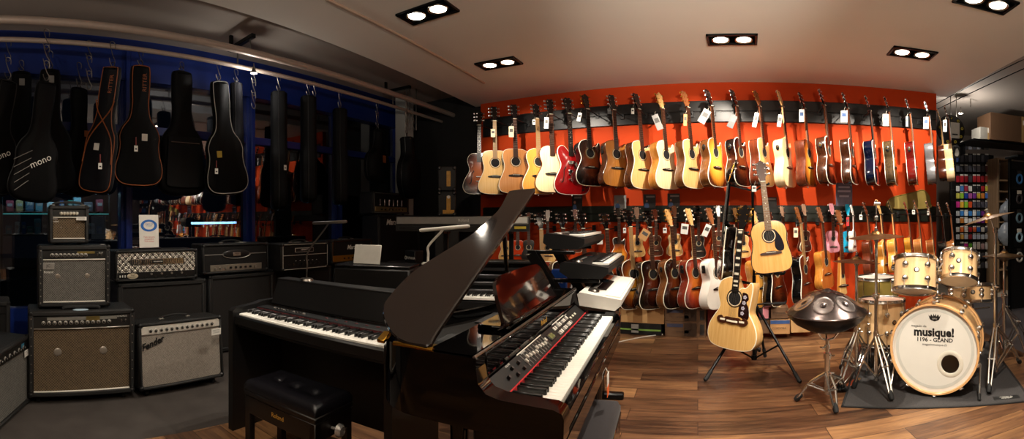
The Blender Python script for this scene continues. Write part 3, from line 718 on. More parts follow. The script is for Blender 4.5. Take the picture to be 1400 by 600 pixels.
uke(1136, 278, 345, 26, 'pink striped ukulele with a pink headstock and dark fretboard', shape='uke', top=PINK, side=pm('pink_side', '#d98b9b', .3), bind=pm('pink_side', '#d98b9b', .3), neckm=SAP, headm=pm('pink_head', '#e39aa6', .3), peg='white')
low(1145, 287, 402, 40, 'narrow paddle-shaped natural travel guitar', kind='travel', name='travel_guitar', shape='travel', top=NAT2, side=KOA, bind=NATS, neckm=NECKM, headm=NECKM, board=SAP, tilt=3)
uke(1158, 279, 345, 10, 'bright blue ukulele behind the white one', top=pm('cyan_gloss', '#1b9cc4', .2, coat=.4), side=pm('cyan_side', '#157ba5', .25), bind=pm('cyan_side', '#157ba5', .25), neckm=pm('red_band', '#b02418', .4), headm=pm('cyan_gloss', '#1b9cc4', .2, coat=.4), Y=5.36)
uke(1163, 280, 344, 62, 'white ukulele in front of the bright blue one', top=WHITG, side=WHITG, bind=WHITG, neckm=WHITG, headm=WHITG, peg='white', Y=5.2)
low(1180, 276, 374, 62, 'slim dark brown guitar behind the left crash cymbal', kind='mini', shape='dread', top=SAP, side=MAHO, bind=MAHO, neckm=NECKM, headm=MAHO)
low(1198, 273, 380, 60, 'natural small guitar behind the boom stand', kind='mini', shape='grand', top=HONEY, side=KOA, bind=NATS, neckm=NECKL, headm=NECKL)
low(1214, 274, 372, 62, 'honey coloured guitar with six chrome tuners above the first rack tom', kind='mini', shape='grand', top=HONEY, side=HONEY, bind=NATS, neckm=NECKL, headm=BLKG)
low(1236, 276, 366, 64, 'amber guitar with a red headstock, edge-on above the first rack tom', kind='mini', shape='grand', top=CEDAR, side=wood('amber_gold', '#b5761f', '#cf9436', .2), bind=EBONY, neckm=NECKM, headm=MAHR)
low(1249, 273, 372, 64, 'glossy brown guitar edge-on with a white tag, behind the first rack tom', kind='mini', shape='grand', top=SPRU, side=wood('tan_side', '#a5652f', '#c08148', .15), bind=NATS, neckm=NECKM, headm=NECKM)
low(1266, 275, 372, 64, 'reddish brown guitar edge-on between two rack toms', kind='mini', shape='grand', top=CEDAR, side=wood('russet_side', '#8c4a22', '#a9602f', .15), bind=NATS, neckm=NECKM, headm=NECKM)
low(1282, 277, 374, 64, 'black guitar edge-on at the red wall\'s right end', kind='mini', shape='grand', top=BLKG, side=BLKG, bind=BLKG, neckm=BLKG, headm=NECKM)
low(1294, 277, 374, 62, 'tan guitar edge-on past the red wall\'s right end', kind='mini', shape='grand', top=CEDAR, side=wood('sandy_side', '#9a5a2c', '#b97b45', .2), bind=NATS, neckm=NECKM, headm=NECKM, Y=5.35)

# the yoke each one hangs from
for loc, rz, s, kind in hooks:
    t = thing('guitar_hanger', 'black yoke hanger on the slatwall, under the headstock of a hanging instrument', 'hanger', (loc.x, min(loc.y+.0, WALLY-.03), loc.z), 0, 'yoke hangers on the slatwall')
    L = max(.06, WALLY-.024-loc.y)
    mb = MB(); mb.tube([(0, L, .0), (0, .07*s, -.0), (0, .045*s, .0)], .006, 6); mb.box((0, L-.006, 0), (.05, .012, .07), .004)
    mb.build('arm', BLACK, t)
    k = s*(1 if kind not in ('uke', 'tenor') else .8)
    pts = [(-.034*k, -.014*k, .004), (-.032*k, .018*k, 0), (-.012*k, .034*k, 0), (.012*k, .034*k, 0), (.032*k, .018*k, 0), (.034*k, -.014*k, .004)]
    mb = MB(); mb.tube(spline([tuple(Matrix.Rotation(rz, 3, 'Z') @ Vector(p)) for p in pts], 3, False), .0055, 6); mb.build('yoke', BLACK, t)
# ================================================================ triple guitar stand and its three guitars
sc0 = P(1031, 300, 4.12); sx, sy = sc0.x, sc0.y
t = thing('guitar_stand', 'black three-way floor stand holding the jumbo, the small natural guitar and the black one', 'guitar stand', (sx, sy, 0))
def loc2(p): return Vector((p.x-sx, p.y-sy, p.z))
mb = MB(); mb.cyl((0, 0, .06), (0, 0, .80), .017); mb.cyl((0, 0, .7), (-.015, 0, 1.62), .012); mb.cyl((0, 0, .5), (0, 0, .58), .026); mb.cyl((0, 0, .05), (0, 0, .09), .026)
mb.build('column', METALB, t)
feet = [onz(965, 521), onz(1093, 524), onz(1046, 489)]
for f in feet:
    q = loc2(f); q.z = .018
    d = Vector((q.x, q.y, 0)).normalized()
    lg = MB().tube([d*.03+Vector((0, 0, .54)), q], .0125, 10).build('leg', METALB, t)
    e = q-(q-(d*.03+Vector((0, 0, .54)))).normalized()*.08
    MB().tube([e, q, q+Vector((d.x, d.y, -.2))*.015], [.017, .017, .013], 10).build('rubber_foot', RUBBER, lg)
    m = q*.55+(d*.03+Vector((0, 0, .54)))*.45
    MB().tube([d*.024+Vector((0, 0, .07)), m], .008, 8).build('brace', METALB, t)
# lower rests and top yokes, one pair per guitar
for a, z in ((R(-2), .55), (R(-82), .205), (R(-112), .205), (R(-20), .825), (R(-62), .825), (R(150), .738), (R(195), .738)):
    d = Vector((cos(a), sin(a), 0))
    r = MB().tube([d*.02+Vector((0, 0, z-.01)), d*.11+Vector((0, 0, z)), d*.27+Vector((0, 0, z+.0))], .008, 8).build('rest_arm', METALB, t)
    MB().tube([d*.18+Vector((0, 0, z)), d*.275+Vector((0, 0, z)), d*.285+Vector((0, 0, z+.02))], .013, 10).build('foam_sleeve', RUBBER, r)
for px, py, dd in ((1016, 318, 3.80), (1044, 252, 3.9), (1000, 253, 4.12)):
    p = loc2(P(px, py, dd)); o = Vector((-.01, 0, p.z-.03))
    y = MB().tube([Vector((-.012, 0, min(1.6, p.z-.05))), Vector((p.x*.5, p.y*.5, p.z-.03)), p+Vector((0, .03, 0))], .008, 8).build('yoke_arm', METALB, t)
    MB().tube(spline([tuple(p+Vector(q)) for q in ((-.04, -.045, .005), (-.04, .01, 0), (0, .035, 0), (.04, .01, 0), (.04, -.045, .005))], 3, False), .009, 8).build('yoke', RUBBER, y)
def stood(px, py, dn, pxb, pyb, db, a, kind, label, tilt, roll, **kw):
    """nut at (px, py) at distance dn; tail at row pyb at distance db"""
    n_ = P(px, py, dn); b_ = P(pxb, pyb, db)
    hh, hn, hb = sized(kind)[:3]
    s = (n_.z-b_.z)/(cos(R(tilt))*cos(R(roll)))/(hn+hb)
    return guitar('acoustic_guitar', label, 'guitar', n_, R(a), kind=kind, s=s, tilt=tilt, roll=roll, detail=2, **kw)
BLOND = wood('blonde_jumbo', '#c99a58', '#dcb272', .18, coat=.6, scale=55)
stood(1013, 314, 3.74, 1003, 487, 3.50, -28, 'full', 'large natural jumbo cutaway guitar with a flowered brown guard, at the front of the stand', 5.5, 3.0, shape='jumbo', cut=True, top=BLOND, side=wood('blonde_side', '#d8a765', '#e6bd80', .2), bind=NUTS, neckm=NECKL, headm=BLKG, head='open', peg='gold', board=EBONY, pick='flower', guardm=pm('tortoise_guard', '#210d0b', .15, coat=.4), bridge='mustache', dots='block', depth=.115)
stood(1043, 248, 3.80, 1057, 374, 3.70, 3, 'mini', 'small natural guitar with a black teardrop guard, upright at the top of the stand', 4, -6.2, shape='pine', top=wood('mini_spruce', '#c98d4a', '#d9a463', .2, coat=.6), side=MAHO, bind=EBONY, neckm=NECKM, headm=wood('dark_head', '#3a2014', '#4d2b1a', .3), head='open', pick='tear', guardm=pm('black_guard', '#15161d', .12, coat=.5), board=wood('mid_board', '#5d4126', '#74532f', .5, coat=0), dots=True)
stood(996, 249, 4.08, 979, 382, 4.02, -80, 'mini', 'black guitar with cream edging turned edge-on, on the left of the stand', 6, 0, shape='grand', cut=True, top=BLKG, side=BLKG, bind=NUTS, neckm=BLKG, headm=BLKG, head='open', board=EBONY, depth=.085)

# ================================================================ handpan
hp = P(1131, 300, 3.22)
t = thing('handpan', 'dark steel handpan resting on a chrome tripod at the front of the planks', 'handpan', (hp.x, hp.y, 0))
def hammered(name, c1, c2, ro):
    m, nt, b = newmat(name); L = nt.links.new
    tc = N(nt, 'ShaderNodeTexCoord'); no = N(nt, 'ShaderNodeTexNoise'); no.inputs['Scale'].default_value = 7; no.inputs['Detail'].default_value = 4; L(tc.outputs['Object'], no.inputs[0])
    cr = N(nt, 'ShaderNodeValToRGB'); e = cr.color_ramp.elements; e[0].color = lin(c1); e[1].color = lin(c2); e[0].position = .35; e[1].position = .7
    L(no.outputs[0], cr.inputs[0]); L(cr.outputs[0], b.inputs['Base Color']); b.inputs['Metallic'].default_value = .95; b.inputs['Roughness'].default_value = ro
    n2 = N(nt, 'ShaderNodeTexNoise'); n2.inputs['Scale'].default_value = 14; L(tc.outputs['Object'], n2.inputs[0]); bp = N(nt, 'ShaderNodeBump'); bp.inputs['Strength'].default_value = .12; bp.inputs['Distance'].default_value = .01; L(n2.outputs[0], bp.inputs['Height']); L(bp.outputs[0], b.inputs['Normal'])
    return m
BSTEEL = hammered('blued_steel', '#3a3230', '#625856', .25)
FSTEEL = hammered('polished_steel', '#8f8684', '#b5adaa', .22)
RZ, RR = .655, .288
fields = [(0, 0, .06)]+[(.182*cos(R(a)), .182*sin(R(a)), .070) for a in (-108, -58, -160, -12, 35, 82, 128, 172)]
prof = []
def domez(r): 
    q = r/RR
    return .155*(1-q**1.75)
n, k = 160, 64
vs = []; fs = []; fm_ = []
for i in range(k+1):
    r = RR*.985*i/k
    for j in range(n):
        a = 2*PI*j/n; x, y = r*cos(a), r*sin(a); z = domez(r)
        for fi, (fx, fy, fr) in enumerate(fields):
            d = hypot(x-fx, y-fy)
            if fi == 0:
                if d < .04: z += .010*(1-(d/.04)**2)
                elif d < fr: z -= .002
            elif d < fr:
                u = d/fr
                z -= .0055*min(1, (1-u)*6)
                if d < .022: z -= .008*(1-(d/.022)**2)
        vs.append((x, y, RZ+z))
for i in range(k):
    for j in range(n):
        j2 = (j+1) % n; fs.append((i*n+j, i*n+j2, (i+1)*n+j2, (i+1)*n+j))
        r = RR*.985*(i+.5)/k; a = 2*PI*(j+.5)/n; x, y = r*cos(a), r*sin(a)
        fm_.append(1 if any(.021 < hypot(x-fx, y-fy) < fr*.96 for fx, fy, fr in fields[1:]) else 0)
MB().add(vs, fs, fm_).build('upper_shell', [BSTEEL, FSTEEL], t, sharp=60)
MB().lathe([(RR*.98, RZ+.001), (RR*.93, RZ-.03), (RR*.78, RZ-.075), (RR*.55, RZ-.11), (.09, RZ-.135), (.06, RZ-.14), (.055, RZ-.12)], 64).build('lower_shell', pm('dark_blued_steel', '#241f1e', .3, metal=.9), t, sharp=60)
MB().lathe([(RR*.975, RZ+.004), (RR, RZ+.005), (RR*1.012, RZ), (RR, RZ-.005), (RR*.975, RZ-.004)], 72).build('rim', pm('rim_steel', '#6b6362', .2, metal=1), t)
def tri_leg(t, hub, foot, low, m=CHROME, r=.006, gap=.012, name='leg', rub=True):
    """double-braced leg: two rails from the sliding hub to the foot, a brace back to the lower column, a rubber foot"""
    hub, foot, low = Vector(hub), Vector(foot), Vector(low)
    d = (foot-hub); s = Vector((-d.y, d.x, 0)); s = s.normalized() if s.length > 0 else Vector((1, 0, 0))
    kn = hub*.45+foot*.55+Vector((0, 0, .035))
    mb = MB()
    for q in (-1, 1): mb.tube([hub+s*gap*.7*q, kn+s*gap*1.3*q, foot+s*gap*.6*q], r, 8)
    lg = mb.build(name, m, t)
    mb = MB(); mb.tube([low+s*gap*.6, kn*.9+foot*.1+s*gap*1.3], r*.8, 6); mb.tube([low-s*gap*.6, kn*.9+foot*.1-s*gap*1.3], r*.8, 6); mb.cyl(kn*.9+foot*.1-s*gap*2, kn*.9+foot*.1+s*gap*2, r*1.1, n=8)
    mb.build('brace', m, lg)
    u = d.normalized()
    MB().tube([foot-u*.05, foot-u*.01, foot+u*.012], [r*2.0, r*2.6, r*2.0], 10).build('rubber_foot', RUBBER, lg)
    return lg
def wing(t, p, m=CHROME, s=1.0, a=0.0):
    mb = MB(); p = Vector(p); d = Vector((cos(a), sin(a), 0))
    mb.cyl(p, p+d*.03*s, .006*s, n=8); q = p+d*.034*s; w_ = Vector((-d.y, d.x, 0))
    for sg in (-1, 1): mb.tube([q, q+w_*.016*s*sg+d*.012*s, q+w_*.028*s*sg+d*.01*s], [.005*s, .006*s, .004*s], 6)
    return mb.build('wing_nut', m, t)
st = thing('handpan_stand', 'chrome double-braced tripod holding up the steel handpan', 'drum stand', (hp.x, hp.y, 0))
mb = MB(); mb.cyl((0, 0, .08), (0, 0, .34), .019); mb.cyl((0, 0, .33), (0, 0, .37), .027); mb.cyl((0, 0, .3), (0, 0, .47), .013); mb.cyl((0, 0, .40), (0, 0, .425), .02); mb.build('column', CHROME, st)
for a in (R(-30), R(90), R(210)):
    d = Vector((cos(a), sin(a), 0)); MB().tube([Vector((0, 0, .455)), d*.05+Vector((0, 0, .475)), d*.085+Vector((0, 0, .52))], .007, 8).build('basket_arm', CHROME, st)
for f in (onz(1089, 549), onz(1143, 566), onz(1156, 536)):
    tri_leg(st, (0, 0, .235), (f.x-hp.x, f.y-hp.y, .022), (0, 0, .10), r=.0085, gap=.018)
wing(st, (0, 0, .35), a=R(-20)); wing(st, (0, 0, .41), a=R(200)); wing(st, (0, 0, .235), a=R(-60))

# ================================================================ drum mat
mf, mr, bl_ = onz(1150, 557), onz(1412, 549), onz(1190, 484)
ex = (mr-mf).normalized(); ey = Vector((-ex.y, ex.x, 0))
t = thing('drum_mat', 'charcoal felt mat lying under the drum kit', 'rug', (mf.x, mf.y, 0), atan2(ex.y, ex.x))
wm = (mr-mf).length; dm = 1.65
MB().box((wm/2, dm/2, .004), (wm, dm, .008), .002).build('felt', pm('charcoal_felt', '#3f3d3d', .95, var=.5, vs=160, bump=.6, bs=350, spec=.1), t)
mb = MB()
for c_, d_ in (((wm/2, .008, .006), (wm, .018, .010)), ((.008, dm/2, .006), (.018, dm, .010)), ((wm-.008, dm/2, .006), (.018, dm, .010)), ((wm/2, dm-.008, .006), (wm, .018, .010))): mb.box(c_, d_, .003)
mb.build('edging', pm('mat_edge', '#151414', .8), t)
lb = MB().box((wm-.17, .10, .009), (.19, .06, .003), .001).build('label_patch', pm('patch_black', '#080808', .6), t)
text('magasin de\nmusique!', .022, PRINTW, t, (wm-.17, .10, .0112), (0, 0, 0), name='patch_lettering', ext=.0002)

# ================================================================ drums
MAPLE = wood('maple_lacquer', '#c99c66', '#dfb888', .15, coat=.7, axis='x', scale=14)
MAPLEV = wood('maple_lacquer_upright', '#c69c6a', '#deba8c', .15, coat=.7, axis='z', scale=22)
HEADW = pm('coated_drumhead', '#d9d6cd', .5, var=.03)
HEADC = pm('clear_drumhead', '#c9a77f', .12, var=.05)
def axisM(o, z, up=(0, 0, 1)):
    z = Vector(z).normalized(); x = Vector(up).cross(z)
    x = x.normalized() if x.length > 1e-5 else Vector((1, 0, 0)); y = z.cross(x)
    return Matrix.Translation(Vector(o)) @ Matrix((x, y, z)).transposed().to_4x4()
def drum(name, label, M, dia, dep, lugs=8, badge=True, wood_m=None, head_m=None, hoop=CHROME, lugdir=0.0, bottom=True):
    """local z runs up the shell; the batter head is at +dep/2"""
    t = thing(name, label, 'drum', M=M)
    r = dia/2; wm_ = wood_m or MAPLEV
    MB().lathe([(r, -dep/2+.012), (r, dep/2-.012), (r-.006, dep/2-.010), (r-.006, -dep/2+.010), (r, -dep/2+.012)], 48).build('shell', wm_, t)
    for sg, nm in ((1, 'batter_head'), (-1, 'resonant_head')):
        if sg < 0 and not bottom: continue
        z = sg*(dep/2-.010)
        MB().lathe([(0, z+sg*.001), (r-.004, z+sg*.001), (r+.004, z-sg*.004), (r+.004, z-sg*.012)], 40).build(nm, head_m or HEADW, t)
        MB().lathe([(r+.003, z-sg*.014), (r+.012, z-sg*.014), (r+.010, z-sg*.010), (r+.007, z+sg*.008), (r+.010, z+sg*.012), (r+.006, z+sg*.014), (r+.003, z+sg*.010), (r+.003, z-sg*.014)], 48).build('hoop', hoop, t)
    for i in range(lugs):
        a = 2*PI*i/lugs+lugdir
        for sg in (1, -1):
            zz = sg*dep*.2 if dep > .2 else sg*dep*.12
            Mr = Matrix.Rotation(a, 4, 'Z') @ Matrix.Translation((r, 0, zz))
            mb = MB(); mb.ball((.009, 0, 0), .020, 12, 0, Mr, (.7, 1, 1)); mb.cyl((0, 0, 0), (.012, 0, 0), .025, .021, 14, 0, Mr)
            mb.cyl((.013, 0, 0), (.011, 0, sg*(dep/2-abs(zz)-.004)), .0032, n=6, M=Mr); mb.box((.011, 0, sg*(dep/2-abs(zz)-.008)), (.012, .014, .022), .003, 0, Mr)
            mb.build('lug', CHROME, t)
    if badge:
        Mr = Matrix.Rotation(badge if badge is not True else -PI/2, 4, 'Z') @ Matrix.Translation((r, 0, dep*.03)) @ Matrix.Rotation(PI/2, 4, 'Y')
        mb = MB(); mb.lathe([(0, .003), (.012, .003)], 20, 1, Mr); mb.lathe([(.012, .003), (.017, .0025), (.02, 0)], 20, 0, Mr)
        mb.build('badge', [pm('badge_black', '#141416', .3), CHROME], t)
    return t
def frame_at(px, py, d, tiltdir, tilt, spin=0.0):
    """upright drum at a pixel, leaning away by tilt along tiltdir (degrees from +x)"""
    p = P(px, py, d)
    ax = Matrix.Rotation(R(tiltdir), 4, 'Z') @ Matrix.Rotation(R(tilt), 4, 'Y')
    return Matrix.Translation(p) @ ax @ Matrix.Rotation(-R(tiltdir), 4, 'Z')
# bass drum
bp_ = P(1277, 300, 3.34); bf = Vector((-.56, -.83, 0)).normalized()
br_, bdep = .322, .42
bz = br_+.035
Mb = axisM((bp_.x-bf.x*bdep/2, bp_.y-bf.y*bdep/2, bz), bf)
t = thing('bass_drum', 'large maple bass drum with white printed front head, lying on the felt mat', 'drum', M=Mb)
MB().lathe([(br_-.006, -bdep/2+.03), (br_-.006, bdep/2-.03), (br_-.014, bdep/2-.03), (br_-.014, -bdep/2+.03)], 64).build('shell', MAPLE, t)
HOOPW = wood('maple_hoop', '#d39a5e', '#e6b985', .18, coat=.6, scale=12)
for sg in (1, -1):
    z = sg*(bdep/2)
    MB().lathe([(br_-.004, z-sg*.045), (br_+.010, z-sg*.045), (br_+.010, z-sg*.002), (br_+.008, z), (br_-.004, z), (br_-.006, z-sg*.002), (br_-.006, z-sg*.045)], 72).build('hoop', HOOPW, t)
    zz = z-sg*.022
    if sg > 0:
        px_, py_ = .115, -.105; ph = .072
        n = 64; vs = []; fs = []      # head with a port hole: ring between rim and hole
        for j in range(n):
            a = 2*PI*j/n; vs.append(((br_-.006)*cos(a), (br_-.006)*sin(a), zz)); vs.append((px_+ph*cos(a), py_+ph*sin(a), zz))
        for j in range(n):
            k = (j+1) % n; fs.append((2*j, 2*k, 2*k+1, 2*j+1))
        MB().add(vs, fs).build('front_head', HEADW, t)
        MB().lathe([(ph*.92, .001), (ph*1.0, .004), (ph*1.3, .003), (ph*1.36, .0005)], 40, M=Matrix.Translation((px_, py_, zz))).build('port_ring', pm('port_ring', '#cfcabb', .4), t)
        MB().lathe([(br_-.03, .0012), (br_-.052, .0012)], 72, M=Matrix.Translation((0, 0, zz))).build('head_ring', pm('frosted_ring', '#c3c3bb', .5), t)
        L_ = pm('drum_print', '#101010', .5, var=0)
        text('musique!', .085, L_, t, (-.005, .118, zz+.001), (0, 0, 0), 'head_lettering', ext=.0003, offset=.0035, sx=.98)
        text('magasin de', .026, L_, t, (-.118, .162, zz+.001), (0, 0, 0), 'head_lettering', ext=.0003)
        text('1196 - GLAND', .040, L_, t, (.0, .064, zz+.001), (0, 0, 0), 'head_lettering', ext=.0003, offset=.001, sx=1.08)
        text('magasinmusique.ch', .024, L_, t, (.0, .030, zz+.001), (0, 0, 0), 'head_lettering', ext=.0003)
        mb = MB()          # crown emblem
        cw = spline([(-.045,.026),(-.033,.012),(-.026,.03),(-.012,.013),(-.009,.036),(0,.018),(.009,.036),(.012,.013),(.026,.03),(.033,.012),(.045,.026),(.034,-.008),(.018,-.016),(0,-.022),(-.018,-.016),(-.034,-.008)], 2)
        mb.add([(x, y+.222, zz+.0012) for x, y in cw][::-1], [tuple(range(len(cw)))]); mb.build('crown_emblem', L_, t)
        text('REMO', .013, HEADW, t, (0, .219, zz+.0016), (0, 0, 0), 'head_lettering', ext=.0002)
    else: MB().disc(br_-.006, zz, 48).build('batter_head', HEADW, t)
for i in range(10):
    a = 2*PI*(i+.5)/10
    Mr = Matrix.Rotation(a, 4, 'Z')
    for sg in (1, -1):
        mb = MB(); mb.box((br_+.016, 0, sg*(bdep/2-.02)), (.012, .026, .06), .004, 0, Mr); mb.cyl((br_+.02, 0, sg*(bdep/2-.0)), (br_+.012, 0, sg*.10), .0045, n=8, M=Mr)
        mb.cyl((br_+.022, -.014, sg*(bdep/2-.012)), (br_+.022, .014, sg*(bdep/2-.012)), .006, n=8, M=Mr); mb.build('claw', CHROME, t)
        mb = MB(); mb.ball((br_+.006, 0, sg*.09), .018, 10, 0, Mr, (.7, 1, 1)); mb.cyl((br_-.008, 0, sg*.09), (br_+.006, 0, sg*.09), .021, n=12, M=Mr); mb.build('lug', CHROME, t)
for sx_ in (-1, 1):
    a = R(-90+sx_*38)
    p0 = Vector((br_*cos(a), br_*sin(a), .05)); p1 = Vector((sx_*.33, -bz+.028, .22)); p0 = Vector((sx_*br_*.92, -br_*.35, .06))
    sp = MB().tube([p0, p0+Vector((sx_*.03, -.02, .02)), p1], .0075, 8).build('spur', CHROME, t)
    MB().tube([p1-(p1-p0).normalized()*.03, p1+(p1-p0).normalized()*.014], [.013, .010], 10).build('rubber_foot', RUBBER, sp)
# rack toms, floor tom, snare, gold drum
away = 70
drum('rack_tom', 'wide maple rack tom mounted over the bass drum, left of the two', frame_at(1251, 376, 3.42, 65, 19), .315, .255, 6, badge=R(-107), lugdir=R(-107-30))
drum('rack_tom', 'narrower maple rack tom tipped further back, above the snare drum', frame_at(1312, 366, 3.55, 58, 27), .275, .235, 6, badge=R(-120), lugdir=R(-112-30))
M_ = frame_at(1206, 438, 3.98, 60, 3)
ft = drum('floor_tom', 'maple floor tom standing between the boom stand and the bass drum', M_, .385, .38, 8, badge=R(-75), lugdir=R(-95), head_m=pm('rosy_drumhead', '#d7b3a1', .25, var=.05))
for a in (R(-140), R(-20), R(100)):
    zb = -(M_.translation.z)+.012
    x, y = .210*cos(a), .210*sin(a)
    lg = MB().tube([(x, y, .02), (x, y, zb+.06), (x*1.08, y*1.08, zb+.02)], .0065, 8).build('leg', CHROME, ft)
    MB().tube([(x*1.06, y*1.06, zb+.035), (x*1.09, y*1.09, zb+.006)], [.012, .013], 10).build('rubber_foot', RUBBER, lg)
    MB().box((x*.96, y*.96, -.02), (.03, .03, .05), .006).build('leg_bracket', CHROME, ft)
sn = drum('snare_drum', 'shallow maple snare drum under the tipped rack tom', frame_at(1327, 400, 4.0, 62, 9), .37, .16, 8, badge=R(-112), lugdir=R(-112-22))
gd = P(1199, 300, 4.62)
t2 = drum('floor_tom', 'plain olive gold drum standing behind the maple floor tom', Matrix.Translation((gd.x, gd.y, .42)), .40, .62, 8, badge=None, wood_m=pm('gold_sparkle', '#8d7a3c', .3, metal=.35, var=.2, vs=300), lugdir=R(-100))
for a in (R(-140), R(-20), R(100)):
    x, y = .215*cos(a), .215*sin(a); MB().tube([(x, y, -.1), (x, y, -.43)], .007, 8).build('leg', CHROME, t2)

# ---- hardware
def col_stand(name, label, px, d, zhub, feet, ztop, segs=((.0165, .6), (.012, 1.0)), m=CHROME, cat='cymbal stand', r=.0085):
    c = P(px, 300, d)
    t = thing(name, label, cat, (c.x, c.y, 0))
    z0 = .07; mb = MB(); zz = z0
    for rr, fr in segs:
        z1 = z0+(ztop-z0)*fr; mb.cyl((0, 0, zz), (0, 0, z1), rr, n=12); mb.cyl((0, 0, z1-.025), (0, 0, z1+.012), rr*1.7, n=12); zz = z1-.01
    mb.cyl((0, 0, zhub-.03), (0, 0, zhub+.025), .022, n=12); mb.build('column', m, t)
    for f in feet:
        q = f if isinstance(f, Vector) else onz(*f)
        tri_leg(t, (0, 0, zhub), (q.x-c.x, q.y-c.y, .036), (0, 0, .09), m, r=r, gap=.015)
    wing(t, (0, 0, zhub), m, a=R(-50))
    for rr, fr in segs[:-1]: wing(t, (0, 0, z0+(ztop-z0)*fr), m, a=R(-120))
    return t, c
def bronze():
    m, nt, b = newmat('bronze'); L = nt.links.new
    tc = N(nt, 'ShaderNodeTexCoord'); wv = N(nt, 'ShaderNodeTexWave', wave_type='RINGS', rings_direction='Z'); wv.inputs['Scale'].default_value = 60; wv.inputs['Distortion'].default_value = .5
    L(tc.outputs['Object'], wv.inputs[0]); bp = N(nt, 'ShaderNodeBump'); bp.inputs['Strength'].default_value = .3; bp.inputs['Distance'].default_value = .001; L(wv.outputs['Fac'], bp.inputs['Height']); L(bp.outputs[0], b.inputs['Normal'])
    b.inputs['Base Color'].default_value = lin('#8a6840'); b.inputs['Metallic'].default_value = 1; b.inputs['Roughness'].default_value = .33
    return m
BRONZE = bronze()
def cymbal(label, p, r, tilt=0, tdir=0, pair=False):
    M = Matrix.Translation(p) @ Matrix.Rotation(R(tdir), 4, 'Z') @ Matrix.Rotation(R(tilt), 4, 'Y')
    t = thing('cymbal', label, 'cymbal', M=M)
    pr = [(.009, .030), (.014, .029), (.03, .022), (.04, .010), (.045, .004), (r*.6, -.006), (r, -.022), (r, -.0235), (r*.6, -.008), (.045, .002), (.03, .02), (.009, .028)]
    MB().lathe(pr, 56).build('bow', BRONZE, t, sharp=50)
    if pair: MB().lathe([(.006, -.075), (.03, -.067), (.045, -.052), (r, -.026), (r, -.0275), (.045, -.054), (.006, -.078)], 56).build('lower_bow', BRONZE, t, sharp=50)
    mb = MB(); mb.cyl((0, 0, .030), (0, 0, .042), .014, n=12); mb.build('felt_washer', pm('felt_grey', '#3b3835', .9), t)
    wg = MB(); wg.cyl((0, 0, .040), (0, 0, .075), .004, n=8); wg.ball((0, 0, .052), .009, 8); wg.box((0, 0, .054), (.034, .006, .010), .002); wg.build('wing_nut', CHROME, t)
    return t
S1 = col_stand('cymbal_stand', 'tall chrome boom stand with double-braced legs left of the bass drum', 1198, 3.52, .42, [(1219, 551), (1168, 533), (1222, 512)], 1.16)
p1 = Vector((S1[1].x, S1[1].y, 1.185)); cymbal('crash cymbal seen edge-on above the first rack tom\'s left', p1, .212, 3, 200)
mb = MB(); mb.cyl((0, 0, 1.15), (0, 0, 1.45), .0055, n=10); mb.box((0, 0, 1.31), (.03, .03, .04), .006); mb.cyl((-.02, 0, 1.42), (.03, .0, 1.42), .014); mb.build('upper_tube', CHROME, S1[0])
S2 = col_stand('cymbal_stand', 'chrome hi-hat stand between the handpan and the boom stand', 1171, 3.72, .40, [(1147, 538), (1150, 508), (1190, 505)], .955)
p2 = Vector((S2[1].x, S2[1].y, .975)); cymbal('cymbal on the stand just right of the handpan, below the highest one', p2, .195, 4, 30)
pd = onz(1150, 534); 
t = thing('hi_hat_pedal', 'flat chrome pedal lying slanted on the felt mat by the hi-hat stand', 'pedal', (pd.x, pd.y, 0), R(48))
MB().box((.16, 0, .065), (.30, .07, .010), .003, M=Matrix.Rotation(R(-17), 4, 'Y')).build('footboard', STEEL, t); MB().box((.02, 0, .014), (.06, .085, .024), .006).build('heel_plate', RUBBER, t)
MB().box((.15, 0, .006), (.30, .05, .006), .002).build('base_plate', CHROME, t); MB().disc(.012, 0, 12, M=Matrix.Translation((.13, 0, .073+.02)) @ Matrix.Rotation(R(-17), 4, 'Y')).build('maker_badge', pm('teal_badge', '#2c9a86', .4), t)
S3 = col_stand('cymbal_stand', 'chrome boom stand right of the bass drum, its cymbal tilted', 1361, 3.72, .44, [(1352, 541), (1394, 500), (1362, 492)], 1.22)
p3 = Vector((S3[1].x, S3[1].y, 1.325)); cymbal('tilted cymbal in front of the coloured packets, highest at the right', p3+Vector((-.07, -.0, 0)), .215, -15, -30)
mb = MB(); mb.tube([(0, 0, 1.2), (-.03, 0, 1.27), (-.07, 0, 1.36)], .0055, 8); mb.build('tilter', CHROME, S3[0])
S4 = col_stand('cymbal_stand', 'second chrome stand behind the boom stand, at the picture\'s right edge', 1373, 4.25, .50, [(1405, 494), (1402, 462), (1355, 470)], .96)
p4 = Vector((S4[1].x, S4[1].y, .985)); cymbal('pair of hi-hat cymbals at the right, under the tilted one', p4, .20, 3, 60, pair=True)
S5 = col_stand('snare_stand', 'low chrome basket stand carrying the shallow snare drum', 1328, 4.0, .33, [(1330, 489), (1345, 474), (1318, 474)], .56, cat='drum stand')
for a in (R(-30), R(90), R(210)):
    d = Vector((cos(a), sin(a), 0)); MB().tube([Vector((0, 0, .52)), d*.13+Vector((0, 0, .535)), d*.165+Vector((0, 0, .54))], .007, 8).build('basket_arm', CHROME, S5[0])
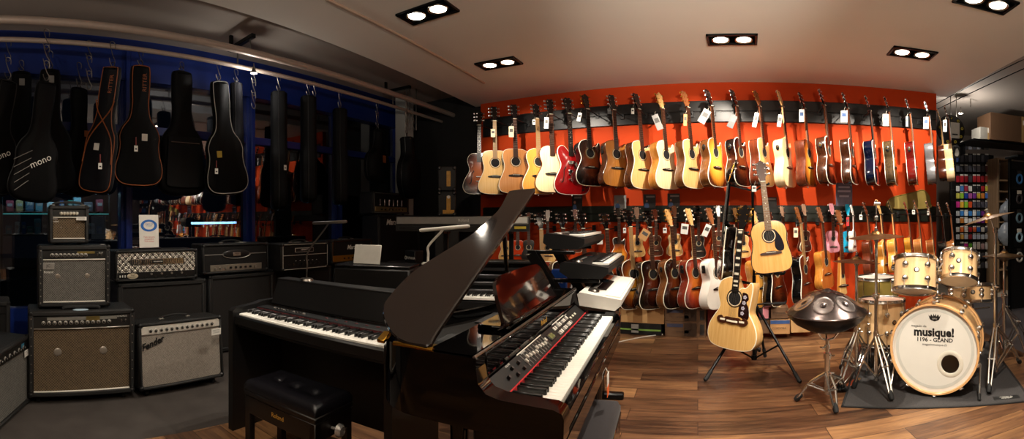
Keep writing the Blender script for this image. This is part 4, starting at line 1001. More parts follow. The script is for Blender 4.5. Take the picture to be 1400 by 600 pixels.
# tom mounts
mp = P(1281, 300, 3.52)
t = thing('tom_mount', 'chrome double tom post rising from the bass drum', 'drum hardware', (mp.x, mp.y, bz+br_))
mb = MB(); mb.cyl((0, 0, .0), (0, 0, .26), .011, n=12); mb.box((0, 0, .02), (.06, .06, .03), .008); mb.cyl((0, 0, .2), (0, 0, .25), .02); mb.build('post', CHROME, t)
for px, py, d in ((1262, 362, 3.47), (1300, 360, 3.55)):
    q = P(px, py, d)-Vector((mp.x, mp.y, bz+br_)); MB().tube([(0, 0, .22), (q.x*.5, q.y*.5, q.z+.02), (q.x, q.y, q.z)], .009, 8).build('arm', CHROME, t)
# ================================================================ keyboards and pianos
KEYW = pm('key_white', '#f2efe6', .22, var=.02, coat=.3)
KEYB = pm('key_black', '#0d0c0c', .3)
SATINB = pm('satin_black_wood', '#0c0b0b', .42, var=.25, vs=40)
FELT = pm('red_felt', '#b3131c', .9)
def keys(t, x0, L, y0, z, n=52, dep=.145, start=5, white=KEYW, black=KEYB):
    """individual keys: each a child; start is the index (C=0) of the first white key"""
    w = L/n
    wm_ = MB().box((0, dep/2, -.010), (w*.955, dep, .020), .0012).mesh('white_key', [white])
    bm_ = MB().box((0, dep*.665, .006), (w*.5, dep*.63, .022), .003).mesh('black_key', [black])
    bm_.transform(Matrix.Shear('XZ', 4, (0, 0)))
    for i in range(n): put('white_key', wm_, t, (x0+(i+.5)*w, y0, z))
    for i in range(n-1):
        if (start+i) % 7 in (0, 1, 3, 4, 5): put('black_key', bm_, t, (x0+(i+1)*w, y0, z+.003))
# ---- upright digital piano
P1 = P(327, 428, 2.855); P2 = P(533, 474, 2.10)
PA = atan2(P2.y-P1.y, P2.x-P1.x); LA = hypot(P2.x-P1.x, P2.y-P1.y)
t = thing('digital_piano', 'black upright digital piano with an open keyboard between the amplifiers and the grand', 'piano', (P1.x, P1.y, 0), PA)
Z = .72
for x in (-.028, LA+.02):
    mb = MB()
    pl = [(-.045, .0), (.40, .0), (.40, .775), (.20, .775), (.15, .765), (-.02, .752), (-.045, .735)]
    mb.prism(pl, -.022, .022, M=Matrix.Translation((x, 0, 0)) @ Matrix.Rotation(PI/2, 4, 'Z'))
    mb.build('side_panel', SATINB, t)
MB().box((LA/2, .19, .665), (LA, .42, .05), .004).build('keybed', SATINB, t)
MB().box((LA/2, -.025, .685), (LA, .03, .06), .008).build('key_slip', SATINB, t)
MB().box((LA/2, .375, .38), (LA, .03, .52), .003).build('rear_panel', SATINB, t)
keys(t, .006, LA-.015, -.005, Z)
MB().box((LA/2, .19, .735), (LA, .09, .022), .004).build('control_strip', BLACK, t)
MB().box((LA/2, .146, .735), (LA, .004, .012)).build('felt_strip', pm('dark_red_felt', '#4a1216', .9), t)
for i in range(10): MB().box((.12+i*.028, .19, .748), (.016, .010, .006), .001).build('button', STEEL if i % 3 else pm('grey_button', '#77726c', .5), t)
for i in range(6): MB().box((.55+i*.07, .19, .747), (.018, .008, .004), .001).build('button', pm('maroon_button', '#5a1c1e', .5), t)
bm_ = MB().box((0, 0, .085), (LA-.02, .028, .17), .005); bo = bm_.build('music_ledge', SATINB, t, (LA/2, .265, .748), (R(-22), 0, 0))
MB().box((LA/2, .36, .905), (LA-.02, .10, .018), .004).build('top_board', SATINB, t)


# ---- grand
G0 = Vector((-.519, 1.196, 0)); GU = Vector((-.162, .987, 0)).normalized(); GA = atan2(GU.y, GU.x); GW = Vector((-GU.y, GU.x, 0))
def gl(x, y, z): return G0+GU*x+GW*y+Vector((0, 0, z))
LG = 1.246; ZK = .77
t = thing('grand_piano', 'glossy black baby grand with raised lid and open keyboard', 'piano', (G0.x, G0.y, 0), GA)
keys(t, .008, LG-.016, .0, ZK, dep=.15)
MB().box((LG/2, -.018, .735), (LG, .03, .055), .006).build('key_slip', GLOSS, t)
MB().box((LG/2, .10, .665), (LG+.12, .27, .07), .006).build('keybed', GLOSS, t)
for x in (-.036, LG+.036):
    pl = [(-.034, .70), (.3, .70), (.3, .905), (.235, .902), (.222, .885), (.214, .835), (.19, .808), (.15, .798), (-.005, .790), (-.03, .780), (-.036, .765)]
    MB().prism(pl, -.035, .035, M=Matrix.Translation((x, 0, 0)) @ Matrix.Rotation(PI/2, 4, 'Z')).build('cheek', GLOSS, t)
MB().box((LG/2, .1535, .776), (LG, .005, .016)).build('felt_strip', FELT, t)
PT = atan2(.042, .055)
cp = MB().box((LG/2, .031, -.006), (LG, .074, .012), .001).build('control_panel', pm('panel_black', '#090808', .5, spec=.25), t, (0, .157, .784), (PT, 0, 0))
sw = pm('switch_silver', '#d3cec4', .4)
def onpanel(mb, name, m): return mb.build(name, m, cp)
onpanel(MB().box((.62, .034, .002), (.075, .036, .005), .002), 'display_bezel', BLACK)
onpanel(MB().box((.62, .034, .0045), (.055, .022, .002)), 'display_screen', pm('lcd_green', '#57603a', .25))
for k in range(10): onpanel(MB().box((.27+.030*k, .030+.010*((k*7) % 4)/3, .004), (.010, .016, .010), .002), 'slider', sw)
for k in range(10): onpanel(MB().box((.27+.030*k, .034, .0008), (.004, .054, .0015)), 'slider_slot', GREYW)
onpanel(MB().box((.405, .068, .0006), (.30, .004, .001)), 'panel_line', sw); onpanel(MB().box((.845, .068, .0006), (.22, .004, .001)), 'panel_line', sw)
for k in range(10):
    for j in range(2): onpanel(MB().box((.71+.027*k, .018+.030*j, .003), (.013, .018, .006), .001), 'button', sw if (k+j) % 3 else GREYW)
for x, y in ((.09, .03), (.15, .045), (.15, .018), (.215, .045), (.215, .018)):
    onpanel(MB().cyl((x, y, 0), (x, y, .010), .0065, .006, 14), 'knob', BLACK)
for x in (1.0, 1.05, 1.1): onpanel(MB().box((x, .034, .002), (.02, .012, .004), .001), 'button', pm('cream_button', '#cfc8b4', .4))
for x, s_ in ((.15, 'VOLUME'), (.31, 'DRAWBAR'), (.80, 'TONE'), (.98, 'RHYTHM')): text(s_, .010, PRINTW, cp, (x, .062, .0008), (0, 0, 0), 'panel_lettering', ext=.0001)
MB().box((LG/2, .224, .862), (LG, .016, .080), .003).build('fallboard', GLOSS, t)
text('Roland', .032, PRINTG, t, (LG/2, .2152, .866), (PI/2, 0, 0), 'maker_lettering', ext=.0004)
MB().box((LG/2, .31, .895), (LG+.14, .17, .020), .006).build('front_deck', GLOSS, t)
MB().tube([(-.07, .226, .906), (LG+.07, .226, .906)], .005, 8).build('hinge_strip', STEEL, t)
plan = spline([(-.07, .22), (-.07, .35), (-.066, .47), (-.03, .55), (.05, .615), (.16, .645), (.30, .640), (.45, .595), (.62, .535), (.8, .505), (1.0, .495), (1.2, .505), (1.31, .49), (1.325, .35), (1.32, .22)], 5, False)
def ring_wall(mb, pl, th, z0, z1):
    inn = inset(pl, th); n = len(pl); vs = []
    for p_, z in ((pl, z0), (pl, z1), (inn, z1), (inn, z0)): vs += [(x, y, z) for x, y in p_]
    fs = []
    for r in range(4):
        for i in range(n):
            j = (i+1) % n; fs.append((r*n+i, r*n+j, ((r+1) % 4)*n+j, ((r+1) % 4)*n+i))
    return mb.add(vs, fs)
ring_wall(MB(), plan[::-1], .022, .70, .905).build('case_rim', GLOSS, t)
MB().add([(x, y, .70) for x, y in plan]+[(x, y, .86) for x, y in inset(plan, .01)], [tuple(range(len(plan)))[::-1], tuple(range(len(plan), 2*len(plan)))]).build('soundboard', pm('soundboard_black', '#15110d', .3), t)
for k, (x, w_) in enumerate(((.2, .18), (.62, .22), (1.0, .18))): MB().box((x, .44, .864), (w_, .10, .008), .003).build('speaker_grille', pm('grille_black', '#0b0b0b', .6, bump=.8, bs=600), t)
MB().box((.05, .44, .872), (.10, .07, .012), .002).build('caution_plate', pm('brass_plate', '#8a6a24', .35, metal=.7), t)
lidp = spline([(.008, .370), (.10, .374), (.6, .374), (1.12, .372), (1.218, .374), (1.222, .40), (1.20, .50), (1.15, .508), (.97, .490), (.835, .503), (.70, .528), (.54, .592), (.385, .646), (.207, .651), (.138, .627), (.089, .592), (.030, .525), (.0, .462), (-.004, .40)], 5)
lm = MB(); n = len(lidp); li = inset(lidp, .004)
vs = [(x, y, 0) for x, y in li]+[(x, y, .004) for x, y in lidp]+[(x, y, .016) for x, y in lidp]+[(x, y, .02) for x, y in li]
fs = [tuple(range(n))[::-1], tuple(range(3*n, 4*n))]+[(r*n+i, r*n+(i+1) % n, (r+1)*n+(i+1) % n, (r+1)*n+i) for r in range(3) for i in range(n)]
lid = lm.add(vs, fs).build('lid', pm('lid_lacquer', '#1d1613', .05, coat=.0, var=.08), t, (-.07, 0, .908), (0, R(-26), 0))
MB().box((.03, .44, -.006), (.05, .03, .014), .003).build('hinge', GOLD, lid); MB().box((.03, .56, -.006), (.05, .03, .014), .003).build('hinge', GOLD, lid)
MB().cyl((.86, .46, .87), (.82, .48, 1.335), .010, n=10).build('lid_prop', GLOSS, t)
MB().tube([(-.07, .36, .912), (-.075, .42, .916), (-.072, .50, .912)], .007, 8).build('lid_hinge_bar', GOLD, t)
dm_ = spline([(.005, .0), (.675, .0), (.68, .015), (.65, .12), (.61, .162), (.53, .176), (.17, .176), (.07, .162), (.03, .12), (.0, .015)], 4)
md = MB().prism(dm_, -.007, .007).build('music_desk', pm('desk_lacquer', '#120606', .03, coat=1.0, var=.05), t, (.225, .246, .928), (R(-22), 0, 0))  # reddish tint stands in for guitars mirrored in the black lacquer
MB().box((.34, -.014, .0), (.58, .02, .010), .004).build('desk_ledge', GLOSS, md)
MB().box((.58, .30, .913), (.66, .12, .02), .005).build('desk_base', GLOSS, t)
for x, y in ((-.02, .10), (LG+.02, .10), (.45, .53)):
    lg = MB().tube([(x, y, .70), (x, y, .55), (x, y, .10), (x, y, .06)], [.05, .042, .032, .036], 4 if False else 12).build('leg', GLOSS, t)
    cm = MB(); cm.cyl((x-.012, y, .028), (x+.012, y, .028), .026, n=16); cm.cyl((x, y, .03), (x, y, .07), .012); cm.build('caster', GOLD, lg)
mb = MB(); mb.box((.60, .33, .40), (.22, .04, .60), .01); mb.box((.60, .31, .10), (.26, .10, .06), .01); mb.build('pedal_lyre', GLOSS, t)
for k in (-.07, 0, .07): MB().box((.60+k, .25, .09), (.022, .12, .010), .003).build('pedal', GOLD, t)

# hanging orange and white label under the keyboard
q = gl(.72, -.045, .0)
tg = thing('price_label', 'orange and white label hanging under the grand piano\'s keyboard by the velvet bench', 'label', (q.x, q.y, .635), GA)
MB().box((0, 0, -.028), (.055, .002, .055), .0005).build('white_half', WHITE, tg); MB().box((0, 0, -.078), (.055, .002, .045), .0005).build('orange_half', pm('orange_card', '#e0622a', .5), tg); MB().tube([(0, 0, 0), (0, .01, .02)], .0015, 5).build('string', WHITE, tg)

# ---- benches
def bench(name, label, loc, rz, w, d, h, seatm, framem, tufts=0, buttonm=None):
    t = thing(name, label, 'piano bench', loc, rz)
    th = .055; n, k = 44, 22; vs = []; fs = []
    tp = [((i+1)/(tufts+1)*w, d*.5) for i in range(tufts)]
    for j in range(k+1):
        for i in range(n+1):
            x = w*i/n; y = d*j/k
            ex_ = min(x, w-x)/.035; ey_ = min(y, d-y)/.035
            e = min(1, ex_, ey_); z = h-th*.55*(1-sqrt(max(0, 1-(1-e)**2)))
            for tx, ty in tp:
                r = hypot(x-tx, (y-ty)); z -= .024*math.exp(-(r/.024)**2)+.005*math.exp(-(r/.06)**2)
            vs.append((x, y, z))
    W_ = n+1
    for j in range(k):
        for i in range(n): fs.append((j*W_+i, j*W_+i+1, (j+1)*W_+i+1, (j+1)*W_+i))
    m = MB().add(vs, fs)
    b0 = len(m.v); per = [i for i in range(W_)]+[j*W_+n for j in range(1, k+1)]+[k*W_+i for i in range(n-1, -1, -1)]+[j*W_ for j in range(k-1, 0, -1)]
    m.v += [(m.v[i][0], m.v[i][1], h-th) for i in per]; L_ = len(per)
    for i in range(L_): m.f.append([per[i], b0+i, b0+(i+1) % L_, per[(i+1) % L_]]); m.m.append(0)
    m.f.append([b0+i for i in range(L_)]); m.m.append(0)
    m.build('seat_cushion', seatm, t, sharp=60)
    for tx, ty in tp: MB().ball((tx, ty, h-.018), .009, 10, sc=(1, 1, .5)).build('tuft_button', seatm, t)
    MB().box((w/2, d/2, h-th-.015), (w+.006, d+.006, .03), .006).build('seat_board', framem, t)
    mb = MB()
    MB().box((w/2, .012, h-th-.075), (w-.02, .02, .09), .003).build('apron', framem, t); MB().box((w/2, d-.012, h-th-.075), (w-.02, .02, .09), .003).build('apron', framem, t)
    for x in (.012, w-.012): MB().box((x, d/2, h-th-.075), (.02, d-.03, .09), .003).build('apron', framem, t)
    for x in (.022, w-.022):
        for y in (.022, d-.022): MB().box((x, y, (h-th-.03)/2), (.04, .04, h-th-.03), .004).build('leg', framem, t)
    return t
LEATH = pm('black_leather', '#131216', .24, var=.2, bump=.35, bs=260)
b0 = P(334, 513, 2.47); b0.z = 0
bA = bench('piano_bench', 'black tufted leather bench with a crank knob, in front of the upright digital piano', b0, R(10.9), .515, .275, .45, LEATH, pm('bench_frame_black', '#120f0e', .3))
# (rebuilt cushion carries three tufts)
for o in list(bA.children):
    bpy.data.objects.remove(o)
bpy.data.objects.remove(bA)
bA = bench('piano_bench', 'black tufted leather bench with a crank knob, in front of the upright digital piano', b0, R(10.9), .515, .275, .45, LEATH, pm('bench_frame_black', '#120f0e', .3), tufts=3)
text('Roland', .032, PRINTG, bA, (.26, .0012, .325), (PI/2, 0, 0), 'maker_lettering', ext=.0005)
kn = MB().cyl((.51, .12, .315), (.55, .12, .315), .008, n=10); kn.lathe([(0, .03), (.022, .028), (.031, .016), (.032, .004), (.024, -.004), (0, -.006)], 10, M=Matrix.Translation((.55, .12, .315)) @ Matrix.Rotation(PI/2, 4, 'Y'))
kn.build('crank_knob', pm('wrapped_knob', '#c9c6c4', .12, metal=.7, bump=1.0, bs=60), bA)
q = gl(.36, -.085, 0)
VELV = pm('mauve_velvet', '#1f1a1d', .9, var=.25, vs=30, sheen=.08, bump=.3, bs=300)
bB = bench('piano_bench', 'velvet topped black bench half pushed under the grand piano', q, GA, .50, .30, .47, VELV, pm('bench_frame_gloss', '#0c0a0a', .12, coat=.5))

# ---- digital pianos standing further back
def slim_piano(label, loc, rz, L, z=.72, top=.95, name='digital_piano'):
    t = thing(name, label, 'piano', loc, rz)
    for x in (.02, L-.02): MB().box((x, .2, top*.45), (.04, .40, top*.9), .004).build('side_panel', SATINB, t)
    MB().box((L/2, .2, z-.05), (L-.07, .40, .06), .004).build('keybed', SATINB, t)
    kb = MB(); n = 52; w_ = (L-.1)/n
    MB().box((L/2, .07, z), (L-.1, .14, .02), .002).build('white_keybank', KEYW, t)
    for i in range(n-1):
        if (5+i) % 7 in (0, 1, 3, 4, 5): kb.box((.05+(i+1)*w_, .095, z+.014), (w_*.55, .09, .018), .002)
    kb.build('black_keybank', KEYB, t)
    for k in range(4):
        MB().box((L/2, .16+k*.055, z+.03+k*.05), (L-.09, .05, .03), .006).build('stepped_panel', pm('charcoal_panel', '#242223', .35), t)
    MB().box((L/2, .385, (z+top)/2), (L-.06, .03, top-z+.02), .003).build('rear_panel', SATINB, t)
    MB().box((L/2, .33, top), (L, .16, .02), .004).build('top_board', SATINB, t)
    MB().box((L/2, .37, .38), (L-.08, .025, .5), .003).build('lower_panel', SATINB, t)
    return t
a_, b_ = P(584, 405, 3.40), P(708, 405, 3.28)
slim_piano('digital piano with stepped dark panels seen under the grand\'s raised lid', (a_.x, a_.y, 0), atan2(b_.y-a_.y, b_.x-a_.x), hypot(b_.x-a_.x, b_.y-a_.y)+.16, .73, .97)
a_, b_ = P(455, 300, 3.55), P(556, 300, 3.35)
t = thing('digital_piano', 'closed black digital piano carrying a white panel, behind the upright one', 'piano', (a_.x, a_.y, 0), atan2(b_.y-a_.y, b_.x-a_.x))
L_ = hypot(b_.x-a_.x, b_.y-a_.y)+.02
MB().box((L_/2, .18, .85), (L_, .34, .17), .015).build('case', SATINB, t)
MB().box((L_/2, .17, .945), (L_-.01, .30, .018), .006).build('lid', pm('lid_edge_black', '#181718', .25), t)
for x in (.03, L_-.03): MB().box((x, .2, .39), (.05, .32, .78), .004).build('side_panel', SATINB, t)
pp_ = P(501, 352, 3.55)
t = thing('tablet', 'white rectangular panel leaning back on the closed digital piano', 'panel', (pp_.x, pp_.y, .957), atan2(b_.y-a_.y, b_.x-a_.x)+R(-4))
pn = MB().box((0, 0, .075), (.225, .008, .15), .003).build('panel', pm('pale_plastic', '#c9c6bd', .35), t, rot=(R(-14), 0, 0))
MB().box((0, .006, .075), (.20, .003, .13), .001).build('rear_sheet', GREYW, t, rot=(R(-14), 0, 0))
# lamps on the pianos
def piano_lamp(label, base, elbow, barL, barR, m, r=.007, bar_r=.011):
    b = Vector(base); t = thing('piano_lamp', label, 'lamp', b)
    e = Vector(elbow)-b; l_ = Vector(barL)-b; r_ = Vector(barR)-b; c_ = (l_+r_)*.5
    MB().lathe([(0, .014), (.04, .012), (.045, .0), (0, 0)], 20).build('base', m, t)
    MB().tube(spline([(0, 0, .01), tuple(e*.55), tuple(e), tuple(e*.25+c_*.75), tuple(c_)], 6, False), r, 8).build('gooseneck', m, t)
    h = MB().tube([l_, l_*.96+r_*.04, l_*.04+r_*.96, r_], [bar_r*.7, bar_r, bar_r, bar_r*.7], 12).build('lamp_bar', m, t)
    return t
bb = P(419, 384, 2.92); bb.z = .915
piano_lamp('black gooseneck lamp standing on the upright digital piano', bb, P(421, 345, 2.92), P(428, 305, 2.92), P(474, 303, 2.75), STEEL, .005, .010)
bb = P(585, 360, 3.3)
piano_lamp('white bar lamp with a curved neck behind the raised lid', (bb.x, bb.y, .98), P(586, 336, 3.3), P(574, 315, 3.32), P(642, 309, 3.2), pm('white_lamp', '#d8d4ca', .35, var=.03), .009, .014)
# ---- stage keyboard on the high stand, its back to the camera
a_, b_ = P(541, 300, 4.15), P(724, 300, 3.95); kr = atan2(b_.y-a_.y, b_.x-a_.x); L_ = hypot(b_.x-a_.x, b_.y-a_.y)
t = thing('stage_keyboard', 'grey backed stage keyboard on a tall stand, its rear towards the camera', 'keyboard', (a_.x, a_.y, 1.195), kr)
pl = [(0, .0), (.30, .02), (.31, .08), (.26, .10), (.03, .135), (.0, .125)]
MB().prism(pl, 0, L_, M=Matrix.Rotation(-PI/2, 4, 'Z') @ Matrix.Diagonal((-1, 1, 1, 1)) if False else Matrix(((0, 1, 0, 0), (1, 0, 0, 0), (0, 0, 1, 0), (0, 0, 0, 1)))).build('case', pm('dark_case', '#191818', .4), t)
MB().box((L_/2, -.004, .095), (L_-.02, .01, .062), .004).build('rear_panel', pm('grey_panel', '#8a8682', .4), t)
MB().box((L_/2, -.003, .03), (L_-.06, .008, .035), .003).build('jack_strip', BLACK, t)
text('Roland', .034, PRINTW, t, (L_*.52, -.0098, .098), (PI/2, 0, 0), 'maker_lettering', ext=.0004)
MB().box((L_-.09, -.0095, .10), (.14, .003, .05), .001).build('white_plate', WHITE, t); MB().box((L_-.08, -.009, .035), (.10, .004, .022), .001).build('yellow_sticker', pm('yellow_sticker', '#cdb132', .5), t)
KX, KY = a_.copy(), b_.copy()
st = thing('keyboard_stand', 'tall black two-column stand under the grey backed stage keyboard', 'keyboard stand', (a_.x, a_.y, 0), kr)
for x in (L_*.36, L_*.86):
    MB().box((x, .16, .62), (.04, .05, 1.16), .005).build('column', METALB, st); MB().box((x, .16, .03), (.06, .46, .05), .01).build('foot', METALB, st); MB().box((x, .15, 1.185), (.03, .30, .025), .004).build('support_arm', METALB, st)
MB().box((L_*.61, .16, .45), (L_*.5, .03, .06), .004).build('cross_bar', METALB, st)
# small boxes about it
q = P(566, 352, 4.3)
t = thing('small_box', 'small black box with white lettering beside the white lamp', 'box', (q.x, q.y, .8935), R(-12)); MB().box((0, 0, .06), (.155, .10, .115), .004).build('carton', BLACK, t)
text('YAMAHA', .036, PRINTW, t, (.012, -.0505, .05), (PI/2, 0, 0), 'maker_lettering', ext=.0003)
mb = MB(); mb.lathe([(.012, 0), (.014, .001), (.017, 0)], 18, M=Matrix.Translation((-.062, -.0505, .05)) @ Matrix.Rotation(PI/2, 4, 'X')); mb.build('ring_emblem', PRINTW, t)
q = P(562, 300, 4.42)
t = thing('side_table', 'dark low table carrying the small lettered box', 'table', (q.x, q.y, 0), R(-12)); MB().box((0, 0, .875), (.40, .30, .035), .004).build('table_top', SATINB, t)
for x in (-.17, .17):
    for y in (-.11, .11): MB().box((x, y, .4285), (.04, .04, .857), .003).build('leg', SATINB, t)
q = P(727, 384, 4.55)
t = thing('speaker_box', 'dark box with a brown top right of the music desk', 'box', (q.x, q.y, 0), R(12)); MB().box((0, 0, .36), (.40, .34, .70), .008).build('case', SATINB, t); MB().box((0, 0, .716), (.41, .35, .014), .003).build('top_panel', pm('brown_top', '#2c1b16', .35), t)
q = P(765, 300, 3.9)
t = thing('blue_banner', 'blue upright pack with white marks behind the keyboard stand', 'pack', (q.x, q.y, 0), R(10)); MB().box((0, 0, .45), (.13, .05, .86), .008).build('pack', pm('bright_blue', '#1a4fb5', .4), t); text('SBL', .05, PRINTW, t, (0, -.026, .78), (PI/2, 0, 0), 'pack_lettering', ext=.0003)

# ---- three-tier keyboard stand, end on, and its three keyboards
def synth(name, label, corner, L, D, H, body, keym=KEYW, silver=False):
    """corner: bass front top corner; local x towards the treble, local y away from the player"""
    t = thing(name, label, 'keyboard', corner, GA)
    if silver:
        pl = [(0, -.005), (.0, -H*.55), (.03, -H), (D-.02, -H), (D, -.01), (D-.01, .004)]
    else:
        pl = [(0, -.018), (.0, -H*.6), (.04, -H), (D*.8, -H), (D, -H*.55), (D-.005, .004), (D*.9, .012), (D*.45, .002)]
    MB().prism([(y, z) for y, z in pl][::-1] if False else pl, 0, L, M=Matrix(((0, 1, 0, 0), (1, 0, 0, 0), (0, 0, 1, 0), (0, 0, 0, 1)))).build('case', body, t)
    kd = .13 if D > .32 else .10
    MB().box((L/2, .01+kd/2 if not silver else .055, -.002), (L-.14 if not silver else L-.08, kd if not silver else .085, .016), .002).build('white_keybank', keym, t)
    n = 36; w_ = (L-.14)/n; kb = MB()
    for i in range(n-1):
        if i % 7 in (0, 1, 3, 4, 5): kb.box((.07+(i+1)*w_, .01+kd*.66, .009), (w_*.5, kd*.62, .014), .002)
    if not silver: kb.build('black_keybank', KEYB, t)
    else: MB().box((L*.42, D*.66, .006), (L*.40, D*.40, .008), .001).build('dark_panel', pm('smoked_panel', '#160b08', .5, spec=.2), t)
    for k in range(6): MB().box((L*.22+k*L*.045, D*.72, .010), (L*.03, .02, .006), .001).build('button', GREYW, t)
    MB().box((L*.58, D*.70, .010), (.13, .06, .004), .001).build('display_screen', pm('dark_screen', '#1d2a30', .12), t)
    MB().lathe([(0, .012), (.03, .010), (.034, 0)], 20, M=Matrix.Translation((L*.12, D*.70, .006))).build('dial', STEEL, t)
    return t
p3_ = Vector((-.675, 2.44, .862))
synth('synthesizer', 'silver white home keyboard on the lowest tier, tilted toward the planks', p3_, .92, .25, .07, pm('silver_plastic', '#c9c5bd', .35, var=.04), pm('grey_keys', '#d9d5cc', .3, var=.03), silver=True)
t_ = bpy.data.objects['synthesizer']; t_.rotation_euler = (R(7), 0, GA); MB().box((.74, .19, .006), (.20, .08, .004), .001).build('orange_print', pm('orange_print', '#b5532f', .4, var=.4, vs=60), t_)
q2 = P(832, 362, 2.72); q1 = P(799, 322, 2.78)
synth('synthesizer', 'black keyboard on the middle tier of the stand, its bass end nearest', q2, .92, .30, .085, pm('synth_black', '#0d0c0c', .6, spec=.25))
synth('synthesizer', 'black keyboard on the top tier of the stand, against the slatwall', q1, .82, .26, .085, pm('synth_black', '#0d0c0c', .6, spec=.25))
s0 = (p3_.x, p3_.y)
st = thing('keyboard_stand', 'black slanted three-tier stand seen end-on, right of the grand', 'keyboard stand', (p3_.x, p3_.y, 0), GA)
def s2l(v): 
    d = Vector((v.x-p3_.x, v.y-p3_.y, 0)); return Vector((d.dot(GU), d.dot(GW), v.z))
a2, a1 = s2l(q2), s2l(q1)
for x in (.22, .80):
    MB().tube([(x, .24, .03), (x, .33, .70), (x, max(a1.y+.33, a2.y+.37), 1.09)], [.045, .05, .045], 4).build('column', METALB, st)
    MB().box((x, .25, .025), (.06, .36, .045), .01).build('foot', METALB, st)
    for yy, zz, d_ in ((.30, .776, .22), (a2.y+.36, a2.z-.092, .26), (a1.y+.32, a1.z-.092, .22)):
        MB().box((x, yy-d_/2, zz-.012), (.035, d_+.08, .022), .004).build('support_arm', METALB, st)
MB().box((.51, .34, .45), (.58, .04, .09), .005).build('cross_bar', METALB, st)
# ================================================================ amplifiers
CLOTHG = weave('grey_cloth', '#1f1e1d', '#7d7a74', 120)
CLOTHB = weave('brown_cloth', '#1d1610', '#75634b', 105)
CLOTHS = weave('silver_cloth', '#4a443f', '#a69c90', 160)
CLOTHK = weave('black_cloth', '#0b0a0a', '#2c2927', 140)
CLOTHD = weave('dark_cloth', '#080707', '#1a1817', 160)
CAPM = pm('dust_cap_lacquer', '#8a8176', .22, metal=.3)
ALU = pm('brushed_aluminium', '#a9a49b', .3, metal=.8, var=.1)
TRIMW = pm('white_piping', '#cfcac0', .5)
def amp(label, pL, pR, z0, H, D, name='guitar_amplifier', cat='amplifier', cloth=None, panel=None, rowH=.0, trims=(), knobs=0, knobm=None, panel_m=None, border=.035, casters=False, feet=True,
        handle=True, studs=False, corners=True, topm=None, tilt=0.0, switches=0):
    """pL, pR: the front face's lower corners as seen; panel: (from, to) as fractions of H measured from the top"""
    w = hypot(pR.x-pL.x, pR.y-pL.y); rz = atan2(pR.y-pL.y, pR.x-pL.x)
    t = thing(name, label, cat, (pL.x, pL.y, z0), rz)
    if tilt: t.rotation_euler = (R(-tilt), 0, rz)
    zb = .055 if casters else (.012 if feet else 0)
    t['w'] = w; b = border
    mb = MB()          # open-fronted cabinet: four boards and a back
    h = H-zb
    mb.box((w/2, D/2, zb+h/2), (w, D, h), .012)
    mb.build('cabinet', TOLEX, t)
    fr = MB()
    for x in (b/2, w-b/2): fr.box((x, -.010, zb+h/2), (b, .022, h), .008)
    for z in (zb+b/2, zb+h-b/2): fr.box((w/2, -.010, z), (w, .022, b), .008)
    fr.build('front_frame', TOLEX, t)
    gt = zb+h-b
    if panel:
        ph = panel; gt = zb+h-b-ph
        pnl = MB().box((w/2, -.007, zb+h-b-ph/2), (w-2*b, .012, ph-.004), .002).build('control_panel', panel_m or BLACK, t)
        n = knobs; km = MB(); km.lathe([(0, .017), (.0075, .017), (.0095, .006), (.0145, .003), (.0145, 0)], 16, [0, 0, 2, 2], M=Matrix.Rotation(PI/2, 4, 'X')); km.box((0, -.0175, .004), (.0026, .001, .008), 0, 1)
        kme = km.mesh('knob', [knobm or BLACK, PRINTW, pm('knob_skirt', '#8f8b83', .35, metal=.3)])
        for i in range(n):
            put('knob', kme, t, (b+.05+(w-2*b-.10-.08*bool(switches))*(i+.5)/n, -.013, zb+h-b-ph*.55))
        for i in range(switches): MB().box((w-b-.03-.03*i, -.015, zb+h-b-ph*.5), (.010, .01, .018), .002).build('switch', STEEL, t)
    if cloth: MB().box((w/2, -.003, (zb+b+gt)/2), (w-2*b, .006, gt-zb-b), .002).build('grille', cloth, t)
    for z, m in trims: MB().box((w/2, -.010, zb+z), (w-2*b, .014, .009), .003).build('piping', m, t)
    if corners:
        for x in (0, w):
            for z in (zb, zb+h):
                sx_ = 1 if x == 0 else -1; sz_ = 1 if z == zb else -1
                MB().box((x+sx_*.016, -.004, z+sz_*.016), (.040, .040, .040), .012).build('corner_guard', BLACK, t)
    if studs:
        for i in range(9):
            z = zb+h*(i+.7)/9.5
            for x in (b*.5, w-b*.5): MB().ball((x, -.021, z), .0045, 8).build('stud', STEEL, t)
    if handle:
        mb = MB(); mb.tube(spline([(w/2-.11, D*.45, zb+h+.002), (w/2-.10, D*.45, zb+h+.018), (w/2, D*.45, zb+h+.028), (w/2+.10, D*.45, zb+h+.018), (w/2+.11, D*.45, zb+h+.002)], 4, False), .009, 8)
        mb.build('handle', RUBBER, t)
        for s_ in (-1, 1): MB().box((w/2+s_*.115, D*.45, zb+h+.005), (.04, .03, .010), .003).build('handle_cap', ALU, t)
    if casters:
        for x in (.07, w-.07):
            for y in (.05, D-.05):
                c_ = MB().cyl((x-.012, y, .024), (x+.012, y, .024), .024, n=16).build('caster', RUBBER, t); MB().box((x, y, .049), (.04, .04, .012), .002).build('caster_plate', STEEL, c_)
    elif feet:
        for x in (.06, w-.06):
            for y in (.05, D-.05): MB().cyl((x, y, 0), (x, y, .014), .016, n=12).build('foot', RUBBER, t)
    return t, w, zb, h
def rect_pts(x0, x1, z0, z1, y): return
def swirl(t, x, z, s, body, font=.06):
    return text(body, s, PRINTW, t, (x, -.012, z), (PI/2, 0, 0), 'badge_lettering', ext=.001, shear=.25)
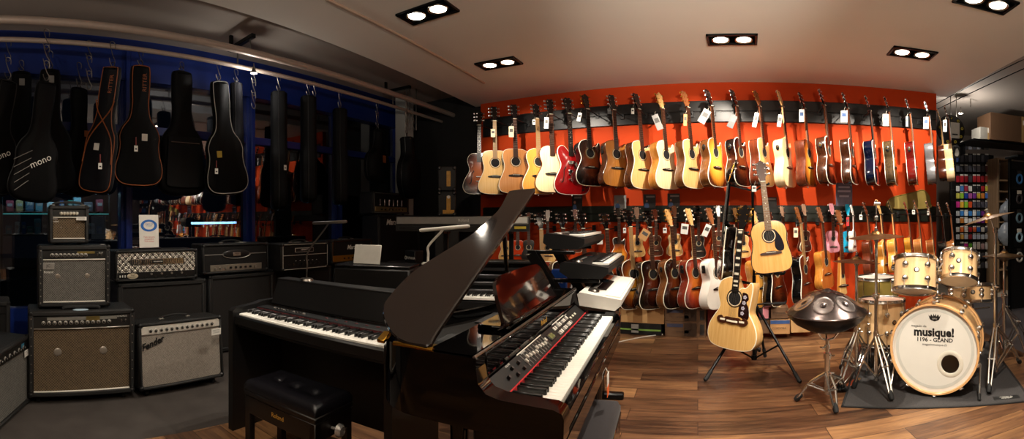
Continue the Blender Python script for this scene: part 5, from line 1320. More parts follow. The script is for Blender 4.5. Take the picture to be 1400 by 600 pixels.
def tagcard(label, loc, rz, w, h, lean=0.0, m=None, flat=False):
    t = thing('price_card', label, 'price card', loc, rz)
    if flat: MB().box((0, 0, .002), (w, h, .002), .0005).build('card', m or WHITE, t)
    else: MB().box((0, 0, 0), (w, .002, h), .0005).build('card', m or WHITE, t, rot=(R(lean), 0, 0))
    mb = MB()
    for k in range(3): mb.box((0, -.0014 if not flat else -h*.2+k*h*.2, h*.25-k*h*.2 if not flat else .0033), (w*.7, .0005, h*.05) if not flat else (w*.7, h*.05, .0005))
    mb.build('print_lines', pm('grey_print', '#6a6a6a', .6), t, rot=(R(lean), 0, 0) if not flat else (0, 0, 0))
    return t
# the three stacked combos
A3L, A3R = onz(39, 553), onz(183, 545)
A3L.z = A3R.z = 0
H3 = .655
t, w3, zb, h = amp('large brown-clothed combo amplifier on the floor at the bottom of the three-amp stack', A3L, A3R, 0, H3, .29, cloth=CLOTHB, panel=.085, knobs=13, panel_m=pm('panel_dark', '#1c1c1b', .4), trims=((.036, TRIMW), (H3-.055-.035-.088, ALU)), casters=True, studs=True, handle=False, switches=2)
for x in (.27*w3, .70*w3): MB().ball((x, -.004, zb+h*.52), .03, 16, sc=(1, .3, 1)).build('dust_cap', CAPM, t)
MB().box((.60*w3, -.0135, zb+h-.035-.02), (.10, .002, .03), .0005).build('panel_label', pm('gold_band', '#6d5b26', .5), t)
MB().box((.5*w3, -.0135, zb+h-.035-.018), (.50, .002, .022), .0005).build('panel_scale', pm('grey_scale', '#77756e', .5), t)
text('CHORUS', .018, PRINTW, t, (.88*w3, -.014, zb+h-.047), (PI/2, 0, 0), 'panel_lettering', ext=.0003)
MB().tube(spline([(.33*w3, .05, H3+.004), (.36*w3, .05, H3+.016), (.64*w3, .05, H3+.016), (.67*w3, .05, H3+.004)], 4, False), .012, 8).build('handle', RUBBER, t)
MB().lathe([(0, .004), (.05, .004), (.052, 0)], 24, M=Matrix.Translation((.49*w3, .022, H3)) @ Matrix.Diagonal((1.1, .5, 1, 1))).build('oval_sticker', pm('pale_blue_oval', '#b9cfe2', .4), t)
ax3 = (A3R-A3L).normalized(); ay3 = Vector((-ax3.y, ax3.x, 0))
def on3(px, dy=.0):
    """a point over the bottom amplifier's front line, pushed back by dy"""
    a = ang(px); A, B = A3L+ay3*dy, A3R+ay3*dy
    d = B-A; den = d.x*cos(a)-d.y*sin(a); k = (A.y*sin(a)-A.x*cos(a))/den
    return A+d*k
H2 = .455
t, w2, zb, h = amp('middle grey-clothed combo amplifier in the three-amp stack', on3(52, .08), on3(150, .08), H3+.003, H2, .21, cloth=CLOTHG, panel=.065, knobs=9, panel_m=pm('panel_dark', '#1c1c1b', .4), trims=((.036, TRIMW), (H2-.012-.035-.068, TRIMW)), studs=True, handle=False, switches=2)
for x in (.27*w2, .68*w2): MB().ball((x, -.004, zb+h*.50), .02, 16, sc=(1, .3, 1)).build('dust_cap', CAPM, t)
bg = MB().box((.145*w2, -.009, zb+h-.035-.115), (.085, .006, .05), .003).build('badge', pm('badge_grey', '#8f8b85', .4, metal=.3), t)
text('JC', .03, PRINTK, t, (.14*w2, -.0125, zb+h-.147), (PI/2, 0, 0), 'badge_lettering', ext=.0004)
text('Roland', .024, PRINTW, t, (.145*w2, -.0075, zb+h-.192), (PI/2, 0, 0), 'badge_lettering', ext=.0006)
text('JC-77', .014, PRINTW, t, (.87*w2, -.0138, zb+h-.055), (PI/2, 0, 0), 'panel_lettering', ext=.0003)
MB().box((.66*w2, -.0135, zb+h-.052), (.13, .002, .016), .0005).build('panel_scale', pm('gold_band', '#6d5b26', .5), t)
p = on3(146, .10); tagcard('small white sticker on top of the middle stacked amplifier', (p.x-.01, p.y-.03, H3+H2+.004), R(90), .03, .02, flat=True)
H1 = .285
t, w1, zb, h = amp('small combo amplifier on top of the three-amp stack', on3(67, .10), on3(121, .10), H3+H2+.006, H1, .18, cloth=CLOTHB, panel=.055, knobs=6, knobm=pm('cream_knob', '#bdb49e', .4), panel_m=pm('panel_dark', '#1c1c1b', .4), trims=((.034, TRIMW), (H1-.012-.03-.056, TRIMW)), border=.028, studs=False)
text('Roland', .016, PRINTW, t, (.16*w1, -.0075, zb+h-.115), (PI/2, 0, 0), 'badge_lettering', ext=.0005)
MB().box((.14*w1, -.009, zb+h-.097), (.045, .004, .012), .002).build('badge', pm('badge_grey', '#8f8b85', .4, metal=.3), t)
for x in (.3*w1, .72*w1): MB().ball((x, -.004, zb+h*.42), .009, 12, sc=(1, .3, 1)).build('dust_cap', CAPM, t)
p = on3(111, .08); tagcard('white price card on the front of the small amplifier topping the stack', (p.x+.012, p.y, H3+H2+.006+H1-.094), R(90), .075, .026, m=WHITE)
# silver-faced combo
FL, FR = onz(191, 545), onz(305, 523); FL.z = FR.z = 0
HF = .535
t, wf, zb, h = amp('silver-clothed combo amplifier with slanted script badge, on the floor right of the stack', FL, FR, 0, HF, .25, cloth=CLOTHS, panel=.062, panel_m=pm('silver_panel', '#cfcac0', .35, metal=.2), knobs=13, border=.022, trims=(), casters=True, corners=True, switches=0, tilt=4)
text('Fender', .066, PRINTK, t, (.15*wf, -.012, zb+h-.15), (PI/2, R(-18), 0), 'script_badge', ext=.002, shear=.35, offset=.0015)
MB().box((wf/2, -.008, zb+h-.085), (wf-.045, .006, .006), .001).build('piping', ALU, t)
e_ = (FR-FL).normalized(); p = FL+e_*(wf*.875)
tagcard('white price card with a ring mark on the silver-clothed amplifier', (p.x+.052, p.y, HF-.105), atan2(e_.y, e_.x), .085, .05)
# foreground combo at the picture's left edge
EL, ER = onz(-30, 612), onz(38, 550); EL.z = ER.z = 0
HE = .485
t, we, zb, h = amp('grey-clothed combo amplifier cut by the left picture edge', EL, ER, 0, HE, .27, cloth=CLOTHG, panel=.07, knobs=8, panel_m=BLACK, border=.026, handle=False, switches=0)
MB().box((we*.83, -.014, zb+h-.05), (.045, .003, .03), .001).build('blue_label', pm('teal_label', '#28607a', .4), t)
e_ = (ER-EL).normalized(); p = EL+e_*(we*.90)
tagcard('white price card on the corner of the amplifier at the left picture edge', (p.x+.0, p.y+.020, HE-.115), atan2(e_.y, e_.x), .07, .045)
q = P(6, 300, 3.6)
amp('dark combo amplifier half hidden behind the one at the left picture edge', P(-34, 300, 3.6), P(14, 300, 3.6), 0, .66, .26, cloth=CLOTHD, panel=.06, knobs=5, panel_m=BLACK, handle=False)
# tall cabinets and heads along the window
def along(px, off): 
    tt = tan(ang(px)-TN)*off
    return win(off, tt)
CAB = pm('cab_black', '#0f0e0e', .5)
HC = .76
def cab(label, x0, x1, off, z0=0.0, H=HC, cloth=CLOTHK, pip=True, D=.36, **kw):
    r = amp(label, along(x0, off), along(x1, off), z0, H, D, name='speaker_cabinet', cat='speaker cabinet', cloth=cloth, border=.04, handle=False, feet=True, **kw)
    t, w, zb, h = r
    if pip:
        mb = MB()
        o = rrect(w-.07, h-.07, .02, 4); mb.tube([(x+w/2, -.009, z+zb+h/2) for x, z in o], .004, 6, closed=True); mb.build('piping', GREYW, t)
    return r
cab('black speaker cabinet under the diamond-plate head, behind the silver-clothed combo', 161, 281, 3.72)
cab('tall black speaker cabinet under the oval-badged head', 285, 374, 3.9, cloth=CLOTHK)
cab('black speaker cabinet with white edging under the four-knob-row head', 372, 452, 4.0)
cab('black speaker cabinet behind the white panel, under the gold-panelled head', 456, 512, 4.1)
def heady(label, x0, x1, off, z0, H, **kw):
    return amp(label, along(x0, off), along(x1, off), z0, H, .24, name='amplifier_head', cat='amplifier head', border=kw.pop('border', .022), **kw)
def dplate():
    m, nt, b = newmat('diamond_plate'); L = nt.links.new
    tc = N(nt, 'ShaderNodeTexCoord'); outs = []
    for rot, off in ((45, 0), (-45, .5)):
        m0 = N(nt, 'ShaderNodeMapping'); m0.inputs['Rotation'].default_value = (0, R(rot), 0); mp = N(nt, 'ShaderNodeMapping'); mp.inputs['Scale'].default_value = (26, 0, 62); mp.inputs['Location'].default_value = (off, 0, off)
        L(tc.outputs['Object'], m0.inputs[0]); L(m0.outputs[0], mp.inputs[0]); vo = N(nt, 'ShaderNodeTexVoronoi', voronoi_dimensions='3D'); vo.inputs['Randomness'].default_value = 0; vo.inputs['Scale'].default_value = 1; L(mp.outputs[0], vo.inputs['Vector']); outs.append(vo.outputs['Distance'])
    mn = N(nt, 'ShaderNodeMath', operation='MINIMUM'); L(outs[0], mn.inputs[0]); L(outs[1], mn.inputs[1])
    bp = N(nt, 'ShaderNodeBump', invert=True); bp.inputs['Strength'].default_value = 1; bp.inputs['Distance'].default_value = .012; L(mn.outputs[0], bp.inputs['Height']); L(bp.outputs[0], b.inputs['Normal'])
    cr = N(nt, 'ShaderNodeValToRGB'); e = cr.color_ramp.elements; e[0].position = .28; e[0].color = lin('#c4bdb2'); e[1].position = .36; e[1].color = lin('#4a4642'); L(mn.outputs[0], cr.inputs[0]); L(cr.outputs[0], b.inputs['Base Color'])
    b.inputs['Metallic'].default_value = .7; b.inputs['Roughness'].default_value = .3
    return m
DPL = dplate()
zc_ = HC+.004
t, w, zb, h = heady('diamond-plate steel fronted amplifier head under the white notice', 157, 269, 3.70, zc_, .275, cloth=DPL, panel=None, border=.02, handle=False)
MB().box((w/2, -.009, zb+.045), (w-.05, .008, .062), .002).build('control_panel', BLACK, t)
for i in range(9): MB().cyl((w*.36+i*w*.062, -.012, zb+.030+.028*(i % 2)), (w*.36+i*w*.062, -.026, zb+.030+.028*(i % 2)), .009, n=12).build('knob', ALU if i % 2 else BLACK, t)
MB().lathe([(0, .003), (.045, .003), (.05, 0)], 24, M=Matrix.Translation((w*.20, -.013, zb+.045)) @ Matrix.Rotation(PI/2, 4, 'X') @ Matrix.Diagonal((1, .5, 1, 1))).build('oval_badge', pm('cream_badge', '#c9bda3', .4, metal=.3), t)
text('Dual\nRectifier', .016, PRINTK, t, (w*.20, -.0165, zb+.045), (PI/2, 0, 0), 'badge_lettering', ext=.0003)
MB().box((w*.5, -.009, zb+h*.62), (w*.66, .008, .052), .003).build('vent_plate', CHROME, t)
sl_ = MB()
for i in range(26): sl_.box((w*.5-w*.315+i*w*.0252, -.0135, zb+h*.62), (.004, .002, .036))
sl_.build('vent_slats', BLACK, t)
MB().box((w*.5, -.015, zb+h*.62), (.10, .005, .030), .002).build('name_plate', BLACK, t); text('MESA/BOOGIE', .013, PRINTW, t, (w*.5, -.018, zb+h*.62), (PI/2, 0, 0), 'badge_lettering', ext=.0003)
for i in range(3): MB().box((w*.055+i*.022, -.014, zb+.045), (.010, .004, .02), .002).build('switch', PRINTW, t)
p = along(204, 3.82)
t = thing('notice', 'white notice with a blue oval ring, propped on the diamond-plate head', 'sign', (p.x, p.y, zc_+.277), WROT)
bd = MB().box((0, 0, .15), (.185, .006, .30), .002).build('board', WHITE, t, rot=(R(-3), 0, 0))
MB().lathe([(.052, .0), (.052, .003), (.078, .003), (.078, 0)], 36, M=Matrix.Translation((0, -.0015, .205)) @ Matrix.Rotation(PI/2, 4, 'X') @ Matrix.Diagonal((1, .68, 1, 1))).build('oval_ring', pm('notice_blue', '#1d5fae', .5), bd)
text('magasin de\nmusique', .017, pm('notice_blue', '#1d5fae', .5), bd, (0, -.0036, .212), (PI/2, 0, 0), 'notice_lettering', ext=.0003)
text('Tous nos prix\ns\'entendent\nTVA incluse', .019, pm('notice_red', '#c04a46', .5), bd, (0, -.0036, .085), (PI/2, 0, 0), 'notice_lettering', ext=.0003)
MB().box((0, -.01, .006), (.20, .06, .012), .003).build('holder', BLACK, t)
t, w, zb, h = heady('black amplifier head with an oval swoosh badge, second along the window', 276, 366, 3.88, zc_, .30, cloth=CLOTHD, panel=None, border=.022)
MB().box((w*.5, -.009, zb+.055), (w*.78, .008, .062), .002).build('control_panel', pm('cream_panel', '#8d8578', .35, metal=.5), t)
for i in range(9): MB().cyl((w*.18+i*w*.075, -.012, zb+.055), (w*.18+i*w*.075, -.026, zb+.055), .011, n=12).build('knob', BLACK if 2 < i < 8 else ALU, t)
MB().box((w*.5, -.007, zb+h*.64), (w-.05, .006, .008), .002).build('piping', GREYW, t)
MB().lathe([(0, .006), (.10, .006), (.125, .003), (.13, 0)], 32, M=Matrix.Translation((w*.5, -.006, zb+h*.64)) @ Matrix.Rotation(PI/2, 4, 'X') @ Matrix.Diagonal((1.25, .34, 1, 1))).build('oval_badge', BLACK, t)
MB().tube([(w*.5+.16*cos(R(a)), -.012, zb+h*.64+.042*sin(R(a))) for a in range(190, 351, 10)], .004, 6).build('oval_edge', ALU, t)
MB().box((w*.5, -.0135, zb+h*.64), (.085, .004, .034), .002).build('name_plate', ALU, t); text('MESA', .018, PRINTK, t, (w*.5, -.016, zb+h*.645), (PI/2, 0, 0), 'badge_lettering', ext=.0003)
p = along(329, 3.98); tagcard('white price card lying on the oval-badged head', (p.x, p.y, zc_+.303), WROT, .10, .07, flat=True)
t, w, zb, h = heady('black amplifier head edged in white with a framed name plate, third along the window', 384, 447, 3.72, zc_, .29, cloth=CLOTHD, panel=None, border=.02)
mb = MB()
for z in (.012, h*.56, h-.012): mb.box((w/2, -.020, zb+z), (w-.02, .005, .005), .001)
for x in (.012, w-.012): mb.box((x, -.020, zb+h/2), (.005, .005, h-.02), .001)
mb.build('piping', TRIMW, t)
MB().box((w*.48, -.008, zb+h*.74), (w*.40, .008, .045), .003).build('name_plate', TRIMW, t); MB().box((w*.48, -.012, zb+h*.74), (w*.38, .004, .037), .001).build('plate_face', BLACK, t)
text('HIWATT', .026, PRINTW, t, (w*.48, -.0146, zb+h*.745), (PI/2, 0, 0), 'badge_lettering', ext=.0003)
for i in range(8): MB().cyl((w*.16+i*w*.09, -.005, zb+.06), (w*.16+i*w*.09, -.02, zb+.06), .009, n=12).build('knob', BLACK, t)
for i in range(6): MB().box((w*.3+i*w*.09, -.006, zb+.095), (.012, .003, .005)).build('panel_mark', PRINTW, t)
p = along(405, 3.82); tagcard('pale price card lying on the framed-plate head', (p.x, p.y, zc_+.293), WROT, .09, .06, flat=True)
t, w, zb, h = heady('black amplifier head with a gold panel and white script, fourth along the window', 452, 507, 3.95, zc_, .29, cloth=CLOTHD, panel=None, border=.02)
MB().box((w*.5, -.009, zb+.055), (w*.92, .008, .075), .002).build('control_panel', pm('gold_panel', '#a8812f', .3, metal=.7), t)
for i in range(6): MB().cyl((w*.3+i*w*.1, -.012, zb+.055), (w*.3+i*w*.1, -.026, zb+.055), .010, n=12).build('knob', BLACK, t)
text('Marshall', .075, PRINTW, t, (w*.55, -.010, zb+h*.66), (PI/2, 0, 0), 'script_badge', ext=.002, shear=.3, offset=.001)
mb = MB(); o = rrect(w-.03, h-.03, .012, 3); mb.tube([(x+w/2, -.021, z+zb+h/2) for x, z in o], .003, 6, closed=True); mb.build('piping', GOLD, t)
p = along(470, 4.05); tagcard('pale price card lying on the gold-panelled head', (p.x, p.y, zc_+.293), WROT, .09, .06, flat=True)
# the tall stack by the pillar
cab('lower black speaker cabinet of the tall stack by the pale pillar', 517, 573, 4.05, 0, .62, D=.3)
t, w, zb, h = cab('upper black speaker cabinet with white script, in the tall stack by the pale pillar', 517, 573, 4.05, .623, .74, cloth=CLOTHD, D=.3)
text('Marshall', .11, PRINTW, t, (w*.36, -.012, zb+h*.86), (PI/2, 0, 0), 'script_badge', ext=.002, shear=.3, offset=.002)
t, w, zb, h = heady('amplifier head with a cream panel and open grille on the tall stack', 509, 558, 4.1, 1.366, .31, cloth=CLOTHD, panel=None, border=.03)
MB().box((w*.5, -.009, zb+.06), (w*.88, .008, .075), .002).build('control_panel', pm('cream_gold_panel', '#a89468', .3, metal=.6), t)
for i in range(7): MB().cyl((w*.22+i*w*.095, -.012, zb+.06), (w*.22+i*w*.095, -.026, zb+.06), .012, n=12).build('knob', BLACK, t)
for i in range(6): MB().cyl((w*.2+i*w*.12, -.004, zb+.11), (w*.2+i*w*.12, -.004, zb+.20), .016, n=12).build('valve', pm('valve_glass', '#6b5a58', .1, metal=.6), t)
mb = MB(); o = rrect(w-.03, h-.03, .012, 3); mb.tube([(x+w/2, -.021, z+zb+h/2) for x, z in o], .003, 6, closed=True); mb.build('piping', GREYW, t)
# two yellow-lettered black cases right of the pillar
ppx = P(611, 300, 5.6)
z_ = 0
for k, (lab, z0, hh, ww, n_) in enumerate((('tall black case under the two yellow-lettered ones, left of the guitar wall', 0, 1.34, .30, 0), ('black case with yellow lettering and a round mark, left of the red wall', 1.343, .30, .22, 2), ('topmost black case with a yellow strip, left of the red wall', 1.646, .30, .22, 1))):
    t = thing('equipment_case', lab, 'case', (ppx.x, ppx.y, z0), R(37))
    MB().box((0, .14, hh/2), (ww, .28, hh), .012).build('shell', TOLEX, t)
    for x in (-ww/2+.02, ww/2-.02):
        for z in (.02, hh-.02): MB().box((x, .005, z), (.045, .04, .045), .012).build('corner_guard', BLACK, t)
    if n_: MB().box((.02, -.002, hh*.5), (.05, .004, hh*.62), .001).build('yellow_strip', pm('amber_print', '#b8872a', .5, var=.5, vs=40), t)
    if n_ == 2:
        text('ORION', .06, pm('amber_text', '#c99a30', .5), t, (.02, -.0035, .05), (PI/2, 0, 0), 'case_lettering', ext=.0005) if False else MB().box((.02, -.003, .05), (.14, .004, .045), .001).build('yellow_label', pm('amber_print', '#b8872a', .5, var=.5, vs=40), t)
        MB().lathe([(0, .003), (.018, .003), (.02, 0)], 16, M=Matrix.Translation((.02, -.004, .23)) @ Matrix.Rotation(PI/2, 4, 'X')).build('round_mark', PRINTW, t)

# ================================================================ pipes, hooks and hanging bags
PIPEM = pm('pipe_paint', '#a8978a', .45, metal=.2)
def pipe(name, off, z, r, label, t0=-1.8, t1=6.2):
    o = MB().cyl(win(off, t0, z), win(off, t1, z), r, n=16).build(name, PIPEM); return tag(o, label, 'pipe')
OFFP = 3.95
pipe('ceiling_pipe', 3.72, 2.915, .034, 'thick pale pipe under the upper ceiling, nearer the room')
pipe('ceiling_rail', OFFP, 2.845, .022, 'thinner pale rail the gig bags hang from')
for k, tt in enumerate((-.3, 2.45, 4.9)):
    p = win(3.84, tt, 0); t = thing('pipe_bracket', ('pipe bracket above the leftmost bags', 'pipe bracket above the white-piped bag', 'pipe bracket near the pale pillar')[k], 'bracket', (p.x, p.y, 0), WROT)
    MB().box((0, .05, 3.06), (.05, .46, .04), .004).build('arm', METALB, t); MB().box((0, .24, 3.13), (.04, .03, .14), .003).build('upright', METALB, t)
    for y, z in ((-.115, 2.95), (.115, 2.86)): MB().cyl((0, y, z-.02), (0, y, 3.06), .008, n=8).build('drop_rod', STEEL, t)
for k, (px, dz) in enumerate(((560, .0), (569, .0))):
    p = along(px, 3.95); MB().cyl((p.x, p.y, 2.6), (p.x, p.y, 3.2), .010, n=10).build('hanging_rod', STEEL)
    tag([o for o in bpy.data.objects if o.name.startswith('hanging_rod')][-1], ('thin rod dropping from the ceiling by the pillar, left of two', 'thin rod dropping from the ceiling by the pillar, right of two')[k], 'rod')
def s_hook(px, zt, n_=1, label=None, long=.13):
    p = along(px, OFFP); p.z = zt
    t = thing('s_hook', label, 'hook', p, WROT, 'steel hooks on the bag rail')
    z = 0
    for i in range(n_):
        pts = [(.022, 0, z-.03), (.022, 0, z+.012), (0, 0, z+.030), (-.022, 0, z+.012), (0, 0, z-long*.45), (.022, 0, z-long*.75), (.0, 0, z-long*.98), (-.022, 0, z-long*.8), (-.03, 0, z-long*.6)]
        MB().tube(spline(pts, 4, False), .0042, 6).build('wire', STEEL, t); z -= long*.95
    return t
BAGO = {'guitar': [(.0,.0),(.055,-.005),(.085,-.035),(.088,-.20),(.082,-.34),(.10,-.46),(.155,-.54),(.185,-.62),(.18,-.70),(.19,-.78),(.215,-.88),(.21,-.97),(.16,-1.03),(.08,-1.05),(0,-1.052)],
        'bass':   [(.0,.0),(.06,-.005),(.085,-.04),(.09,-.24),(.085,-.42),(.11,-.55),(.155,-.63),(.17,-.72),(.165,-.80),(.175,-.9),(.185,-1.0),(.175,-1.09),(.13,-1.14),(.07,-1.16),(0,-1.16)],
        'slim':   [(.0,.0),(.05,-.005),(.07,-.03),(.075,-.25),(.07,-.40),(.09,-.52),(.12,-.6),(.13,-.7),(.128,-.8),(.14,-.95),(.13,-1.05),(.09,-1.09),(.04,-1.1),(0,-1.1)],
        'tri':    [(.0,.0),(.03,-.005),(.045,-.03),(.05,-.10),(.08,-.17),(.14,-.22),(.165,-.30),(.15,-.40),(.10,-.44),(.05,-.45),(0,-.45)],
        'round':  [(.0,.0),(.03,-.005),(.05,-.02),(.06,-.16),(.10,-.22),(.20,-.28),(.27,-.40),(.28,-.52),(.22,-.66),(.12,-.72),(0,-.735)]}
BAGM = pm('black_nylon', '#060607', .65, spec=.15, var=.3, vs=8, bump=.4, bs=350)
BAGG = pm('grey_nylon', '#101015', .65, spec=.2, var=.25, vs=8, bump=.5, bs=350)
ORP = pm('orange_piping', '#8c4a1e', .5); WHP = pm('grey_piping', '#a9a7a3', .4); BKP = pm('black_piping', '#1c1c1d', .4)
def gigbag(label, px, py, pyb, rz, off=OFFP, kind='guitar', m=None, pip=None, roll=0.0, cross=False, pocket=False, logo=None, logom=None, depth=.10, wide=1.0, hook=True, mark=None, neckword=None, tilt=0.0):
    p = atoff(px, py, off); q = atoff(px, pyb, off)
    base = BAGO[kind]; s = (p.z-q.z)/-base[-1][1]
    M = Matrix.Translation(p) @ Matrix.Rotation(rz, 4, 'Z') @ Matrix.Rotation(R(roll), 4, 'Y') @ Matrix.Rotation(R(tilt), 4, 'X')
    t = thing('gig_bag', label, 'gig bag', M=M)
    half = [(x*s*wide, z*s) for x, z in base]
    ol = spline(half+[(-x, z) for x, z in half[-2:0:-1]], 4)[::-1]
    dp = depth*s; rings = [(.030*s, -.0), (.010*s, .018*s), (0, .035*s), (0, dp-.03*s), (.012*s, dp-.01*s), (.035*s, dp)]
    n = len(ol); vs = []; fs = []
    for d, y in rings: vs += [(x, y, z) for x, z in (inset(ol, d) if d else ol)]
    for r in range(len(rings)-1):
        for i in range(n): fs.append((r*n+i, (r+1)*n+i, (r+1)*n+(i+1) % n, r*n+(i+1) % n))
    fs.append(tuple(range(n))); fs.append(tuple((len(rings)-1)*n+i for i in range(n))[::-1])
    MB().add(vs, fs).build('shell', m or BAGM, t, sharp=50)
    if pip: MB().tube([(x, .012*s, z) for x, z in inset(ol, .012*s)], .0042, 6, closed=True).build('piping', pip, t)
    MB().tube([(x, dp*.55, z) for x, z in inset(ol, -.001)], .004, 5, closed=True).build('zip', BKP, t)
    L_ = -base[-1][1]*s; bw = max(x for x, z in base)*s*wide
    if cross:
        for sg in (-1, 1): MB().tube(spline([(sg*.085*s, -.003, -.30*s), (sg*.05*s, -.003, -.40*s), (-sg*.10*s, -.003, -.62*s), (-sg*bw*.85, -.003, -.84*s)], 4, False), .006, 6).build('strap', ORP, t)
    if pocket:
        po = [(-.15*s, -.60*s), (-.13*s, -.57*s), (.13*s, -.57*s), (.15*s, -.60*s), (.165*s, -.92*s), (.13*s, -.98*s), (-.13*s, -.98*s), (-.165*s, -.92*s)]
        po = spline(po, 3)[::-1]
        MB().prism(po, -.022*s, .01).build('front_pocket', m or BAGM, t); MB().tube([(-.13*s, -.024*s, -.615*s), (.13*s, -.024*s, -.615*s)], .004, 6).build('pocket_zip', STEEL, t)
    if logo: text(logo, (.085 if logo == 'mono' else .045)*s, logom or PRINTW, t, (.03*s if not pocket else 0, -.003, -.70*s), (PI/2, R(-32) if logo == 'mono' else 0, 0), 'bag_lettering', ext=.0006)
    if logo == 'mono':
        for q in range(5): MB().tube([(-bw*(.95-.05*q), .001, (-.72-.065*q)*s), (-bw*.25, -.003, (-.62-.065*q)*s)], .003, 5).build('seam', GREYW, t)
    if neckword: text(neckword, .05*s, ORP, t, (.03*s, -.003, -.16*s), (PI/2, R(-90), 0), 'bag_lettering', ext=.0006)
    if mark: MB().box((mark[0]*s, -.004, mark[1]*s), (.05*s, .003, .06*s), .001).build('sewn_label', mark[2], t)
    MB().tube(spline([(-.02*s, dp*.5, -.01*s), (-.012*s, dp*.5, .035*s), (.012*s, dp*.5, .035*s), (.02*s, dp*.5, -.01*s)], 4, False), .004, 6).build('hang_loop', BKP, t)
    zt = 2.845+.022
    lk = max(.06, zt-(p.z+.03*s)); nh = max(1, round(lk/.16))
    if hook:
        c_ = M @ Vector((0, dp*.5, 0)); h_ = s_hook(px, zt-.03, nh, 'plain steel hook on the bag rail holding a bag', lk/nh); h_.location.x, h_.location.y = c_.x, c_.y
    return t, M, s
def bagtag(label, px, py, off, red=True, m=None):
    p = atoff(px, py, off); t = thing('price_tag', label, 'price tag', p, WROT)
    MB().box((0, 0, 0), (.034, .002, .052), .004).build('card', m or WHITE, t)
    if red: MB().box((0, 0, .065), (.010, .003, .07), .001).build('ribbon', pm('dark_red_ribbon', '#6a1712', .6), t)
    MB().box((0, -.0013, -.004), (.018, .0006, .012)).build('barcode', PRINTK, t)
W0 = WROT
gigbag('black bag with light zip line and white word, leaning at the far left', 14, 108, 268, W0+R(15), roll=10, logo='mono', pip=BKP, depth=.11, mark=(-.03, -.62, ORP))
gigbag('black striped bag with a white word, second from the left edge', 66, 110, 277, W0+R(5), roll=8, logo='mono', depth=.12, off=3.7)
gigbag('black bag hanging high behind the second one, small grey label on its neck', 70, 92, 262, W0, off=4.18, mark=(.0, -.1, pm('dim_label', '#77736d', .5)))
gigbag('plain black bag hanging high at the left, small white label on its neck', 30, 95, 258, W0, off=4.46, mark=(.0, -.11, pm('dim_label', '#77736d', .5)))
gigbag('black bag with two orange buckle patches, behind the orange-crossed one', 112, 118, 268, W0+R(20), off=4.45, mark=(.05, -.45, ORP))
gigbag('charcoal bag with orange piping and crossed orange straps, tilted', 151, 89, 265, W0-R(38), off=3.86, kind='slim', m=BAGG, pip=ORP, roll=9, cross=True, neckword='RITTER', wide=1.15, mark=(-.02, -.70, PRINTW))
gigbag('black bag with a thin orange outline and one slanted orange zip', 194, 87, 255, W0-R(8), m=BAGM, pip=ORP, roll=1.5, neckword='RITTER', mark=(.04, -.63, PRINTW))
gigbag('wide black bag with a front pocket and grey pocket zip', 252, 95, 267, W0, off=4.1, pocket=True, wide=1.05)
gigbag('black bag outlined in pale grey piping with a yellow label', 302, 109, 266, W0-R(6), pip=WHP, roll=-5, pocket=False, mark=(-.075, -.68, pm('yellow_patch', '#b79b2f', .5)), logo=None)
gigbag('slim black bag with a grey gusset, tilted behind the grey-piped one', 331, 112, 242, W0+R(52), roll=-14, kind='slim', off=4.05, depth=.14, m=BAGG)
gigbag('black bag with a white label, hanging edge-on left of three', 392, 126, 287, W0+R(58), kind='slim', depth=.15, mark=(.0, -.72, WHITE))
gigbag('black bag hanging edge-on, middle of three by the blue uprights', 432, 132, 277, W0+R(55), kind='slim', depth=.16)
gigbag('black bag hanging edge-on, right of three by the blue uprights', 474, 149, 280, W0+R(54), kind='slim', depth=.16)
gigbag('small black bag with an orange V of piping, beside the pale pillar', 523, 176, 250, W0+R(12), kind='tri', pip=None, cross=False, mark=(.03, -.25, ORP))
gigbag('big round black bag hung from the rods in front of the pale pillar', 565, 186, 272, W0+R(20), kind='round', hook=True, depth=.16, off=3.6, roll=-12)
gigbag('black bag with a pale oval mark, hanging left of the guitar wall', 617, 172, 228, W0+R(30), kind='tri', off=4.1, mark=(0, -.2, WHITE))
bagtag('white tag on a red ribbon, hanging on the leftmost bag', 22, 240, 3.80); bagtag('white tag on a red ribbon, hanging on the second striped bag', 71, 231, 3.74); bagtag('white tag on the orange-crossed charcoal bag', 137, 227, 3.76); bagtag('white tag on the thin-outlined bag with the slanted zip', 186, 203, 3.8); bagtag('white tag on the grey-piped bag', 296, 234, 3.8); bagtag('white tag on the leftmost edge-on bag of three', 390, 229, 3.78, red=False)
# the spare chained hooks
for px, n_ in ((122, 3), (347, 3), (430, 1), (565, 2)): s_hook(px, 2.845+.0, n_, 'plain steel hook on the bag rail holding a bag' if n_ == 1 else None, .14)
for o in bpy.data.objects:
    if o.name.startswith('s_hook') and not o.get('label'): o['label'] = 'chain of empty steel hooks on the bag rail'; o['group'] = 'empty chained hooks on the bag rail'
# slanted orange zip and thread details of the thin-outlined bag come with its piping
# small globe spots clipped to the rail
def globe(label, p, watts, col=(1, .95, .88)):
    t = thing('clip_spotlight', label, 'spotlight', p)
    MB().lathe([(.0, .055), (.014, .05), (.02, .03), (.038, .0), (.036, -.004)], 20).build('reflector', STEEL, t)
    MB().lathe([(0, .0), (.033, .0)], 20).build('lens', emit('globe_lens', '#fff6e8', 30.0), t)
    MB().cyl((0, 0, .05), (0, 0, .10), .005, n=8).build('stem', STEEL, t)
    l = bpy.data.lights.new('lamp', 'POINT'); l.energy = watts; l.color = col; l.shadow_soft_size = .03
    o = bpy.data.objects.new('lamp', l); COL.objects.link(o); o.location = (p[0], p[1], p[2]-.05)
globe('small bright spotlight clipped to the bag rail above the slim tilted bag', atoff(347, 100, 3.85), 8)
globe('small bright spotlight on the rail\'s far end, left of the guitar wall', atoff(640, 183, 3.9), 22)
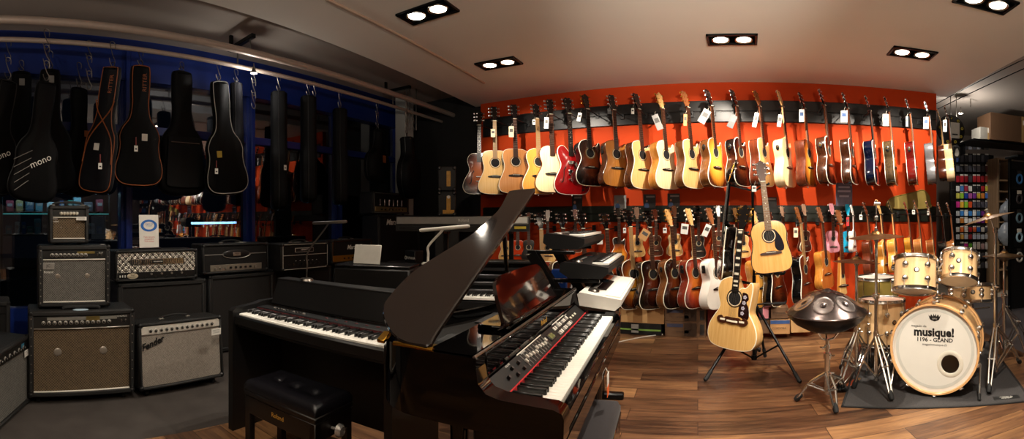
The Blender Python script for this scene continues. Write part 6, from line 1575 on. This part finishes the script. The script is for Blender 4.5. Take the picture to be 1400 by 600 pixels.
# ================================================================ tags and cards on the guitar wall
def hangtag(label, px, py, w, h, Y=5.02, rot=0, col=None, rot2=0, back=None, name='price_tag'):
    d = Y/cos(ang(px)); k = d/F
    p = atY(px, py, Y); t = thing(name, label, 'price tag', p, -ang(px)+R(rot2))
    MB().box((0, 0, 0), (w*k, .002, h*k), .001).build('card', col or WHITE, t, rot=(0, R(rot), 0))
    MB().box((0, -.0015, h*k*.12), (w*k*.66, .0008, h*k*.3)).build('print_block', back or pm('tag_print', '#4a4744', .6), t, rot=(0, R(rot), 0))
    M = Matrix.Rotation(R(rot), 3, 'Y'); a = M @ Vector((0, 0, h*k*.5))
    MB().tube([a, a+Vector((.012, .03, .045))], .0012, 4).build('string', pm('string', '#b9b2a4', .7), t)
    return t
KRAFT = pm('kraft_card', '#b98a56', .7); CREAMC = pm('cream_card', '#d8c9a8', .6); GREYC = pm('grey_card', '#8b8884', .5); DARKC = pm('dark_card', '#2a2827', .5)
BLUEP = pm('blue_print', '#33507f', .6)
for a in [
 ('cream card beside the neck of the spruce dreadnought at the left of the upper row', 674, 182, 6, 11, 0, CREAMC), ('cream card beside the neck of the cedar dreadnought', 699, 180, 7, 15, 0, CREAMC),
 ('narrow white tag beside the golden cutaway\'s neck', 730, 167, 4, 7, 0, WHITE), ('tall white tag left of the cream thin guitar\'s neck', 747, 168, 6, 15, 2, WHITE),
 ('small white tag by the black cutaway\'s headstock', 792, 160, 5, 12, 12, WHITE), ('small dark tag by the amber brown guitar\'s neck', 833, 152, 5, 8, 0, DARKC),
 ('white tag by the natural guitar left of the cream topped one', 865, 152, 4, 8, 0, WHITE), ('big black and white fob tilted beside the cream topped cutaway', 899, 167, 9, 22, -22, GREYC),
 ('brown wooden tag beside the natural cutaway\'s neck', 937, 164, 5, 16, 2, KRAFT), ('big grey fob tilted beside the amber sunburst cutaway', 963, 159, 11, 20, 30, GREYC),
 ('dark fob beside the near-black sunburst guitar', 1001, 166, 9, 18, 24, DARKC), ('white and dark fob by the guitar behind the stand\'s headstock', 1033, 164, 6, 20, 12, WHITE),
 ('grey fob beside the blonde maple guitar\'s neck', 1066, 165, 6, 17, 8, GREYC), ('white tag with a blue head left of the orange burst mahogany guitar', 1096, 158, 7, 17, 0, WHITE),
 ('white tag with a blue head beside the square shouldered brown guitar', 1154, 159, 9, 16, 0, WHITE), ('white tag with a blue head between the midnight blue and black-brown guitars', 1211, 164, 8, 16, 0, WHITE),
 ('slim white tag by the deep red guitar', 1240, 166, 3, 14, 0, WHITE), ('white tag with a blue head left of the silver grey guitar', 1266, 168, 7, 16, 0, WHITE), ('white tag by the cream sided guitar past the wall end', 1292, 172, 5, 16, 0, WHITE)]:
    hangtag(a[0], *a[1:5], rot=a[5], col=a[6], Y=4.98, back=BLUEP if 'blue head' in a[0] else None)
for a in [
 ('kraft card hanging aslant between two ukuleles in the lower row', 881, 321, 12, 15, 32, KRAFT, 4.92), ('white card with dark print left of the orange-red burst guitar', 936, 313, 10, 14, 6, WHITE, 4.95),
 ('white fob aslant above the glossy white guitar', 966, 315, 8, 17, 24, WHITE, 4.9), ('small white tag right of the dark red-brown guitar\'s neck', 909, 315, 5, 7, 0, WHITE, 4.95), ('small white tag left of the black guitar with light fretboard', 854, 315, 4, 7, 0, WHITE, 4.95),
 ('white blue-marked tag hanging on the guitar stand under its top yoke', 1031, 258, 6, 8, 0, WHITE, 3.85), ('white card left of the dark sapele ukulele', 1088, 318, 6, 13, 0, CREAMC, 4.95),
 ('white tag above the slim dark brown guitar', 1177, 297, 4, 7, 0, WHITE, 4.95), ('white tag on the neck of the glossy brown edge-on guitar', 1249, 290, 4, 6, 0, WHITE, 4.95), ('white tag on the neck of the russet edge-on guitar', 1269, 291, 3, 6, 0, WHITE, 4.95),
 ('red and white tag under the bright blue ukulele\'s headstock', 1159, 303, 4, 12, 0, pm('red_card', '#b3262a', .5), 5.05), ('red card hanging between the top and middle keyboards', 788, 324, 8, 11, 0, pm('red_card', '#b3262a', .5), 4.95), ('white card hanging between the top and middle keyboards', 820, 327, 8, 14, 0, WHITE, 4.95)]:
    hangtag(a[0], *a[1:5], rot=a[5], col=a[6], Y=a[7])
SKIN = pm('portrait_warm', '#b98a72', .6); DENIM = pm('portrait_blue', '#46608c', .6)
def infocard(label, px, py, w, h, col, fig=True):
    Y = WALLY-.035; k = Y/cos(ang(px))/F; p = atY(px, py, Y)
    t = thing('info_card', label, 'info card', p)
    MB().box((0, 0, 0), (w*k, .006, h*k), .001).build('card', col, t)
    MB().box((w*k*.08, -.0035, h*k*.32), (w*k*.7, .001, h*k*.12)).build('heading', GREYC, t)
    if fig:
        mb = MB(); mb.ball((-w*k*.22, -.003, h*k*.02), h*k*.09, 10, 0, None, (.8, .1, 1)); mb.build('portrait_head', SKIN, t)
        MB().prism(spline([(-w*k*.40, -h*k*.45), (-w*k*.04, -h*k*.45), (-w*k*.10, -h*k*.15), (-w*k*.34, -h*k*.15)], 3)[::-1], -.0042, -.003).build('portrait_body', DENIM, t)
for a in (('black info card with pale lettering above the stacked keyboards', 789, 277, 15, 22, DARKC), ('grey info card with a small portrait, leftmost of three over the lower rail', 848, 276, 17, 18, GREYC), ('black info card with a seated portrait, middle of three over the lower rail', 888, 275, 17, 19, DARKC),
          ('black info card with a faint portrait, right of three over the lower rail', 921, 274, 17, 19, DARKC), ('black info card behind the small natural stand guitar\'s neck', 1052, 277, 20, 15, DARKC)): infocard(*a)
Yp = WALLY-.02; k = Yp/cos(ang(1154))/F
t = thing('poster', 'violet grey poster below the upper row, over the bright blue ukulele', 'poster', atY(1154, 267, Yp)); MB().box((0, 0, 0), (23*k, .005, 34*k), .001).build('sheet', pm('poster_violet', '#5c5263', .5, var=.7, vs=14), t)
for z, w_ in ((.10, .14), (.05, .16), (-.01, .12)): MB().box((0, -.003, z), (w_, .001, .022)).build('heading', pm('poster_white', '#a89fb0', .5), t)
k = WALLY/cos(ang(1244))/F
t = thing('display_board', 'olive yellow rounded board behind the lower row\'s right end', 'board', atY(1245, 272, WALLY-.03))
MB().prism([(x*k, z*k) for x, z in spline([(-31, -13), (-30, 0), (-12, 6), (5, 10), (18, 13), (27, 6), (29, -4), (26, -13)], 4)][::-1], -.008, .008).build('board', pm('olive_yellow', '#857335', .6), t)
MB().tube([(x*k, -.009, z*k) for x, z in spline([(-30.5, -12), (-29.5, 0), (-12, 5.5), (5, 9.5), (18, 12.5), (26.5, 5.5), (28.5, -4), (25.5, -12)], 4)], .006, 6, closed=True).build('board_edge', pm('olive_dark', '#7d6b28', .6), t)

# ================================================================ cartons under the guitars
def carton(label, x0, x1, y0, y1, Y, D, col, marks=(), name='carton', rz=0.0):
    a, b = atY(x0, y1, Y), atY(x1, y1, Y); top = atY((x0+x1)/2, y0, Y).z; z0 = max(0, a.z) if a.z < .06 else a.z
    if z0 < .05: z0 = 0.0
    w = b.x-a.x; h = top-z0
    t = thing(name, label, 'carton', ((a.x+b.x)/2, Y, z0), rz)
    MB().box((0, D/2, h/2), (w, D, h), .004).build('box_body', col, t)
    for m in marks:
        x, z, ww, hh, mt = m[:5]
        MB().box((x*w/2, -.0012, z*h), (ww*w, .0025, hh*h)).build('printed_patch', mt, t)
        if len(m) > 5: text(m[5], hh*h*.8, m[6], t, (x*w/2, -.0028, z*h), (PI/2, 0, 0), 'carton_lettering', ext=.0003)
    MB().box((0, D*.5, h+.0005), (w*.12 if w < .4 else .05, D*.98, .001)).build('tape', pm('packing_tape', '#a58453', .3), t)
    return t, z0+h
CART = pm('brown_card', '#a57a4c', .75, var=.15, vs=4); CARTD = pm('dark_brown_card', '#5c4028', .75, var=.12, vs=4)
GRN = pm('green_stripe', '#79a048', .5)
t, z1 = carton('long black carton with a green stripe and round mark', 842, 904, 441, 458, 5.06, .34, pm('black_card', '#0f0f10', .5), ((0, .42, .98, .13, GRN), (-.15, .5, .16, .7, pm('badge_silver', '#9c9a94', .4))))
b = t.children
carton('plain brown carton lying on the long black one', 843, 908, 421, 440, 5.06, .34, CART, ((.2, .5, .1, .9, pm('light_card', '#c49a66', .7)), (-.55, .5, .25, .9, pm('light_card', '#c49a66', .7))))
for lab, y0, y1, nm in (('printed brown carton with a guitar picture, lower of two left of the jumbo', 440, 458, 'd'), ('printed brown carton with a guitar picture, upper of two left of the jumbo', 421, 439, 'u')):
    carton(lab, 909, 965, y0, y1, 5.05, .34, CARTD, ((-.5, .75, .4, .22, pm('navy_patch', '#35364a', .5)), (-.25, .35, .42, .2, CARTD, 'acoustic', PRINTK), (.25, .5, .3, .85, pm('carton_photo', '#3b2b20', .4)), (.82, .5, .10, .7, DARKC)))
carton('red carton behind the jumbo guitar', 967, 990, 424, 457, 5.15, .3, pm('red_carton', '#7a1d1b', .6))
carton('black and pink carton behind the jumbo\'s right edge', 1026, 1052, 418, 437, 5.0, .3, DARKC, ((.6, .5, .3, .8, pm('pink_patch', '#d98a96', .5)), (-.3, .4, .4, .4, pm('maroon_patch', '#7a2a35', .5))))
carton('dark brown carton under the black and pink one', 1026, 1052, 438, 456, 5.0, .3, CARTD)
carton('brown lettered carton, upper of the pair left of the handpan', 1054, 1078, 420, 436, 4.97, .3, CARTD, ((.0, .5, .6, .3, CARTD, 'CORDOBA', PRINTK),))
carton('brown carton with a blue band, lower of the pair left of the handpan', 1053, 1080, 437, 457, 4.97, .3, CART, ((.0, .84, .98, .25, pm('blue_band', '#2c4a7c', .5)), (-.1, .4, .6, .25, CART, 'CORDOBA', PRINTK)))
carton('pale brown carton behind the handpan', 1081, 1108, 428, 455, 5.05, .3, pm('light_card', '#c49a66', .7))
carton('brown carton between the handpan and the hi-hat stand', 1112, 1140, 402, 447, 5.15, .3, CART)
carton('tall pale carton on the planks behind the gold drum', 1150, 1170, 412, 446, 5.15, .3, pm('light_card', '#c49a66', .7))
# cable on the planks
pts = [onz(822, 473), onz(850, 467), onz(880, 461), onz(906, 457.5)]
tag(MB().tube(spline([(p.x, p.y, .005) for p in pts], 5, False), .0045, 6).build('floor_cable', pm('white_cable', '#d6d2ca', .5)), 'white cable lying across the planks toward the cartons', 'cable')

# ================================================================ the aisle at the right: accessory wall, shelves, boxes
YA = 7.4
xa, xb = atY(1300, 300, YA).x, atY(1359, 300, YA).x
t = thing('pegboard', 'black pegboard of coloured accessory packets in the aisle', 'display wall', ((xa+xb)/2, YA, 0))
MB().box((0, .03, 1.25), (xb-xa, .05, 2.5), .004).build('panel', BLACK, t)
for k in range(9): MB().box((0, -.001, .5+k*.19), (xb-xa-.02, .012, .012)).build('rail_strip', DARKC, t)
rows = [  # centre row y, height px, colours left to right
 (199, 13, ['#3a3a40', '#56565e', '#2c2c31', '#6a6a70', '#44444a', '#77777c', '#333338', '#55555a']), (216, 13, ['#2e3d66', '#4a4a50', '#3a3a3f', '#62626a', '#47474d', '#3b3b40', '#55555c', '#30303a']), (230, 11, ['#58585f', '#34343a', '#6b6b70', '#3f3f45', '#52525a', '#7a7a80', '#45454b', '#5d3030']),
 (244, 12, ['#a8202c', '#b3242e', '#8d1a24', '#47474b', '#b52a32', '#b0282f', '#a3222b', '#c04a40']), (257, 10, ['#d8d8d6', '#4c7ec0', '#a03048', '#e0e0dd', '#2c2c30', '#26262a', '#b52830', '#d8d04c']),
 (267, 10, ['#d0cc5a', '#8fbf3c', '#23449c', '#b05a9c', '#8a3ca8', '#e0c040', '#e08a3c', '#4c7ad0']), (279, 11, ['#e03a9a', '#e4b23a', '#8fc83c', '#d8552c', '#4f4f5c', '#5c5c68', '#4a4a56', '#5a5a66']),
 (291, 9, ['#dfe6ec', '#3f86d0', '#dfe6ec', '#3f86d0', '#dfe6ec', '#5a9ad8', '#6a2c86', '#c07a2c']), (301, 9, ['#e8e8e6', '#b5722f', '#e0e0de', '#d8dade', '#dfe6ec', '#8a3a9c', '#7a2c86', '#d0892c']),
 (313, 9, ['#e6e2da', '#d86a2c', '#e6e2da', '#b8262c', '#dd5f2c', '#2c6ac0', '#e2ded6', '#3c3c44']), (323, 9, ['#dfe3ea', '#c79a4a', '#cfd8e6', '#a83238', '#c9d4e8', '#c9d4e8', '#d6deee', '#dfe3ea']),
 (336, 11, ['#2b2b30', '#3a3340', '#d42c9a', '#6cc23a', '#e2e2e0', '#d8d0c4', '#caa', '#e6e6e2']), (349, 10, ['#34343a', '#55555c', '#e2e2e0', '#c9c9c9', '#9cb4d8', '#e6e6e2', '#4c4c54', '#dcdcda']), (362, 10, ['#3a3a40', '#8a8a90', '#d8d8d6', '#5878b0', '#e6e6e2', '#b8b8ba', '#44444c', '#cfcfd2'])]
cname = lambda c: c
NAMES = {'#3a3a40': 'charcoal'}
def colour_word(c):
    c = c.lstrip('#'); c = ''.join(x*2 for x in c) if len(c) == 3 else c
    r, g, b = [int(c[i:i+2], 16) for i in (0, 2, 4)]; mx, mn = max(r, g, b), min(r, g, b)
    if mx-mn < 26: return 'white' if mx > 195 else 'light grey' if mx > 130 else 'grey' if mx > 72 else 'black'
    import colorsys
    h = colorsys.rgb_to_hsv(r/255, g/255, b/255)[0]*360
    if mn > 170: return 'pale blue' if 180 < h < 260 else 'cream'
    return 'red' if h < 12 or h > 345 else 'orange' if h < 36 else 'yellow' if h < 66 else 'green' if h < 160 else 'blue' if h < 245 else 'purple' if h < 300 else 'pink'
ORD = ['first', 'second', 'third', 'fourth', 'fifth', 'sixth', 'seventh', 'eighth', 'ninth', 'tenth', 'eleventh', 'twelfth', 'thirteenth', 'fourteenth']
kA = YA/cos(ang(1330))/F
for ri, (yc, hp_, cols) in enumerate(rows):
    for ci, c in enumerate(cols):
        c = c if len(c) == 7 else '#ccaaaa'
        p = atY(1309.5+ci*5.7, yc, YA-.045)
        m = pm('packet_'+c[1:], c, .35, var=.25, vs=60)
        w_, h_ = 5.1*kA, (hp_-1.0)*kA*.97
        t = thing('accessory_packet', f'{colour_word(c)} hanging packet, {ORD[ci]} from the left in the {ORD[ri]} row of the pegboard', 'packet', p)
        MB().box((0, 0, -.01), (w_, .018, h_*.82), .005).build('pouch', m, t)
        MB().box((0, .004, h_*.44), (w_*.96, .003, h_*.18), .001).build('header_card', WHITE if ci % 3 else DARKC, t)
        for q in (0,): MB().cyl((0, .045, h_*.46), (0, -.01, h_*.46), .003, n=6).build('peg_hook', STEEL, t)
t = bpy.data.objects['pegboard']
text('PICKS', .0, PRINTW, t, (0, 0, 0)) if False else None
# wooden post shelf and grey bags
WOODP = wood('shelf_wood', '#7d6348', '#96795a', .6, coat=0)
xs0, xs1 = atY(1365, 300, 7.0).x, atY(1384, 300, 7.0).x
t = thing('shelf_unit', 'wooden shelf unit with bare ledges between the pegboard and the dark rack', 'shelf', ((xs0+xs1)/2, 7.0, 0))
w_ = xs1-xs0
for x in (-w_/2, w_/2): MB().box((x, .2, 1.2), (.04, .4, 2.4), .004).build('side_panel', WOODP, t)
for z in (.4, .85, 1.25, 1.62, 1.8, 2.0, 2.38): MB().box((0, .2, z), (w_-.04, .4, .03), .003).build('shelf_board', WOODP, t)
MB().box((0, .39, 1.2), (w_-.04, .02, 2.36)).build('back_panel', WARMG, t)
for k, (px, py, s_) in enumerate(((1378, 287, 1.0), (1377, 318, 1.15))):
    p = atY(px, py, 6.86); t = thing('plastic_bag', ('grey plastic bag hanging bunched by the dark rack, upper of two', 'grey plastic bag hanging bunched by the dark rack, lower of two')[k], 'bag', p)
    pr = []
    mb = MB(); n = 28; vs = []; fs = []; L_ = 9
    for i in range(L_):
        z = .16-.36*i/(L_-1); r0 = .03+.11*sin(PI*min(1, (i+.3)/(L_-.2)))
        for j in range(n): r = r0*(1+.14*sin(j*3.1+i*1.3+k)+.09*sin(j*5.3-i*2.1)); a = 2*PI*j/n; vs.append((r*s_*cos(a)*1.1, r*s_*sin(a)*.8, z*s_))
    for i in range(L_-1):
        for j in range(n): fs.append((i*n+j, (i+1)*n+j, (i+1)*n+(j+1) % n, i*n+(j+1) % n))
    fs.append(tuple(range(n))); fs.append(tuple((L_-1)*n+j for j in range(n))[::-1])
    mb.add(vs, fs).build('bag_body', pm('grey_polythene', '#8d939c', .3, coat=.4), t, sharp=80); MB().cyl((0, 0, .155*s_), (0, .05, .20*s_), .012*s_, n=8).build('tied_neck', pm('grey_polythene', '#8d939c', .3, coat=.4), t)
# dark rack at the right edge
xr = atY(1384, 300, 5.4).x
t = thing('display_rack', 'dark framed rack with hanging goods cut by the right picture edge', 'rack', (xr+.35, 5.45, 0))
for x in (-.36, .36): MB().box((x, 0, 1.08), (.035, .05, 2.16), .003).build('upright', METALB, t)
MB().box((0, .03, 1.08), (.70, .02, 2.1)).build('back_panel', BLACK, t); MB().box((0, -.1, 2.165), (.80, .34, .03), .003).build('top_shelf', METALB, t)
for z in (1.9, 1.62, 1.35, 1.08, .8): MB().box((0, -.01, z+.10), (.70, .02, .015)).build('rail_strip', METALB, t)
cc = ['#2f6fae', '#8fb4c8', '#b0542c', '#3c3c40', '#a8a59c', '#315a94', '#6a8c9c', '#c2bfb4']
for ri, z in enumerate((1.9, 1.62, 1.35, 1.08, .8)):
    for ci in range(4):
        c = cc[(ri*3+ci*5) % 8]; o = thing('cable_coil', f'{colour_word(c)} coiled pack, {ORD[ci]} from the left on the {ORD[ri]} rail of the dark rack', 'cable', (xr+.35-.24+ci*.15, 5.40, z))
        m = pm('coil_'+c[1:], c, .5)
        MB().tube([(.045*cos(a*PI/8), -.018, .06*sin(a*PI/8)-.03) for a in range(16)], .016, 8, closed=True).build('coil', m, o); MB().box((0, -.012, .065), (.075, .004, .05), .001).build('header_card', WHITE if (ri+ci) % 2 else DARKC, o)
# cartons on top
def topbox(label, x0, x1, y0, y1, Y, D, col, name='carton'):
    a, b, c = atY(x0, y1, Y), atY(x1, y1, Y), atY(x0, y0, Y)
    t = thing(name, label, 'carton', ((a.x+b.x)/2, Y, 2.614)); w, h = b.x-a.x, c.z-2.614
    MB().box((0, D/2, h/2), (w, D, h), .006).build('box_body', col, t); MB().box((w*.42, -.002, h/2), (.05, .003, h*.99)).build('tape', pm('packing_tape', '#a58453', .3), t); MB().box((w*.46, -.004, h*.76), (.06, .003, .08)).build('printed_patch', WHITE, t)
    return t
t = thing('high_shelf', 'dark high shelf carrying cartons over the wooden unit', 'shelf', (atY(1375, 300, 6.6).x, 6.6, 2.615))
MB().box((.1, .25, -.02), (1.5, .6, .035), .004).build('shelf_board', METALB, t)
for x in (-.6, .75): MB().box((x, .45, -.12), (.03, .2, .18), .003).build('bracket', METALB, t)
topbox('large brown carton high on the shelf at the right', 1354, 1402, 153, 191, 6.5, .45, CARTD)
topbox('small white carton high on the shelf, left of the large brown one', 1340, 1353, 173, 195, 6.55, .3, pm('white_carton', '#8f8a80', .6))
# round black disc with yellow marks and papers, past the wall's end
p = atY(1300, 178, 6.1); r_ = 21*6.1/cos(ang(1300))/F
t = thing('round_sign', 'round black sign with yellow marks past the guitar wall\'s end', 'sign', p)
Mx = Matrix.Rotation(PI/2, 4, 'X')
MB().lathe([(0, .012), (r_-.01, .012), (r_, .006), (r_, -.006), (0, -.006)], 40, M=Mx).build('disc', BLACK, t)
mb = None
for k in range(9):
    a = 2*PI*k/9+.2; MB().lathe([(.010, .003), (.022, .003)], 12, M=Matrix.Translation((r_*.8*cos(a), -.0125, r_*.8*sin(a))) @ Mx).build('yellow_mark', pm('yellow_mark', '#a99a2e', .5), t)
MB().box((.06, -.016, .0), (.15, .004, .23), .001).build('paper_sheet', pm('dim_paper', '#bdb9b0', .6), t); MB().box((.06, -.0185, -.06), (.09, .001, .02)).build('print_line', PRINTK, t)
MB().cyl((0, 0, r_), (0, 0, r_+.42), .003, n=6).build('wire', STEEL, t)
p = atY(1308, 208, 6.3); t = thing('poster', 'small black and white poster under the round sign', 'poster', p); MB().box((0, 0, 0), (.11, .006, .17), .001).build('sheet', DARKC, t)
MB().prism(spline([(-.03, -.05), (.02, -.06), (.035, .0), (.01, .06), (-.02, .03)], 3)[::-1], -.0045, -.003).build('white_figure', WHITE, t); MB().cyl((0, 0, .085), (0, 0, .17), .003, n=6).build('wire', STEEL, t)
# low wire lighting of the aisle
for k, (a, b) in enumerate(((atY(1276, 144, 6.5), P(1432, 66, 5.2)), (atY(1276, 152, 6.3), P(1432, 80, 4.9)))):
    tag(MB().cyl(a, b, .006, n=6).build('light_wire', METALB), ('upper thin wire of the aisle lighting', 'lower thin wire of the aisle lighting')[k], 'wire')
for k, px in enumerate((1299.5, 1307.5, 1327)):
    p = atY(px, (160, 160, 146)[k], 6.4); tag(MB().cyl((p.x, p.y, p.z), (p.x, p.y, CEIL+.26), .008, n=8).build('wire_hanger', STEEL), ('rod holding the lighting wires, left of the pair', 'rod holding the lighting wires, right of the pair', 'rod holding the lighting wires, standing apart')[k], 'rod')
globe('small bright spotlight on the aisle wires, past the guitar wall\'s end', atY(1313.5, 155, 6.3), 30)
# black drum stool with white discs at the edge
p = onz(1400, 412); t = thing('display_stool', 'black stool carrying white paper discs at the right picture edge', 'stool', (p.x, p.y, 0))
MB().cyl((0, 0, 0), (0, 0, .02), .2, n=24).build('base', METALB, t); MB().cyl((0, 0, .02), (0, 0, .50), .09, n=16).build('post', METALB, t); MB().box((0, 0, .53), (.46, .36, .06), .01).build('top', BLACK, t)
for k, (x, z) in enumerate(((-.16, .66), (-.05, .64))):
    o = thing('paper_disc', ('white disc with a dark hole leaning on the stool, left one', 'white disc with a dark hole leaning on the stool, right one')[k], 'disc', (p.x+x, p.y-.1+.03*k, z), R(20))
    MB().lathe([(.03, .004), (.11, .004), (.11, -.004), (.03, -.004), (.03, .004)], 32, M=Mx).build('disc', WHITE, o); MB().lathe([(0, .002), (.03, .002)], 20, M=Mx).build('hole_pad', DARKC, o)

# ================================================================ beyond the panes at the far left
CY = emit('cyan_tube', '#9fd6ff', 5.0)
a, b = atoff(262, 305, 5.5), atoff(448, 302, 5.5)
t = thing('light_tube', 'blue-white light tube beyond the shop windows', 'light tube', a); MB().cyl((0, 0, 0), b-a, .016, n=10).build('tube', CY, t); MB().cyl((0, 0, .03), b-a+Vector((0, 0, .03)), .02, n=8).build('housing', METALB, t)
sh0, sh1 = atoff(2, 300, 5.3), atoff(150, 300, 5.3)
t = thing('mirrored_shelf', 'dim shelf of small goods standing for a reflection in the far left window', 'shelf', (sh0.x, sh0.y, 0), WROT); Ls = (sh1-sh0).length  # placed outside in lieu of shop goods mirrored in the panes
for z in (.6, 1.12, 1.38, 1.62): MB().box((Ls/2, .1, z), (Ls, .24, .02), .002).build('shelf_board', METALB, t)
for x in (0, Ls): MB().box((x, .1, .85), (.03, .24, 1.7), .003).build('upright', METALB, t)
MB().box((Ls/2, .0, 1.365), (Ls*.98, .012, .008)).build('light_strip', emit('teal_strip', '#5fd0c4', .9), t)
l = bpy.data.lights.new('lamp', 'AREA'); l.energy = 3.0; l.color = (.55, .9, 1); l.shape = 'RECTANGLE'; l.size = Ls; l.size_y = .02
o = bpy.data.objects.new('lamp', l); COL.objects.link(o); q_ = t.matrix_basis @ Vector((Ls/2, -.05, 1.60)); o.location = q_; o.rotation_euler = (0, 0, WROT)
gc = ['#3f7f8c', '#2a4c86', '#6f8f98', '#7c2f3a', '#35566a', '#a9b4b6', '#2f6f5e', '#4a4a52', '#8c7a52']
for ri, z in enumerate((1.13, 1.39)):
    x = .05; k = 0
    while x < Ls-.12:
        w_ = random.uniform(.05, .12); h_ = random.uniform(.08, .2); c = gc[(k*5+ri*3) % 9]
        q = t.matrix_basis @ Vector((x+w_/2, .06, z))
        o = thing('small_goods', f'dim {colour_word(c)} small pack, {["lower", "upper"][ri]} shelf standing for a reflection in the far left window', 'goods', q, WROT, f'small {colour_word(c)} packs on the {["lower", "upper"][ri]} dim shelf')
        MB().box((0, 0, h_/2), (w_*.9, .08, h_), .006).build('pack', pm('goods_'+c[1:], c, .4, var=.3, vs=40), o); MB().box((0, -.0415, h_*.6), (w_*.6, .002, h_*.25)).build('print_block', GREYC, o)
        x += w_+random.uniform(.005, .05); k += 1
# ================================================================ lights
def spot(loc, aim, watts, size=R(74), blend=.7, col=(1, .90, .76), r=.016):
    l = bpy.data.lights.new('lamp', 'SPOT'); l.energy = watts; l.spot_size = size; l.spot_blend = blend; l.color = col; l.shadow_soft_size = r
    o = bpy.data.objects.new('lamp', l); COL.objects.link(o); o.location = loc
    o.rotation_euler = (Vector(aim)-Vector(loc)).to_track_quat('-Z', 'Y').to_euler()
    return o
LENS = emit('lamp_lens', '#fff2dc', 26.0)
DIM = emit('lamp_lens_dim', '#ffe9cc', 9.0)
def downlight(loc, rz, label, aims, watts, dim2=True):
    t = thing('ceiling_light', label, 'ceiling light', loc, rz, 'twin recessed spotlights in the ceiling')
    fm = MB()
    L, W = .46, .24
    for sx in (-1, 1): fm.box((sx*(L/2-.012), 0, -.006), (.024, W, .02), .003)
    for sy in (-1, 1): fm.box((0, sy*(W/2-.012), -.006), (L, .024, .02), .003)
    fm.build('frame', METALB, t)
    MB().box((0, 0, .003), (L-.02, W-.02, .006)).build('recess_plate', pm('recess_black', '#0a0908', .3, metal=.5), t)
    for k, sx in enumerate((-1, 1)):
        rg = MB().lathe([(.066, -.004), (.082, -.012), (.086, -.004), (.082, .0)], 24)
        rg.build('lamp_ring', STEEL, t, (sx*.105, 0, -.004))
        MB().disc(.066, -.006, 24, M=Matrix.Rotation(PI, 4, 'X') @ Matrix.Translation((0, 0, .016))).build('lamp', LENS if (k == 0 or not dim2) else DIM, t, (sx*.105, 0, 0))
    Mz = Matrix.Rotation(rz, 4, 'Z')
    for k, aim in enumerate(aims):
        p = Vector(loc) + Mz @ Vector(((-.105, .105)[k % 2], 0, -.03))
        spot(p, aim, watts[k] if isinstance(watts, (list, tuple)) else watts)
c = CEIL
downlight((-2.32, 2.80, c), R(4), 'twin recessed spotlight nearest the grand piano lid, over the amplifiers', [(-3.3, .9, .3), (-1.8, 1.9, .3)], [120, 95])
downlight((-2.47, 4.15, c), R(3), 'twin recessed spotlight by the end of the ceiling strip', [(-2.7, 5.5, 1.8), (-1.6, 5.5, 1.3)], [95, 215])
downlight((-.126, 4.18, c), R(0), 'twin recessed spotlight above the middle of the guitar wall', [(-.7, 5.5, 1.75), (.45, 5.5, 1.2)], [225, 300])
downlight((1.60, 4.24, c), R(0), 'twin recessed spotlight above the right end of the guitar wall', [(1.0, 5.5, 1.3), (2.1, 5.5, 1.7)], [265, 205])
downlight((1.72, 3.0, c), R(0), 'twin recessed spotlight above the drum kit, cut by the frame', [(1.3, 3.3, 0), (1.0, 3.0, .5)], [200, 130])
downlight((-.13, 2.7, c), R(0), 'twin recessed spotlight over the planks, out of frame above', [(.1, 3.3, .2), (-.7, 2.0, .7)], [260, 210])
downlight((1.0, .9, c), R(0), 'added twin fill spotlight right of the camera, unseen above the frame', [(1.25, 3.0, .3), (.1, 3.4, .4)], [300, 260])  # added out of view to light the drum kit and guitar stand
downlight((-1.5, .6, c), R(0), 'added twin fill spotlight left of the camera, unseen above the frame', [(-1.6, 1.5, .6), (-3.3, .5, .3)], [30, 110])  # added out of view to light the near piano and amplifiers
# uplighters added out of view behind the camera as fill for the ceiling
for k, (p, wt) in enumerate((((.8, -.9, 1.75), 300), ((-.9, -1.4, 1.75), 45))):
    t = thing('fill_uplighter', ('added fill uplighter, unseen behind the camera, right one', 'added fill uplighter, unseen behind the camera, left one')[k], 'fill lamp', (p[0], p[1], 0))
    MB().lathe([(0, .025), (.14, .022), (.15, 0), (0, 0)], 24).build('base', METALB, t); MB().cyl((0, 0, .02), (0, 0, 1.62), .012, n=10).build('pole', METALB, t)
    MB().lathe([(.02, 1.60), (.10, 1.66), (.15, 1.73), (.145, 1.735), (.09, 1.67), (.0, 1.63)], 28).build('bowl', METALB, t)
    spot(p, (p[0], p[1]+.25, 2.9), wt, R(172), .3, (1, .89, .76), .1)
    if k == 0: spot(p, (-.1, 2.4, 2.94), 1500, R(32), 1.0, (1, .89, .76), .1)  # extra spot added on the right uplighter to brighten the ceiling
# lettering: as plain meshes
bpy.context.view_layer.update()
dg = bpy.context.evaluated_depsgraph_get()
for o in [o for o in bpy.data.objects if o.type == 'FONT']:
    me = bpy.data.meshes.new_from_object(o.evaluated_get(dg)); n_ = o.name; pa, lo, ro, sc_ = o.parent, o.location.copy(), o.rotation_euler.copy(), o.scale.copy()
    bpy.data.objects.remove(o)
    q = put(n_, me, pa, lo, ro); q.scale = sc_
